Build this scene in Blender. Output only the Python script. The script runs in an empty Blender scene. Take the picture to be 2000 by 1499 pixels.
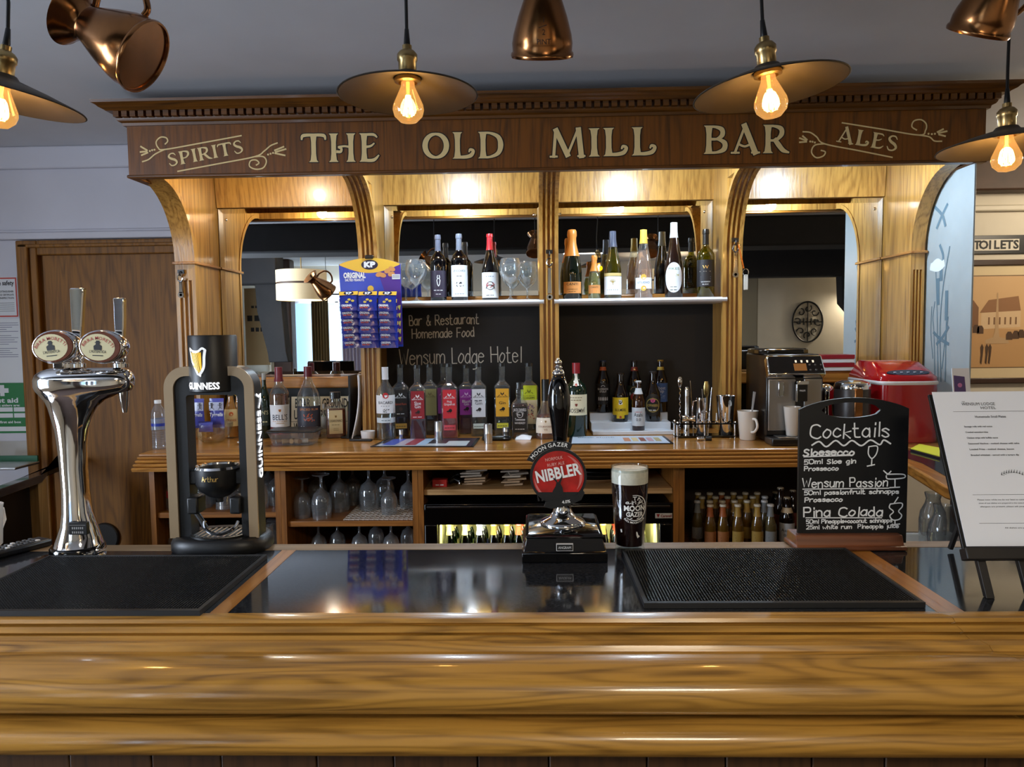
import bpy, math, random
from mathutils import Vector as V, Matrix as MX
R = random.Random(7)
sc = bpy.context.scene
COL = sc.collection
PI = math.pi
rad = math.radians

# ------------------------------------------------------------------ camera
CZ = 1.55                     # eye height
FPX = 1450.0                  # focal length in pixels of the 2000 px wide frame
YAW, PITCH, ROLL = math.atan(40 / FPX), rad(3.84), 0.0125
_f = V((-math.sin(YAW) * math.cos(PITCH), math.cos(YAW) * math.cos(PITCH), -math.sin(PITCH)))
_r0 = V((math.cos(YAW), math.sin(YAW), 0))
_u0 = _r0.cross(_f)
_r = _r0 * math.cos(ROLL) - _u0 * math.sin(ROLL)
_u = _r0 * math.sin(ROLL) + _u0 * math.cos(ROLL)
cd = bpy.data.cameras.new('camera')
cam = bpy.data.objects.new('camera', cd)
COL.objects.link(cam)
cd.sensor_width = 36.0
cd.lens = 36.0 * FPX / 2000.0
cd.clip_start = 0.02
m = MX.Identity(4)
for i in range(3):
    m[i][0], m[i][1], m[i][2] = _r[i], _u[i], -_f[i]
m[2][3] = CZ
cam.matrix_world = m
sc.camera = cam


def ray(px, py):
    return _f + _r * ((px - 1000) / FPX) + _u * ((749.5 - py) / FPX)


def at(px, py, D):
    """world point on the upright plane y = D seen at photo pixel px, py"""
    d = ray(px, py)
    return V((0, 0, CZ)) + d * (D / d.y)


def on(px, py, z):
    """world point on the level plane z seen at photo pixel px, py"""
    d = ray(px, py)
    return V((0, 0, CZ)) + d * ((z - CZ) / d.z)


# ------------------------------------------------------------------ world, exposure, large lights
w = bpy.data.worlds.new('world')
sc.world = w
w.use_nodes = True
w.node_tree.nodes['Background'].inputs[0].default_value = (0.75, 0.85, 1.0, 1)
w.node_tree.nodes['Background'].inputs[1].default_value = 0.3
sc.view_settings.view_transform = 'Standard'
sc.view_settings.look = 'None'
sc.view_settings.gamma = 1.0
sc.view_settings.use_curve_mapping = False
sc.view_settings.exposure = 0.0
cy = sc.cycles
cy.max_bounces = 10
cy.diffuse_bounces = 4
cy.glossy_bounces = 6
cy.transmission_bounces = 8
cy.transparent_max_bounces = 32
cy.caustics_reflective = False
cy.caustics_refractive = False
cy.sample_clamp_indirect = 6.0
cy.blur_glossy = 0.5


def light(name, kind, loc, energy, col=(1, 1, 1), size=0.1, rot=(0, 0, 0), size_y=None, spot=None, blend=0.5, parent=None):
    l = bpy.data.lights.new(name, kind)
    l.energy = energy
    l.color = col
    if kind == 'AREA':
        l.size = size
        if size_y:
            l.shape = 'RECTANGLE'
            l.size_y = size_y
    else:
        l.shadow_soft_size = size
    if kind == 'SPOT':
        l.spot_size = spot
        l.spot_blend = blend
    o = bpy.data.objects.new(name, l)
    COL.objects.link(o)
    o.location = loc
    o.rotation_euler = rot
    if parent:
        o.parent = parent
    return o


# daylight through the window on the customer side; added side and overhead fill lights
light('window_daylight', 'AREA', (-2.65, -3.1, 1.5), 90, (0.72, 0.86, 1.0), 0.9, (rad(-90), 0, 0), 1.3)
light('side_fill_light', 'AREA', (-3.5, 0.2, 1.5), 120, (0.75, 0.85, 1.0), 1.6, (0, rad(-90), 0), 1.2)
light('room_fill_light', 'AREA', (0.6, -0.9, 2.40), 34, (1.0, 0.86, 0.66), 0.5)  # overhead fill without a fixture, added for front-facing surfaces

# ------------------------------------------------------------------ mesh helpers


class MB:
    def __init__(s):
        s.v = []
        s.f = []

    def add(s, vs, fs, mx=None):
        b = len(s.v)
        s.v += [tuple(mx @ V(p)) if mx else tuple(p) for p in vs]
        s.f += [tuple(b + i for i in f) for f in fs]
        return s

    def box(s, x0, x1, y0, y1, z0, z1, mx=None):
        vs = [(x, y, z) for z in (z0, z1) for y in (y0, y1) for x in (x0, x1)]
        return s.add(vs, [(0, 2, 3, 1), (4, 5, 7, 6), (0, 1, 5, 4), (2, 6, 7, 3), (0, 4, 6, 2), (1, 3, 7, 5)], mx)

    def lathe(s, prof, n=24, mx=None, sq=None, sy=1.0, a0=0.0, a1=2 * PI, cap=True):
        """revolve (r, z) pairs round z; sq = superellipse power for squared bottles"""
        full = abs(a1 - a0 - 2 * PI) < 1e-6
        k = n if full else n + 1
        vs, fs, rows = [], [], []
        for r, z in prof:
            row = []
            if r < 1e-6:
                vs.append((0, 0, z))
                row = [len(vs) - 1] * k
            else:
                for i in range(k):
                    a = a0 + (a1 - a0) * i / n + (PI / 4 if sq else 0)
                    c, q = math.cos(a), math.sin(a)
                    g = r / ((abs(c) ** sq + abs(q) ** sq) ** (1 / sq)) if sq else r
                    vs.append((g * c, g * q * sy, z))
                    row.append(len(vs) - 1)
            rows.append(row)
        for A, B in zip(rows, rows[1:]):
            for i in range(n):
                j = (i + 1) % k
                q = (A[i], A[j], B[j], B[i])
                q = tuple(dict.fromkeys(q))
                if len(q) > 2:
                    fs.append(q)
        if cap and full:
            if prof[0][0] > 1e-6 and abs(prof[0][1] - prof[1][1]) > 1e-7:
                fs.append(tuple(reversed(rows[0])))
            if prof[-1][0] > 1e-6 and abs(prof[-1][1] - prof[-2][1]) > 1e-7:
                fs.append(tuple(rows[-1]))
        return s.add(vs, fs, mx)

    def tube(s, pts, r, n=8, closed=False, mx=None):
        pts = [V(p) for p in pts]
        m_ = len(pts)
        rs = r if isinstance(r, (list, tuple)) else [r] * m_
        vs, fs = [], []
        nrm = None
        for i, p in enumerate(pts):
            a = pts[(i - 1) % m_] if (closed or i) else p
            b = pts[(i + 1) % m_] if (closed or i < m_ - 1) else p
            t = (b - a).normalized()
            if nrm is None:
                nrm = t.orthogonal().normalized()
            else:
                nrm = (nrm - t * nrm.dot(t))
                nrm = nrm.normalized() if nrm.length > 1e-6 else t.orthogonal().normalized()
            bi = t.cross(nrm)
            for k in range(n):
                q = 2 * PI * k / n
                vs.append(p + (nrm * math.cos(q) + bi * math.sin(q)) * rs[i])
        for i in range(m_ if closed else m_ - 1):
            j = (i + 1) % m_
            for k in range(n):
                l = (k + 1) % n
                fs.append((i * n + k, i * n + l, j * n + l, j * n + k))
        if not closed:
            fs.append(tuple(range(n - 1, -1, -1)))
            fs.append(tuple((m_ - 1) * n + k for k in range(n)))
        return s.add(vs, fs, mx)

    def prism(s, poly, h0, h1, mx=None):
        """polygon in local xy, from z=h0 to z=h1"""
        n = len(poly)
        a = sum(poly[i][0] * poly[(i + 1) % n][1] - poly[(i + 1) % n][0] * poly[i][1] for i in range(n))
        if a < 0:
            poly = poly[::-1]
        vs = [(x, y, h0) for x, y in poly] + [(x, y, h1) for x, y in poly]
        fs = [tuple(range(n - 1, -1, -1)), tuple(range(n, 2 * n))]
        fs += [(i, (i + 1) % n, n + (i + 1) % n, n + i) for i in range(n)]
        return s.add(vs, fs, mx)

    def flat(s, poly, mx=None, z=0.0):
        n = len(poly)
        a = sum(poly[i][0] * poly[(i + 1) % n][1] - poly[(i + 1) % n][0] * poly[i][1] for i in range(n))
        if a < 0:
            poly = poly[::-1]
        return s.add([(x, y, z) for x, y in poly], [tuple(range(n))], mx)

    def loft(s, rings, cap=True, mx=None):
        n = len(rings[0])
        vs = [p for r in rings for p in r]
        fs = []
        for i in range(len(rings) - 1):
            for k in range(n):
                l = (k + 1) % n
                fs.append((i * n + k, i * n + l, (i + 1) * n + l, (i + 1) * n + k))
        if cap:
            fs.append(tuple(range(n - 1, -1, -1)))
            fs.append(tuple((len(rings) - 1) * n + k for k in range(n)))
        return s.add(vs, fs, mx)

    def grid(s, nx, ny, fn, mx=None):
        vs = [fn(i / nx, j / ny) for j in range(ny + 1) for i in range(nx + 1)]
        q = nx + 1
        return s.add(vs, [(j * q + i, j * q + i + 1, (j + 1) * q + i + 1, (j + 1) * q + i) for j in range(ny) for i in range(nx)], mx)

    def ribbon(s, pts, w_, mx=None, z=0.0, capped=True):
        """flat stroke of width w_ (number or list) along 2-D points"""
        pts = [V((p[0], p[1])) for p in pts]
        m_ = len(pts)
        ws = w_ if isinstance(w_, (list, tuple)) else [w_] * m_
        L, Rr = [], []
        for i, p in enumerate(pts):
            t = pts[min(i + 1, m_ - 1)] - pts[max(i - 1, 0)]
            t = t.normalized() if t.length > 1e-9 else V((1, 0))
            e = 0.0
            if capped and i == 0:
                p = p - t * ws[i] * 0.4
            if capped and i == m_ - 1:
                p = p + t * ws[i] * 0.4
            nn = V((-t.y, t.x)) * ws[i] * 0.5
            L.append((p.x + nn.x, p.y + nn.y, z + i * 6e-6))
            Rr.append((p.x - nn.x, p.y - nn.y, z + i * 6e-6))
        return s.add(L + Rr, [(m_ + i, m_ + i + 1, i + 1, i) for i in range(m_ - 1)], mx)

    def warp(s, fn):
        s.v = [tuple(fn(*p)) for p in s.v]
        return s

    def mesh(s, name, off=None, smooth=True, angle=38):
        me = bpy.data.meshes.new(name)
        v = [(p[0] - off[0], p[1] - off[1], p[2] - off[2]) for p in s.v] if off is not None else s.v
        me.from_pydata(v, [], s.f)
        if smooth:
            me.polygons.foreach_set('use_smooth', [True] * len(me.polygons))
            me.set_sharp_from_angle(angle=rad(angle))
        me.update()
        return me


def Rz(a):
    return MX.Rotation(a, 4, 'Z')


def Rx(a):
    return MX.Rotation(a, 4, 'X')


def Ry(a):
    return MX.Rotation(a, 4, 'Y')


def T(x, y=0, z=0):
    return MX.Translation(V((x, y, z)) if not isinstance(x, V) else x)


FRONT = Rx(PI / 2)            # local xy -> world xz, local +z towards the viewer (-y)


def thing(name, label, cat, loc=(0, 0, 0), rz=0.0, group=None, rot=None):
    o = bpy.data.objects.new(name, None)
    o.empty_display_size = 0.05
    COL.objects.link(o)
    o.location = loc
    o.rotation_euler = rot or (0, 0, rz)
    o['label'] = label
    o['category'] = cat
    if group:
        o['group'] = group
    return o


def part(name, mb, mat, parent=None, w=False, bevel=0.0, seg=2, smooth=True, label=None, angle=38):
    """one mesh object; w=True: built in world coordinates, moved into the parent's"""
    off = None
    if w and parent is not None:
        off = V((0, 0, 0))
        p = parent
        while p is not None:
            off += V(p.location)
            p = p.parent
    me = mb.mesh(name, off, smooth, angle)
    me.materials.append(mat)
    o = bpy.data.objects.new(name, me)
    COL.objects.link(o)
    if parent is not None:
        o.parent = parent
    if bevel:
        b = o.modifiers.new('bevel', 'BEVEL')
        b.width = bevel
        b.segments = seg
        b.limit_method = 'ANGLE'
        b.angle_limit = rad(40)
    if label:
        o['label'] = label
    return o


def solo(name, label, cat, mb, mat, loc=(0, 0, 0), rz=0.0, group=None, w=False, **k):
    """a thing that is one mesh"""
    if w:
        mb.v = [(p[0] - loc[0], p[1] - loc[1], p[2] - loc[2]) for p in mb.v]
    o = part(name, mb, mat, **k)
    o.location = loc
    o.rotation_euler = (0, 0, rz)
    o['label'] = label
    o['category'] = cat
    if group:
        o['group'] = group
    return o


def struct(name, mb, mat, parent=None, **k):
    o = part(name, mb, mat, parent, **k)
    if parent is None:
        o['kind'] = 'structure'
    return o


def dup(root, loc, rz=None, label=None, group=None):
    c = root.copy()
    COL.objects.link(c)
    c.location = loc
    if rz is not None:
        c.rotation_euler = (0, 0, rz)
    if label:
        c['label'] = label
    if group:
        c['group'] = group

    def kids(a, b):
        for ch in list(a.children):
            d = ch.copy()
            COL.objects.link(d)
            d.parent = b
            kids(ch, d)
    kids(root, c)
    return c


# ------------------------------------------------------------------ writing
_tc = {}


def text_mesh(s, bold=0.0):
    """(verts, faces, width) of printed capitals, 1 unit high"""
    k = (s, bold)
    if k not in _tc:
        cu = bpy.data.curves.new('t', 'FONT')
        cu.body = s
        cu.size = 1.0
        cu.align_x = 'CENTER'
        cu.resolution_u = 2
        cu.offset = bold
        o = bpy.data.objects.new('t', cu)
        me = bpy.data.meshes.new_from_object(o)
        vs = [tuple(v.co) for v in me.vertices]
        fs = [tuple(p.vertices) for p in me.polygons]
        bpy.data.objects.remove(o)
        bpy.data.meshes.remove(me)
        bpy.data.curves.remove(cu)
        cap = 0.7
        vs = [(x / cap, y / cap, 0) for x, y, z in vs]
        wd = (max(v[0] for v in vs) - min(v[0] for v in vs)) if vs else 1
        _tc[k] = (vs, fs, wd)
    return _tc[k]


def put_text(mb, s, x, y, h, mx=None, width=None, bold=0.0, z=0.0, slant=0.0):
    """text of cap height h centred at x with baseline y; width squeezes or stretches it"""
    vs, fs, wd = text_mesh(s, bold)
    kx = (width / wd) if width else h
    return mb.add([(x + a * kx + slant * b * h, y + b * h, z) for a, b, c in vs], fs, mx)


# single-stroke hand: points are two base-36 digits (x, y); baseline y=3, x-height 8, capitals b; ~ = straight strokes
_H = """A ~033b63,~1656|B ~0b03,0b3b493707,0747554303|C 6a4b1a06144364|D ~0b03,0b3b59552303|E ~5b0b0353,~0747|F ~0b03,~0b5b,~0747
G 6a4b1a0614436466,~6646|H ~0b03,~6b63,~0767|I ~0b03|J 4b44231 304|K ~0b03,~5b0753|L ~0b03,~0343|M ~030b376b63|N ~030b636b|O 3b0a06134365694b3b
P ~0b03,0b4b594707|R ~0b03,0b4b594707,~2763|S 5a3b1a183755442304|T ~0b6b,~3b33|U 0b051343656b|W ~0b2349638b|Y ~0b37,~6b3733
a 47280604234548,~4843|b ~0b03,062847452304|c 472806042344|d 47280604234548,~4b43|e 0646472807042344|f 4a3b2a23,~0747|g 47280604234548,48412010
h ~0b03,06284743|i ~1813,~1a1b|j 18110000|k ~0b03,~470643|l ~1b13|m ~0803,06183733,36587773|n ~0803,06284743|o 28060423454728
p ~0800,072847452304|r ~0803,062848|s 47280726442304|t 1b142343,~0838|u 0804234548,~4843|v ~082348|w ~0813365378|x ~0843,~0348|y ~0824,~4810|z ~08480343
0 3b0a06134365694b3b|1 ~0a1b13|2 0a3b494703,~0353|4 ~3b0656,~4943|5 ~5b0b07,0738554303|& 53192b3a05133356|+ ~2824,~0646|% ~0b63|. ~1314|- ~0646"""
HAND = {e[0]: e[2:].replace(' ', '') for e in _H.replace('\n', '|').split('|')}


def _cr(p, k=4):
    out = []
    n = len(p)
    for i in range(n - 1):
        a, b, c, d = p[max(i - 1, 0)], p[i], p[i + 1], p[min(i + 2, n - 1)]
        for j in range(k):
            t = j / k
            out.append(tuple(0.5 * (2 * b[q] + (c[q] - a[q]) * t + (2 * a[q] - 5 * b[q] + 4 * c[q] - d[q]) * t * t + (3 * b[q] - a[q] - 3 * c[q] + d[q]) * t ** 3) for q in range(len(p[0]))))
    out.append(tuple(p[-1]))
    return out


def glyph(ch):
    res = []
    for st in HAND.get(ch, '').replace(' ', '').split(','):
        if not st:
            continue
        straight = st[0] == '~'
        st = st.lstrip('~')
        p = [(int(st[i], 36), int(st[i + 1], 36) - 3) for i in range(0, len(st) - 1, 2)]
        res.append(p if straight else _cr(p))
    return res


def hand(mb, s, x, y, h, wt, mx=None, width=None, jit=0.0, space=5.0, z=0.0):
    """handwriting: x left end, y baseline, h capital height, wt stroke width"""
    k = h / 8.0
    pen = 0.0
    out = []
    for ch in s:
        g = glyph(ch)
        if not g:
            pen += space
            continue
        mw = max(p[0] for st in g for p in st)
        dy = R.uniform(-jit, jit)
        sh = R.uniform(-0.05, 0.08)
        for st in g:
            out.append([(pen + p[0] + p[1] * sh, p[1] + dy) for p in st])
        pen += mw + 1.7
    kx = (width / max(pen - 1.7, 1)) if width else k
    for i, st in enumerate(out):
        mb.ribbon([(x + p[0] * kx, y + p[1] * k) for p in st], wt, mx, z + 0.00003 * (i % 5))
    return mb

# ------------------------------------------------------------------ materials
_mats = {}


def srgb(h):
    if isinstance(h, str):
        h = h.lstrip('#')
        c = [int(h[i:i + 2], 16) / 255 for i in (0, 2, 4)]
        return tuple((x / 12.92 if x <= 0.04045 else ((x + 0.055) / 1.055) ** 2.4) for x in c)
    return tuple(h[:3])


def _new(name):
    m_ = bpy.data.materials.new(name)
    m_.use_nodes = True
    nt = m_.node_tree
    return m_, nt, nt.nodes['Principled BSDF']


def pm(name, col, rough=0.5, metal=0.0, coat=0.0, emit=None, es=0.0, spec=None, trans=0.0, noise=0.0, nscale=30.0, bump=0.0, alpha=1.0):
    """plain surface, with a little procedural mottling when noise > 0"""
    if name in _mats:
        return _mats[name]
    m_, nt, p = _new(name)
    c = srgb(col)
    p.inputs['Base Color'].default_value = (*c, 1)
    p.inputs['Roughness'].default_value = rough
    p.inputs['Metallic'].default_value = metal
    p.inputs['Coat Weight'].default_value = coat
    p.inputs['Coat Roughness'].default_value = 0.08
    p.inputs['Transmission Weight'].default_value = trans
    p.inputs['Alpha'].default_value = alpha
    if spec is not None:
        p.inputs['Specular IOR Level'].default_value = spec
    if emit:
        p.inputs['Emission Color'].default_value = (*srgb(emit), 1)
        p.inputs['Emission Strength'].default_value = es
    if noise or bump:
        tc = nt.nodes.new('ShaderNodeTexCoord')
        n = nt.nodes.new('ShaderNodeTexNoise')
        n.inputs['Scale'].default_value = nscale
        n.inputs['Detail'].default_value = 4
        nt.links.new(tc.outputs['Object'], n.inputs['Vector'])
        if noise:
            r = nt.nodes.new('ShaderNodeValToRGB')
            r.color_ramp.elements[0].position = 0.3
            r.color_ramp.elements[1].position = 0.7
            r.color_ramp.elements[0].color = (*[x * (1 - noise) for x in c], 1)
            r.color_ramp.elements[1].color = (*[min(1, x * (1 + noise)) for x in c], 1)
            nt.links.new(n.outputs['Fac'], r.inputs['Fac'])
            nt.links.new(r.outputs['Color'], p.inputs['Base Color'])
        if bump:
            b = nt.nodes.new('ShaderNodeBump')
            b.inputs['Strength'].default_value = bump
            b.inputs['Distance'].default_value = 0.002
            nt.links.new(n.outputs['Fac'], b.inputs['Height'])
            nt.links.new(b.outputs['Normal'], p.inputs['Normal'])
    _mats[name] = m_
    return m_


def emis(name, col, s):
    return pm(name, '000000', 0.6, emit=col, es=s)


def glass(name, tint='ffffff', edge=0.35, rough=0.0, haze=0.0, hz=None):
    """thin glass: clear in the middle, mirroring at grazing angles"""
    if name in _mats:
        return _mats[name]
    m_ = bpy.data.materials.new(name)
    m_.use_nodes = True
    nt = m_.node_tree
    nt.nodes.clear()
    out = nt.nodes.new('ShaderNodeOutputMaterial')
    tr = nt.nodes.new('ShaderNodeBsdfTransparent')
    gl = nt.nodes.new('ShaderNodeBsdfGlossy')
    lw = nt.nodes.new('ShaderNodeLayerWeight')
    mx = nt.nodes.new('ShaderNodeMixShader')
    ma = nt.nodes.new('ShaderNodeMath')
    tr.inputs[0].default_value = (*srgb(tint), 1)
    gl.inputs['Roughness'].default_value = rough
    gl.inputs['Color'].default_value = (0.95, 0.97, 1, 1)
    lw.inputs['Blend'].default_value = 0.3
    ma.operation = 'MULTIPLY_ADD'
    ma.inputs[1].default_value = edge
    ma.inputs[2].default_value = 0.045
    nt.links.new(lw.outputs['Facing'], ma.inputs[0])
    nt.links.new(ma.outputs[0], mx.inputs[0])
    nt.links.new(tr.outputs[0], mx.inputs[1])
    nt.links.new(gl.outputs[0], mx.inputs[2])
    last = mx
    if haze:
        df = nt.nodes.new('ShaderNodeBsdfDiffuse')
        df.inputs[0].default_value = (*srgb(hz), 1) if hz else (0.8, 0.85, 0.9, 1)
        m2 = nt.nodes.new('ShaderNodeMixShader')
        m2.inputs[0].default_value = haze
        nt.links.new(mx.outputs[0], m2.inputs[1])
        nt.links.new(df.outputs[0], m2.inputs[2])
        last = m2
    nt.links.new(last.outputs[0], out.inputs[0])
    _mats[name] = m_
    return m_


def wood(name, light_, dark, axis='X', rough=0.32, coat=0.35, freq=26.0, scale=1.0, seed=0.0, amt=0.75, fig=5.5):
    """oak: contour lines of a stretched noise for the figure, short dark pores over it"""
    if name in _mats:
        return _mats[name]
    m_, nt, p = _new(name)
    N, L = nt.nodes, nt.links
    tc = N.new('ShaderNodeTexCoord')
    ax = 'XYZ'.index(axis)

    def mapped(al, ac):
        mp = N.new('ShaderNodeMapping')
        s_ = [ac * scale] * 3
        s_[ax] = al * scale
        mp.inputs['Scale'].default_value = s_
        mp.inputs['Location'].default_value = (seed, seed * 1.7, seed * 0.6)
        L.new(tc.outputs['Object'], mp.inputs['Vector'])
        return mp

    def noise(mp, sc_, det, dist=0.0):
        n = N.new('ShaderNodeTexNoise')
        n.inputs['Scale'].default_value = sc_
        n.inputs['Detail'].default_value = det
        n.inputs['Distortion'].default_value = dist
        L.new(mp.outputs[0], n.inputs['Vector'])
        return n

    def math_(op, a, b=None, c=None):
        q = N.new('ShaderNodeMath')
        q.operation = op
        for i, x in enumerate((a, b, c)):
            if x is None:
                continue
            if isinstance(x, (int, float)):
                q.inputs[i].default_value = x
            else:
                L.new(x, q.inputs[i])
        return q.outputs[0]
    n1 = noise(mapped(0.55 * fig / 5.5, fig), 1.6, 1.5, 0.3)
    s1 = math_('SINE', math_('MULTIPLY', n1.outputs['Fac'], freq * 2.4))
    s1 = math_('MULTIPLY_ADD', s1, 0.5, 0.5)
    s1 = math_('POWER', s1, 2.2)
    n2 = noise(mapped(3.0, 80.0), 1.5, 3.0)
    por = N.new('ShaderNodeValToRGB')
    por.color_ramp.elements[0].position = 0.48
    por.color_ramp.elements[1].position = 0.64
    L.new(n2.outputs['Fac'], por.inputs[0])
    n3 = noise(mapped(0.8, 3.0), 1.0, 2.0)
    f = math_('ADD', math_('MULTIPLY', s1, 0.50), math_('MULTIPLY', por.outputs[0], 0.45))
    f = math_('MULTIPLY', f, amt)
    tone = N.new('ShaderNodeMixRGB')
    a, b = srgb(light_), srgb(dark)
    tone.inputs[1].default_value = (*[x * 1.12 for x in a], 1)
    tone.inputs[2].default_value = (*[x * 0.75 + y * 0.1 for x, y in zip(a, b)], 1)
    L.new(n3.outputs['Fac'], tone.inputs[0])
    mx = N.new('ShaderNodeMixRGB')
    L.new(f, mx.inputs[0])
    L.new(tone.outputs[0], mx.inputs[1])
    mx.inputs[2].default_value = (*b, 1)
    L.new(mx.outputs[0], p.inputs['Base Color'])
    p.inputs['Roughness'].default_value = rough
    p.inputs['Coat Weight'].default_value = coat
    p.inputs['Coat Roughness'].default_value = 0.08
    bp = N.new('ShaderNodeBump')
    bp.inputs['Strength'].default_value = 0.12
    bp.inputs['Distance'].default_value = 0.001
    L.new(por.outputs[0], bp.inputs['Height'])
    bp.invert = True
    L.new(bp.outputs[0], p.inputs['Normal'])
    _mats[name] = m_
    return m_


OAK_Z = wood('oak upright', 'bf9048', '6e4418', 'Z', 0.3, 0.3)
OAK_X = wood('oak level', 'b87f3a', '673a12', 'X', 0.28, 0.4)
OAK_Y = wood('oak depth', 'b87f3a', '673a12', 'Y', 0.28, 0.4)
RAIL = wood('varnished oak rail', 'bd8c3c', '50300c', 'X', 0.3, 0.55, 30.0, 1.0, 3.3, 0.72, 10.0)
FASCIA = wood('dark stained oak', '7a4608', '361f04', 'Z', 0.42, 0.1, 30)
CORNICE = wood('dark stained oak level', '6a3e0a', '2a1706', 'X', 0.4, 0.15)
DOORW = wood('brown oak door', '93601c', '4c2c08', 'Z', 0.6, 0.0, 24, 1.0, 5.1)
SHELFW = wood('pale shelf wood', 'c09a68', '8a6436', 'X', 0.45, 0.0)
PANELW = wood('shade-darkened plinth panels', '4a3016', '271707', 'Z', 0.5, 0.1)  # plinth oak darkened to stand in for the shade below the rails
BLOCKW = wood('brown pine block', '7a4526', '4a2512', 'X', 0.45, 0.1, 18, 1.5)
MIRROR = pm('mirror silver', (0.86, 0.89, 0.9), 0.0, 1.0)
CHROME = pm('chrome', (0.82, 0.83, 0.85), 0.06, 1.0)
STEEL = pm('brushed steel', (0.62, 0.63, 0.64), 0.28, 1.0)
BLACK = pm('black plastic', '0c0c0d', 0.35)
BLACKG = pm('gloss black', '050506', 0.08, coat=0.5)
RUBBER = pm('black rubber', '0c0d0f', 0.6)
SLATE = pm('chalkboard black', '100d0c', 0.6, noise=0.25, nscale=8)
WHITE = pm('white plastic', 'e8e9ea', 0.35)
PAPER = pm('white paper', 'f2f5fb', 0.7)
CHALK = pm('white chalk pen', 'f2f2ee', 0.8)
CHALKG = pm('grey chalk', 'cfcabd', 0.8)
COPPER = pm('aged copper', (0.30, 0.135, 0.052), 0.2, 1.0, noise=0.35, nscale=9)
BRASS = pm('aged brass', (0.42, 0.30, 0.13), 0.3, 1.0)
CLEAR = glass('clear glass', 'fafcfc', 0.45)
CLEARB = glass('bottle glass clear', 'eef4f2', 0.7, haze=0.03)
INK = pm('black ink', '0b0b0c', 0.6)
REDI = pm('red ink', 'b01f24', 0.5)
CREAM = pm('cream paper', 'e8dfc4', 0.6)
GOLD = pm('gold foil', (0.75, 0.5, 0.16), 0.3, 0.8)
BAKE = lambda n, c, r=0.4, **k: pm(n, c, r, **k)


def granite():
    m_, nt, p = _new('black granite')
    N, L = nt.nodes, nt.links
    tc = N.new('ShaderNodeTexCoord')
    mp = N.new('ShaderNodeMapping')
    mp.inputs['Scale'].default_value = (1, 2.2, 1)
    L.new(tc.outputs['Object'], mp.inputs['Vector'])
    n = N.new('ShaderNodeTexNoise')
    n.inputs['Scale'].default_value = 190
    n.inputs['Detail'].default_value = 3
    L.new(mp.outputs[0], n.inputs['Vector'])
    n2 = N.new('ShaderNodeTexNoise')
    n2.inputs['Scale'].default_value = 5
    n2.inputs['Detail'].default_value = 4
    L.new(tc.outputs['Object'], n2.inputs['Vector'])
    r = N.new('ShaderNodeValToRGB')
    r.color_ramp.elements[0].position = 0.45
    r.color_ramp.elements[1].position = 0.75
    r.color_ramp.elements[0].color = (*srgb('121418'), 1)
    r.color_ramp.elements[1].color = (*srgb('4a4e56'), 1)
    L.new(n.outputs['Fac'], r.inputs[0])
    L.new(r.outputs[0], p.inputs['Base Color'])
    q = N.new('ShaderNodeMapRange')
    q.inputs['From Min'].default_value = 0.35
    q.inputs['From Max'].default_value = 0.7
    q.inputs['To Min'].default_value = 0.04
    q.inputs['To Max'].default_value = 0.11
    L.new(n2.outputs['Fac'], q.inputs['Value'])
    L.new(q.outputs[0], p.inputs['Roughness'])
    p.inputs['Specular IOR Level'].default_value = 0.75
    p.inputs['Coat Weight'].default_value = 0.0
    p.inputs['Coat Roughness'].default_value = 0.05
    return m_


GRANITE = granite()

# ------------------------------------------------------------------ the room
CEIL = 2.51
WB = 3.72                                   # wall behind the bar
PLASTER = pm('white painted plaster', 'd4d4de', 0.8, noise=0.04, nscale=3, bump=0.1)
CREAMW = pm('cream painted plaster', 'd8d0bf', 0.85, noise=0.05, nscale=3, bump=0.15)
CEILM = pm('white ceiling paint', 'd8dadf', 0.85, noise=0.03, nscale=4)
DARKB = pm('blackened beam timber', '0d0a09', 0.85, noise=0.4, nscale=7, bump=0.5)
BROWNB = pm('brown stained timber', '3f2818', 0.6, noise=0.3, nscale=8)
struct('floor', MB().box(-3.6, 4.8, -3.3, 4.4, -0.1, 0), pm('dark carpet', '3b2c26', 0.95, noise=0.3, nscale=60))
struct('ceiling', MB().box(-3.7, 4.9, -3.4, 4.5, CEIL, CEIL + 0.1), CEILM)
struct('wall_back', MB().box(-3.7, 1.76, WB, WB + 0.1, 0, CEIL), PLASTER)
struct('wall_toilets', MB().box(1.76, 4.8, 4.3, 4.4, 0, CEIL), CREAMW)
struct('wall_left', MB().box(-3.7, -3.6, -3.3, WB, 0, CEIL), CREAMW)
struct('wall_right', MB().box(4.7, 4.8, -3.3, 4.3, 0, CEIL), CREAMW)
struct('wall_front', MB().box(-3.6, 4.7, -3.3, -3.2, 0, CEIL), CREAMW)
# cove boards where ceiling and wall meet, and the picture rail above the door
struct('trim_1', MB().box(-3.6, -1.5, WB - 0.03, WB, 2.40, CEIL), PLASTER, bevel=0.008)
struct('trim_2', MB().box(-3.6, -1.5, WB - 0.045, WB, 2.05, 2.085).box(-3.6, -1.5, WB - 0.02, WB, 2.085, 2.10), PLASTER, bevel=0.006)
struct('trim_3', MB().box(1.80, 4.7, 4.18, 4.3, 2.30, CEIL), BROWNB, bevel=0.01)
struct('trim_4', MB().box(1.80, 4.7, 4.27, 4.3, 2.20, 2.235), pm('cream gloss paint', 'cfc6b2', 0.5), bevel=0.008)

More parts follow.
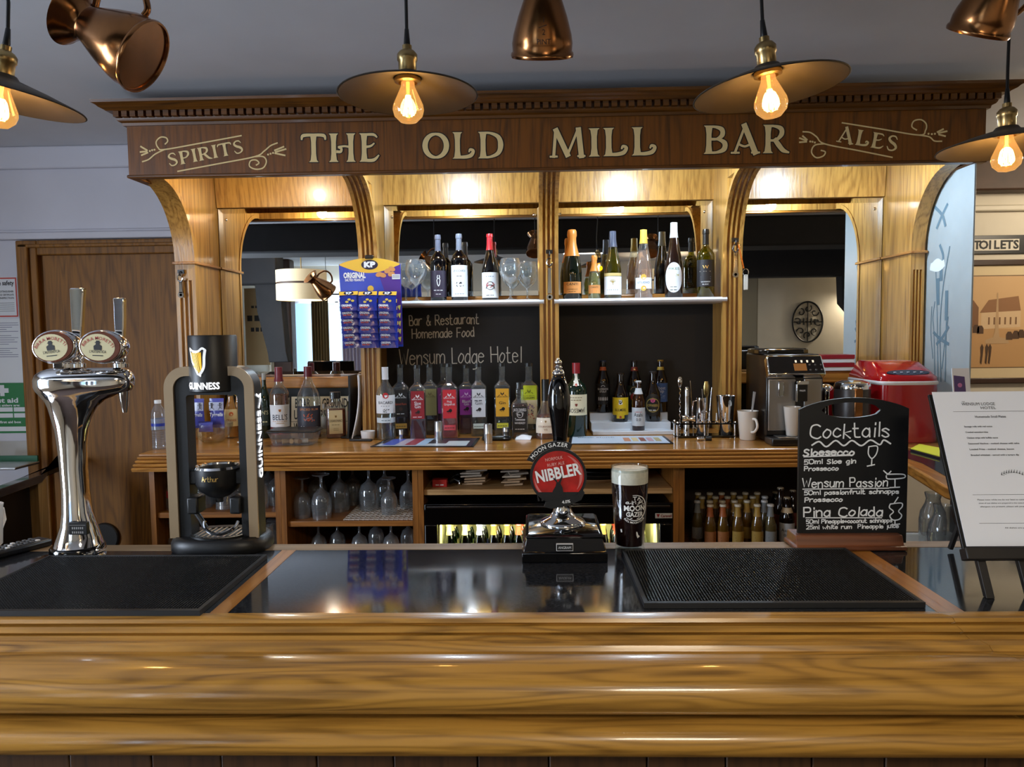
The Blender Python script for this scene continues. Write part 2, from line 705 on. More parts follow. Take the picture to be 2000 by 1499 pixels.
# door beside the back bar
d0 = at(33, 475, WB - 0.03)
d1 = at(80, 500, WB - 0.01)
door = struct('door_1', MB().box(d1.x, -1.46, WB - 0.012, WB - 0.002, 0.0, d1.z), DOORW)
fr = MB()
fz = at(100, 470, WB - 0.03).z
fr.box(d0.x, d1.x, WB - 0.045, WB - 0.001, 0, fz)
fr.box(d1.x, -1.46, WB - 0.045, WB - 0.001, d1.z, fz)
struct('door_frame', fr, DOORW, door, bevel=0.006)
fr = MB()
fr.box(d0.x + 0.02, d1.x - 0.035, WB - 0.062, WB - 0.045, 0, fz - 0.02)
fr.box(d0.x + 0.02, -1.46, WB - 0.062, WB - 0.045, d1.z + 0.035, fz - 0.02)
struct('architrave', fr, DOORW, door, bevel=0.006)

# timber beam with props over the customer side, seen in the mirrors
struct('beam_1', MB().box(-3.6, 4.7, 0.24, 0.62, 2.26, CEIL), DARKB, bevel=0.02)
struct('beam_2', MB().box(2.2, 4.7, -1.3, -1.05, 2.12, CEIL).box(-3.6, -2.75, -1.3, -1.05, 2.12, CEIL), DARKB, bevel=0.02)


def prop(x, y, z0, z1, wd, lean, mat, name):
    # a curved timber bracket: wide under the beam, hooked at the foot
    poly = [(-wd / 2, z1), (wd / 2, z1), (wd / 2 - lean * 0.1, z1 - 0.25), (wd * 0.42 + lean, z0 + 0.12), (wd * 0.5 + lean, z0), (-wd * 0.25 + lean, z0), (-wd * 0.28 + lean, z0 + 0.1), (-wd * 0.45, z1 - 0.3)]
    struct(name, MB().prism(poly, 0, 0.16, T(x, y, 0) @ FRONT), mat, bevel=0.012)


prop(-2.86, -1.09, 1.27, 2.13, 0.30, 0.05, DARKB, 'beam_3')
prop(3.46, -1.09, 1.55, 2.13, 0.32, 0.10, DARKB, 'beam_4')
struct('beam_5', MB().box(-3.24, -3.0, -2.45, -2.25, 0, CEIL), BROWNB, bevel=0.02)
struct('beam_6', MB().box(2.55, 2.85, -2.75, -2.5, 0, CEIL), pm('grey painted post', '8d8674', 0.7), bevel=0.02)

# window with curtains behind the customer side
SKY = emis('daylight sky', 'a8d4ff', 1.6)
w1 = struct('window_1', MB().box(-3.3, -2.0, -3.205, -3.195, 0.95, 2.0), SKY)
wf = MB()
for x in (-3.32, -2.66, -2.0):
    wf.box(x - 0.025, x + 0.025, -3.2, -3.15, 0.93, 2.02)  # second lamp is added, to light the room from behind
for z in (0.93, 2.0):
    wf.box(-3.34, -1.98, -3.2, -3.15, z, z + 0.05)
struct('window_frame', wf, pm('white window paint', 'd9dbe0', 0.4), w1)
w2 = struct('added_side_window', MB().box(-3.6, -3.595, -0.6, 1.0, 1.0, 2.0), SKY)  # side window added around the fill light there
wf = MB()
for y in (-0.6, 0.2, 1.0):
    wf.box(-3.6, -3.55, y - 0.03, y + 0.03, 0.97, 2.03)
for z in (0.97, 2.0):
    wf.box(-3.6, -3.55, -0.63, 1.03, z, z + 0.04)
struct('window_frame', wf, _mats['white window paint'], w2)
for k, (x, wdt, c) in enumerate(((-2.86, 0.24, '8d7a54'), (-2.42, 0.3, 'b7aebc'))):
    cm = pm('curtain cloth %d' % k, c, 0.85)
    g = MB().grid(40, 1, lambda u, v: (x + (u - 0.5) * wdt, -3.05 + 0.03 * math.sin(u * 40), 0.75 + v * 1.35))
    solo('curtain', ('gold brown gathered curtain at the window, seen in the mirror behind the counter', 'pale mauve gathered curtain at the window, seen in the mirror')[k], 'curtain', g, cm)
cr = MB().tube([(-3.3, -3.02, 2.11), (-1.9, -3.02, 2.11)], 0.012)
solo('curtain_rail', 'dark metal curtain rod over the window seen in the mirror', 'curtain rail', cr, BLACK)

# ------------------------------------------------------------------ back bar: canopy, posts, mirrors
ZC = 1.10                                     # worktop height
PF, MYR, FY = 3.22, 3.48, 2.90                # post fronts, mirror plane, fascia front
FZ0, FZ1 = 2.185, 2.375                       # fascia
FL, FR = at(250, 300, FY).x, at(1926, 230, FY).x
SHZ = at(920, 587, 3.25).z                    # white shelf
bb = thing('back_bar', 'oak back bar with lettered canopy, fluted posts and mirrors behind the serving counter', 'back bar', (0.07, 3.25, ZC))


def bp(name, mb, mat, parent=None, **k):
    return part(name, mb, mat, parent or bb, w=True, **k)


def flute(wd, n=3, d=0.012, fl=True):
    """cross-section (across, outwards) of a fluted pilaster"""
    h = wd / 2
    p = [(-h, -0.02), (-h, 0.0)]
    if fl:
        g = wd * 0.15
        for i in range(n):
            c = (i - (n - 1) / 2) * wd * 0.235
            p += [(c - g / 2, 0.0), (c - g * 0.42, -d * 0.8), (c, -d), (c + g * 0.42, -d * 0.8), (c + g / 2, 0.0)]
    return p + [(h, 0.0), (h, -0.02)]


def arch_pt(t):
    """outer face of an arched bracket: t 0 at the foot of the curve, 1 under the fascia"""
    a = t * PI / 2
    y = PF - (PF - FY - 0.045) * (1 - math.cos(a))
    z = 1.875 + (FZ0 - 1.875) * math.sin(a)
    ty, tz = -(PF - FY - 0.045) * math.sin(a), (FZ0 - 1.875) * math.cos(a)
    l = math.hypot(ty, tz)
    return y, z, -tz / l, ty / l              # outward normal


def sweep(mb, cx, sec, path):
    mb.loft([[(cx + u, y + ny * v, z + nz * v) for u, v in sec] for y, z, ny, nz in path])


arc = [arch_pt(i / 14) for i in range(15)]
ends = ((at(345, 600, PF).x, at(384, 600, PF).x), (at(1777, 600, PF).x, at(1804, 600, PF).x))
PX = [at(722, 640, PF).x, at(1073, 640, PF).x, at(1430, 640, PF).x]
for i, (x0, x1) in enumerate(ends):
    cx, wd = (x0 + x1) / 2, x1 - x0
    s = MB()
    poly = [(MYR + 0.1, ZC + 0.0008), (MYR + 0.1, 2.40), (FY + 0.03, 2.40), (FY + 0.03, FZ0)] + [(y + 0.012, z) for y, z, a, b in arc[::-1]] + [(PF + 0.012, ZC + 0.0008)]
    s.prism(poly, x0 + 0.004, x1 - 0.004, MX(((0, 0, 1, 0), (1, 0, 0, 0), (0, 1, 0, 0), (0, 0, 0, 1))))
    bp('side_panel', s, OAK_Z)
    s = MB()
    sweep(s, cx, flute(wd), [(PF, ZC + 0.0008, -1, 0), (PF, 1.80, -1, 0)])
    sweep(s, cx, flute(wd, fl=False), [(PF, 1.80, -1, 0), (PF, 1.868, -1, 0)])
    bp('fluted_post', s, OAK_Z)
    s = MB()
    sweep(s, cx, flute(wd, fl=False), arc)
    bp('arched_bracket', s, OAK_Z)
    bp('post_band', MB().box(x0 - 0.008, x1 + 0.008, PF - 0.012, MYR, 1.868, 1.880), OAK_Y, bevel=0.003)
for cx in PX:
    s = MB()
    poly = [(MYR + 0.1, ZC + 0.0008), (MYR + 0.1, 2.40), (FY + 0.03, 2.40), (FY + 0.03, 2.20), (PF + 0.012, 2.20), (PF + 0.012, ZC + 0.0008)]
    s.prism(poly, cx - 0.022, cx + 0.022, MX(((0, 0, 1, 0), (1, 0, 0, 0), (0, 1, 0, 0), (0, 0, 0, 1))))
    bp('partition_panel', s, OAK_Z)
    s = MB()
    sec = flute(0.083, 3, 0.013)
    sweep(s, cx, sec, [(PF, ZC + 0.0008, -1, 0), (PF, 1.5, -1, 0)] + arc)
    bp('fluted_post', s, OAK_Z, angle=30)

# bays: header panel, mirror with ground edge, what is below it
bays = [(ends[0][1], PX[0] - 0.022), (PX[0] + 0.022, PX[1] - 0.022), (PX[1] + 0.022, PX[2] - 0.022), (PX[2] + 0.022, ends[1][0])]
ZMT = at(600, 404, MYR).z
for i, (x0, x1) in enumerate(bays):
    hd = MB()
    hd.add([(x0, MYR - 0.01, ZMT), (x1, MYR - 0.01, ZMT), (x1, MYR - 0.035, 2.40), (x0, MYR - 0.035, 2.40), (x0, MYR + 0.06, ZMT), (x1, MYR + 0.06, ZMT), (x1, MYR + 0.06, 2.40), (x0, MYR + 0.06, 2.40)],
           [(0, 1, 2, 3), (5, 4, 7, 6), (1, 0, 4, 5), (3, 2, 6, 7), (0, 3, 7, 4), (2, 1, 5, 6)])
    bp('header_panel', hd, OAK_Z)
    side = i in (0, 3)
    zb = at(560, 735, MYR).z if side else SHZ + 0.03
    e = 0.022
    mi = MB()
    a, b = x0 + 0.002, x1 - 0.002
    zt = ZMT - 0.004
    mi.loft([[(a, MYR + 0.004, zb), (b, MYR + 0.004, zb), (b, MYR + 0.004, zt), (a, MYR + 0.004, zt)],
             [(a, MYR + 0.0018, zb), (b, MYR + 0.0018, zb), (b, MYR + 0.0018, zt), (a, MYR + 0.0018, zt)],
             [(a + e, MYR, zb + e), (b - e, MYR, zb + e), (b - e, MYR, zt - e), (a + e, MYR, zt - e)]])
    mo = bp('mirror', mi, MIRROR, smooth=False)
    for sx in (a + 0.035, b - 0.035):
        for sz in (zt - 0.05,):
            s = MB().lathe([(0.007, 0), (0.0065, 0.003), (0.003, 0.005), (0, 0.0055)], 12, T(sx, MYR, sz) @ FRONT)
            bp('mirror_screw', s, CHROME, mo)
    bp('backing_board', MB().box(x0, x1, MYR + 0.02, MYR + 0.06, ZC + 0.001, 2.40), OAK_Z)
    if side:
        bp('ledge_strip', MB().box(x0, x1, MYR - 0.05, MYR + 0.02, zb - 0.055, zb - 0.002), OAK_X, bevel=0.006)
        bp('recess_board', MB().box(x0, x1, MYR + 0.008, MYR + 0.02, ZC + 0.001, zb - 0.055), BLACK)
    else:
        bp('bottom_strip', MB().box(x0, x1, MYR - 0.012, MYR + 0.02, SHZ - 0.005, SHZ + 0.028), OAK_X, bevel=0.005)
        bb_ = bp('blackboard', MB().box(x0, x1, MYR - 0.006, MYR + 0.02, ZC + 0.001, SHZ - 0.02), SLATE)
        if i == 1:
            for s_, xa, xb, yb, hh in (('Bar & Restaurant', 800, 935, 636, 19), ('Homemade Food', 805, 926, 661, 18), ('Wensum Lodge Hotel', 780, 1018, 713, 30)):
                wr = MB()
                P0, P1 = at(xa, yb, MYR - 0.006), at(xb, yb, MYR - 0.006)
                hand(wr, s_, 0, 0, hh * 3.47 / FPX, 0.0048, T(P0.x, MYR - 0.0068, P0.z) @ FRONT @ Rz(0.014), P1.x - P0.x, 0.25)
                bp('chalk_lettering', wr, CHALKG, bb_)
        sh = MB()
        prof = [(MYR - 0.006, SHZ), (3.225, SHZ), (3.216, SHZ - 0.005), (3.213, SHZ - 0.011), (3.216, SHZ - 0.018), (3.225, SHZ - 0.022), (MYR - 0.006, SHZ - 0.022)]
        sh.prism(prof, x0 - (0.0 if i == 1 else 0.0), x1, MX(((0, 0, 1, 0), (1, 0, 0, 0), (0, 1, 0, 0), (0, 0, 0, 1))))
        bp('bottle_shelf', sh, pm('white gloss shelf', 'd9d9da', 0.25, coat=0.3))

# canopy: fascia, returns, soffit with four small spot lamps, cornice
fa = MB().box(FL, FR, FY, FY + 0.025, FZ0, FZ1)
fascia = bp('fascia', fa, FASCIA)
bp('fascia_lining', MB().box(FL + 0.02, FR - 0.02, FY + 0.025, FY + 0.035, FZ0, FZ1), OAK_Z)
fa = MB().box(FL, FL + 0.025, FY + 0.025, WB - 0.05, FZ0, FZ1)
fa.box(FR - 0.025, FR, FY + 0.025, WB - 0.05, FZ0, FZ1)
bp('canopy_return', fa, FASCIA)
fa = MB().box(FL - 0.006, FR + 0.006, FY - 0.008, FY + 0.03, FZ0 - 0.012, FZ0)
fa.box(FL - 0.006, FL + 0.03, FY + 0.03, WB - 0.06, FZ0 - 0.012, FZ0)
bp('fascia_bead', fa, CORNICE, bevel=0.004)
bp('soffit_board', MB().box(FL + 0.026, FR - 0.026, FY + 0.036, FY + 0.21, 2.236, 2.25), OAK_X)
bp('canopy_roof', MB().box(FL + 0.026, FR - 0.026, FY + 0.03, WB - 0.05, 2.40, 2.42), CORNICE)
rings = []
for z, o in ((FZ1 - 0.004, 0.001), (FZ1 - 0.004, 0.010), (FZ1 + 0.006, 0.012), (FZ1 + 0.010, 0.022), (FZ1 + 0.016, 0.026), (FZ1 + 0.022, 0.028), (FZ1 + 0.040, 0.030), (FZ1 + 0.042, 0.052),
             (FZ1 + 0.046, 0.056), (FZ1 + 0.052, 0.070), (FZ1 + 0.060, 0.078), (FZ1 + 0.064, 0.088), (FZ1 + 0.074, 0.090)):
    rings.append([(FL - o, FY - o, z), (FR + o, FY - o, z), (FR + o, WB - 0.05, z), (FL - o, WB - 0.05, z)])
bp('cornice', MB().loft(rings), CORNICE, angle=25)
de = MB()
n = 104
for i in range(n):
    x = FL - 0.03 + (FR - FL + 0.06) * (i + 0.5) / n
    de.box(x - 0.0105, x + 0.0105, FY - 0.050, FY - 0.028, FZ1 + 0.020, FZ1 + 0.041)
bp('dentil_moulding', de, CORNICE)
SPOTX = [at(625, 408, 3.9).x, at(908, 405, 3.9).x, at(1210, 398, 3.9).x, at(1510, 392, 3.9).x]
SPOTW = pm('lit lamp lens', 'ffffff', 0.3, emit='cfe4ff', es=25)
for i, x in enumerate(SPOTX):
    s = bp('spot_lamp', MB().lathe([(0.042, 0.236 + 2.0), (0.042, 2.228), (0.032, 2.226), (0.031, 2.232)], 24, T(x, FY + 0.125, 0)), CHROME)
    bp('lamp_lens', MB().lathe([(0.031, 2.2285), (0.0, 2.2285)], 20, T(x, FY + 0.125, 0)), SPOTW, s)
    light('spot_light', 'POINT', (x, FY + 0.125, 2.195), (8, 17, 19, 17)[i], ((1, 0.88, 0.68), (0.64, 0.82, 1), (0.64, 0.82, 1), (0.64, 0.82, 1))[i], 0.025)

# ---- sign writing
SIGN = pm('old gold paint', 'e6cc90', 0.6)
SIGNK = pm('black sign outline', '0d0805', 0.6)


def sign_glyph(mb, ch, ox, kx, h, g, mx, z):
    def P(x, y):
        return (ox + x * kx, y * h)

    lay = [z]

    def poly(ps):
        lay[0] += 0.00004
        mb.flat([P(*p) for p in ps], mx, lay[0])

    def rib(ps, ws, smooth=True):
        if smooth:
            n_ = len(ps)
            q = _cr([P(*p) for p in ps], 5)
            if isinstance(ws, (list, tuple)):
                w2 = []
                for i in range(n_ - 1):
                    w2 += [(ws[i] + (ws[i + 1] - ws[i]) * j / 5) * h + 2 * g for j in range(5)]
                w2.append(ws[-1] * h + 2 * g)
            else:
                w2 = [ws * h + 2 * g] * len(q)
        else:
            q, w2 = [P(*p) for p in ps], ws * h + 2 * g
        lay[0] += 0.00004
        mb.ribbon(q, w2, mx, lay[0])

    def stem(x, w_=0.2):
        e, f = g / kx, g / h
        L = [(x - w_ * 0.85 - e, -f), (x - w_ * 0.55 - e, 0.07), (x - w_ * 0.42 - e, 0.3), (x - w_ * 0.42 - e, 0.7), (x - w_ * 0.55 - e, 0.93), (x - w_ * 0.85 - e, 1 + f)]
        poly(L + [(2 * x - a, b) for a, b in L[::-1]])
    if ch in 'THEILMDBRP' and ch not in 'TM':
        stem(0.17)
    if ch == 'T':
        stem(0.42)
        rib([(0.0, 0.80), (0.06, 0.93), (0.42, 0.95), (0.78, 0.93), (0.84, 0.80)], [0.06, 0.12, 0.1, 0.12, 0.06])
        return 0.86
    if ch == 'H':
        stem(0.78)
        rib([(0.30, 0.36), (0.42, 0.36), (0.44, 0.47), (0.34, 0.52), (0.55, 0.55), (0.7, 0.53)], [0.1, 0.09, 0.09, 0.07, 0.07, 0.08])
        return 0.98
    if ch == 'E':
        rib([(0.17, 0.95), (0.5, 0.95), (0.62, 0.86)], [0.09, 0.1, 0.05])
        rib([(0.22, 0.52), (0.4, 0.55), (0.52, 0.64)], [0.09, 0.08, 0.05])
        rib([(0.17, 0.05), (0.5, 0.06), (0.68, 0.22)], [0.1, 0.12, 0.05])
        return 0.72
    if ch == 'I':
        return 0.34
    if ch == 'L':
        rib([(0.17, 0.06), (0.42, 0.06), (0.62, 0.12), (0.70, 0.28), (0.60, 0.34), (0.56, 0.26)], [0.1, 0.13, 0.15, 0.12, 0.1, 0.06])
        return 0.76
    if ch == 'O':
        p = [(0.44 + 0.36 * math.sin(a), 0.5 + 0.44 * math.cos(a)) for a in [i * PI / 8 for i in range(17)]]
        rib(p, [0.09 + 0.12 * abs(math.sin(i * PI / 8)) for i in range(17)])
        return 0.90
    if ch == 'D':
        rib([(0.1, 0.95), (0.4, 0.95), (0.68, 0.8), (0.76, 0.5), (0.68, 0.2), (0.4, 0.05), (0.1, 0.05)], [0.08, 0.09, 0.16, 0.21, 0.16, 0.09, 0.08])
        return 0.88
    if ch == 'M':
        rib([(0.1, 0.03), (0.17, 0.97)], 0.11, False)
        rib([(0.18, 0.96), (0.52, 0.08)], 0.19, False)
        rib([(0.52, 0.08), (0.84, 0.97)], 0.09, False)
        rib([(0.86, 0.97), (0.94, 0.03)], 0.19, False)
        for x in (0.1, 0.94):
            rib([(x - 0.1, 0.03), (x + 0.1, 0.03)], 0.07, False)
        return 1.06
    if ch in 'BRP':
        y1 = 0.52 if ch == 'B' else 0.46
        rib([(0.1, 0.95), (0.36, 0.95), (0.58, 0.86), (0.60, 0.66), (0.42, y1), (0.15, y1)], [0.08, 0.09, 0.17, 0.17, 0.09, 0.08])
        if ch == 'B':
            rib([(0.15, 0.52), (0.46, 0.51), (0.68, 0.38), (0.66, 0.16), (0.42, 0.05), (0.1, 0.05)], [0.08, 0.09, 0.18, 0.18, 0.09, 0.08])
        if ch == 'R':
            rib([(0.40, 0.46), (0.52, 0.28), (0.66, 0.1), (0.84, 0.02)], [0.16, 0.18, 0.16, 0.06])
        return {'B': 0.82, 'R': 0.84, 'P': 0.74}[ch]
    if ch == 'A':
        rib([(0.10, 0.03), (0.42, 0.98)], 0.09, False)
        rib([(0.40, 0.98), (0.76, 0.03)], 0.2, False)
        rib([(0.22, 0.33), (0.42, 0.25), (0.62, 0.34)], 0.08)
        for x in (0.10, 0.76):
            rib([(x - 0.11, 0.03), (x + 0.13, 0.03)], 0.07, False)
        return 0.90
    if ch == 'S':
        rib([(0.55, 0.78), (0.44, 0.94), (0.24, 0.94), (0.12, 0.76), (0.24, 0.58), (0.46, 0.44), (0.56, 0.24), (0.42, 0.06), (0.2, 0.05), (0.08, 0.24)], [0.05, 0.1, 0.1, 0.15, 0.18, 0.19, 0.15, 0.1, 0.1, 0.06])
        return 0.68
    return 0.3


def sign_word(word, px0, py0, px1, py1, hpx, name):
    y = FY - 0.001
    A, B = at(px0, py0, y), at(px1, py1, y)
    h = hpx * FY / FPX
    ang = math.atan2(B.z - A.z, B.x - A.x)
    L = math.hypot(B.z - A.z, B.x - A.x)
    adv = [sign_glyph(MB(), c, 0, 1, 1, 0, None, 0) for c in word]
    gap = 0.10 if len(word) < 5 else 0.06
    tot = sum(adv) + gap * (len(word) - 1)
    kx = L / tot
    back = None
    for g, mat, nm, dz in ((0.0035, SIGNK, name, 0.0), (0.0, SIGN, 'gilt_face', 0.0006)):
        if hpx < 40 and g:
            g = 0.0005
        mb = MB()
        mx = T(A.x, y - dz, A.z) @ FRONT @ Rz(ang)
        x = 0.0
        for c, a in zip(word, adv):
            sign_glyph(mb, c, x, kx, h, g, mx, 0.0)
            x += (a + gap) * kx
        for i in range(0, len(mb.v)):
            pass
        o = bp(nm, mb, mat, fascia if back is None else back, smooth=False)
        back = back or o


for a in (('THE', 590, 317, 742, 316, 54), ('OLD', 826, 311, 985, 309, 50), ('MILL', 1075, 308, 1283, 303, 53), ('BAR', 1374, 301, 1540, 299, 53)):
    sign_word(*a, 'sign_lettering')
sign_word('SPIRITS', 330, 326, 478, 298, 25, 'sign_lettering')
sign_word('ALES', 1634, 277, 1752, 297, 29, 'sign_lettering')
sw = MB()


def scroll(fx, pts, wpx=2.6, smooth=True):
    q = [at(*fx(*p), FY - 0.0012) for p in pts]
    q = [(p.x, p.z) for p in q]
    sw.ribbon(_cr(q, 5) if smooth else q, wpx * FY / FPX, T(0, FY - 0.0012 - 0.00003 * (len(sw.v) % 11), 0) @ FRONT)


fA = lambda x, y: (180 + x / 2.439, 170 + y / 2.439)
fB = lambda x, y: (1000 + x / 2, 170 + y / 2)
for fx, strokes, dots, flames in (
    (fA, ([(710, 232), (520, 267), (345, 298), (315, 290), (305, 262), (325, 240), (352, 242), (360, 258), (348, 272)], [(345, 298), (300, 320), (270, 345), (240, 356)],
          [(408, 402), (600, 366), (775, 332), (820, 305), (850, 280), (882, 267)], [(775, 332), (815, 332), (830, 355), (815, 385), (780, 392), (750, 378), (755, 352), (780, 348), (795, 362), (782, 372)]),
     ((297, 299), (286, 301), (275, 305), (838, 322), (850, 318), (862, 314)),
     (((262, 302), (232, 284)), ((260, 307), (230, 310)), ((264, 313), (236, 325)), ((870, 302), (912, 285)), ((874, 310), (922, 296)), ((872, 316), (918, 326)))),
    (fB, ([(1290, 140), (1440, 164), (1590, 188), (1615, 170), (1618, 145), (1598, 128), (1570, 133), (1562, 155), (1580, 168)], [(1590, 188), (1630, 195), (1650, 211), (1678, 212)],
          [(1485, 275), (1350, 248), (1220, 222), (1190, 195), (1165, 178), (1137, 175)], [(1220, 222), (1182, 228), (1170, 255), (1188, 276), (1215, 270), (1224, 254), (1208, 248)]),
     ((1627, 183), (1640, 184), (1652, 183), (1165, 213), (1174, 214), (1183, 217)),
     (((1666, 180), (1698, 173)), ((1668, 186), (1692, 192)), ((1662, 176), (1684, 165)), ((1150, 210), (1124, 200)), ((1150, 214), (1124, 216)), ((1152, 206), (1136, 192))))):
    for s in strokes:
        scroll(fx, s)
    for x, y in dots:
        p = at(*fx(x, y), FY - 0.0012)
        sw.lathe([(0.004, 0), (0, 0.0004)], 10, T(p.x, FY - 0.0012, p.z) @ FRONT)
    for a, b in flames:
        scroll(fx, (a, b), 3.2, False)
    bp('scrollwork_lettering', sw, SIGN, fascia, smooth=False)
    sw = MB()


# frosted glass end screen with etched reeds, ducks and dragonfly
gx = ends[1][1] + 0.012
sc_ = thing('glass_screen', 'frosted glass end screen etched with reeds and ducks beside the red ice maker', 'glass screen', (gx, 3.0, ZC))
FROST = pm('frosted glass', 'bac6ca', 0.45, trans=0.35, noise=0.05, nscale=10)
part('frosted_pane', MB().box(gx, gx + 0.008, FY, 3.30, ZC + 0.001, FZ0 - 0.013), FROST, sc_, w=True, bevel=0.002)
ETCH = pm('etched line', '5d7684', 0.6)
ET2 = pm('etched white', 'd8e2e6', 0.6)
sm = MX(((0, 0, -1, 0), (1, 0, 0, 0), (0, 1, 0, 0), (0, 0, 0, 1)))     # local xy -> world yz facing -x


def etch(mb, pts, wd, smooth=True):
    # points in photo pixels carried onto the pane
    q = []
    for px, py in pts:
        d = ray(px, py)
        p = V((0, 0, CZ)) + d * ((gx - 0.0008) / d.x)
        q.append((p.y, p.z))
    mb.ribbon(_cr(q, 4) if smooth else q, wd, T(gx - 0.0008 - 0.00004 * (len(mb.f) % 13), 0, 0) @ sm)


eb = MB()
for s in ([(1826, 745), (1824, 650), (1822, 620), (1826, 590)], [(1838, 745), (1836, 640), (1842, 560), (1855, 482)], [(1846, 745), (1848, 640), (1850, 580)], [(1832, 745), (1830, 600), (1828, 530)], [(1822, 700), (1818, 650), (1820, 600)], [(1840, 720), (1846, 660), (1852, 620)]):
    etch(eb, s, 0.006)
for s in ([(1832, 548), (1832, 592)], [(1849, 572), (1848, 622)], [(1838, 520), (1838, 545)]):
    etch(eb, s, 0.022, False)
for s in ([(1826, 405), (1840, 420), (1846, 440)], [(1850, 400), (1838, 425), (1830, 445)], [(1824, 650), (1836, 662), (1852, 672)], [(1852, 640), (1840, 660), (1830, 672)], [(1836, 480), (1842, 500), (1840, 520)]):
    etch(eb, s, 0.014)
part('etched_reeds', eb, ETCH, sc_, w=True, smooth=False)
eb = MB()
for s in ([(1824, 518), (1832, 512), (1840, 520)], [(1820, 522), (1832, 524), (1842, 516)]):
    etch(eb, s, 0.03)
part('etched_duck', eb, ET2, sc_, w=True, smooth=False)
for px, py in ((1799, 497), (1850, 342)):
    d = ray(px, py)
    p = V((0, 0, CZ)) + d * ((gx - 0.002) / d.x)
    part('glass_clip', MB().box(gx - 0.0035, gx + 0.001, p.y - 0.015, p.y + 0.015, p.z - 0.008, p.z + 0.008), WHITE, sc_, w=True, bevel=0.003)

# worktop of the back counter: ribbed edge, returned at the near end
XL, XR = on(290, 882, ZC).x, 1.95
bc = thing('back_counter', 'oak worktop with ribbed front edge carrying the bottles under the mirrors', 'counter', (0, 3.1, 1.03))
Y0 = 2.84
ro = []
for z, o in ((1.032, 0.0), (1.032, 0.026), (1.044, 0.028), (1.0465, 0.026), (1.048, 0.016), (1.051, 0.022), (1.057, 0.024), (1.0605, 0.021), (1.062, 0.010), (1.065, 0.016), (1.071, 0.018), (1.0745, 0.015), (1.076, 0.004), (1.079, 0.010), (1.084, 0.012), (1.087, 0.010), (1.0885, 0.001), (1.091, 0.006), (1.097, 0.006), (1.10, 0.002)):
    ro.append([(XL - o, Y0 - o, z), (XR, Y0 - o, z), (XR, 3.60, z), (XL - o, 3.60, z)])
part('worktop', MB().loft(ro), OAK_X, bc, w=True, angle=25)

# ------------------------------------------------------------------ the bar in front
bar = thing('bar_counter', 'long varnished oak serving counter with black granite panels and rounded front rails', 'bar counter', (0, 1.35, 0))
BX0, BX1 = -1.75, 2.1
JX = at(1862, 1222, 1.14).x                   # scarf joint near one end


def rw(row, y):
    return (y, at(1000, row, y).z)


def rail_part(name, prof, mat, x0, x1, k0=0.0, k1=0.0, **k):
    n = len(prof)
    vs = [(x0 + k0 * (1.155 - y), y, z) for y, z in prof] + [(x1 + k1 * (1.155 - y), y, z) for y, z in prof]
    fs = [(i, (i + 1) % n, n + (i + 1) % n, n + i) for i in range(n)] + [tuple(range(n - 1, -1, -1)), tuple(range(n, 2 * n))]
    return part(name, MB().add(vs, fs), mat, bar, w=True, **k)


YG0, YG1 = on(1000, 1197, ZC).y, on(1000, 1073, ZC).y
YB = on(1000, 1061, ZC).y
edge = [(YG0, ZC), (1.158, ZC), (1.150, 1.0985), rw(1217, 1.147), rw(1220, 1.152), rw(1224, 1.145), rw(1236, 1.137), rw(1239, 1.142), rw(1242, 1.135), rw(1250, 1.13), rw(1253, 1.118),
        rw(1262, 1.108), rw(1274, 1.104), rw(1284, 1.106), (1.13, 1.055), (YG0, 1.055)]


def roll(cy_, cz_, ry, rz, a0, a1, n=18):
    return [(cy_ - ry * math.cos(rad(a0 + (a1 - a0) * i / n)), cz_ + rz * math.sin(rad(a0 + (a1 - a0) * i / n))) for i in range(n + 1)]


big = [(1.148, 1.054), (1.12, 1.064)] + roll(1.088, 1.026, 0.062, 0.040, 88, -80) + [(1.148, 0.990)]
low = [(1.148, 0.979)] + roll(1.088, 0.949, 0.048, 0.030, 88, -85) + [(1.148, 0.921)]
for x0, x1, k0, k1 in ((BX0, JX, 0, 0.75), (JX + 0.0016, BX1, 0.75, 0)):
    rail_part('edge_moulding', edge, RAIL, x0, x1, k0, k1, angle=28)
    rail_part('arm_rail', big, RAIL, x0, x1, k0, k1, angle=60)
    rail_part('lower_rail', low, RAIL, x0, x1, k0, k1, angle=60)
part('gap_batten', MB().box(BX0, BX1, 1.15, 1.165, 0.90, 1.054), PANELW, bar, w=True)
pn = MB()
x = BX0
i = 0
while x < BX1:
    wd = (0.13, 0.11, 0.15, 0.12)[i % 4]
    pn.box(x, x + wd - 0.002, 1.10 + 0.001 * (i % 2), 1.12, 0.10, 0.919)
    x += wd
    i += 1
part('plinth_plank', pn, PANELW, bar, w=True, bevel=0.002)
part('carcass', MB().box(BX0, BX1, 1.166, YB - 0.03, 0.0, 1.06), PANELW, bar, w=True)
# granite panels set in the oak top
sx = [on(398, 1204, ZC).x + 0.004, on(445, 1197, ZC).x, on(1815, 1190, ZC).x + 0.006, on(1880, 1193, ZC).x]
GX = [(BX0, sx[0]), (sx[1], sx[2]), (sx[3], BX1)]
for x0, x1 in GX:
    part('granite_panel', MB().box(x0 + 0.0008, x1 - 0.0008, YG0 + 0.0008, YG1 - 0.0008, 1.055, ZC - 0.0004), GRANITE, bar, w=True)
for x0, x1 in ((sx[0], sx[1]), (sx[2], sx[3])):
    part('divider_strip', MB().box(x0, x1, YG0, YG1, 1.055, ZC), OAK_Y, bar, w=True)
BACKE = wood('worn oak edge', 'a08868', '6b5030', 'X', 0.35, 0.2, seed=8)
part('back_border', MB().box(BX0, BX1, YG1, YB, 1.055, ZC), BACKE, bar, w=True, bevel=0.002)

# bar mats: a rimmed rubber tray filled with little square studs


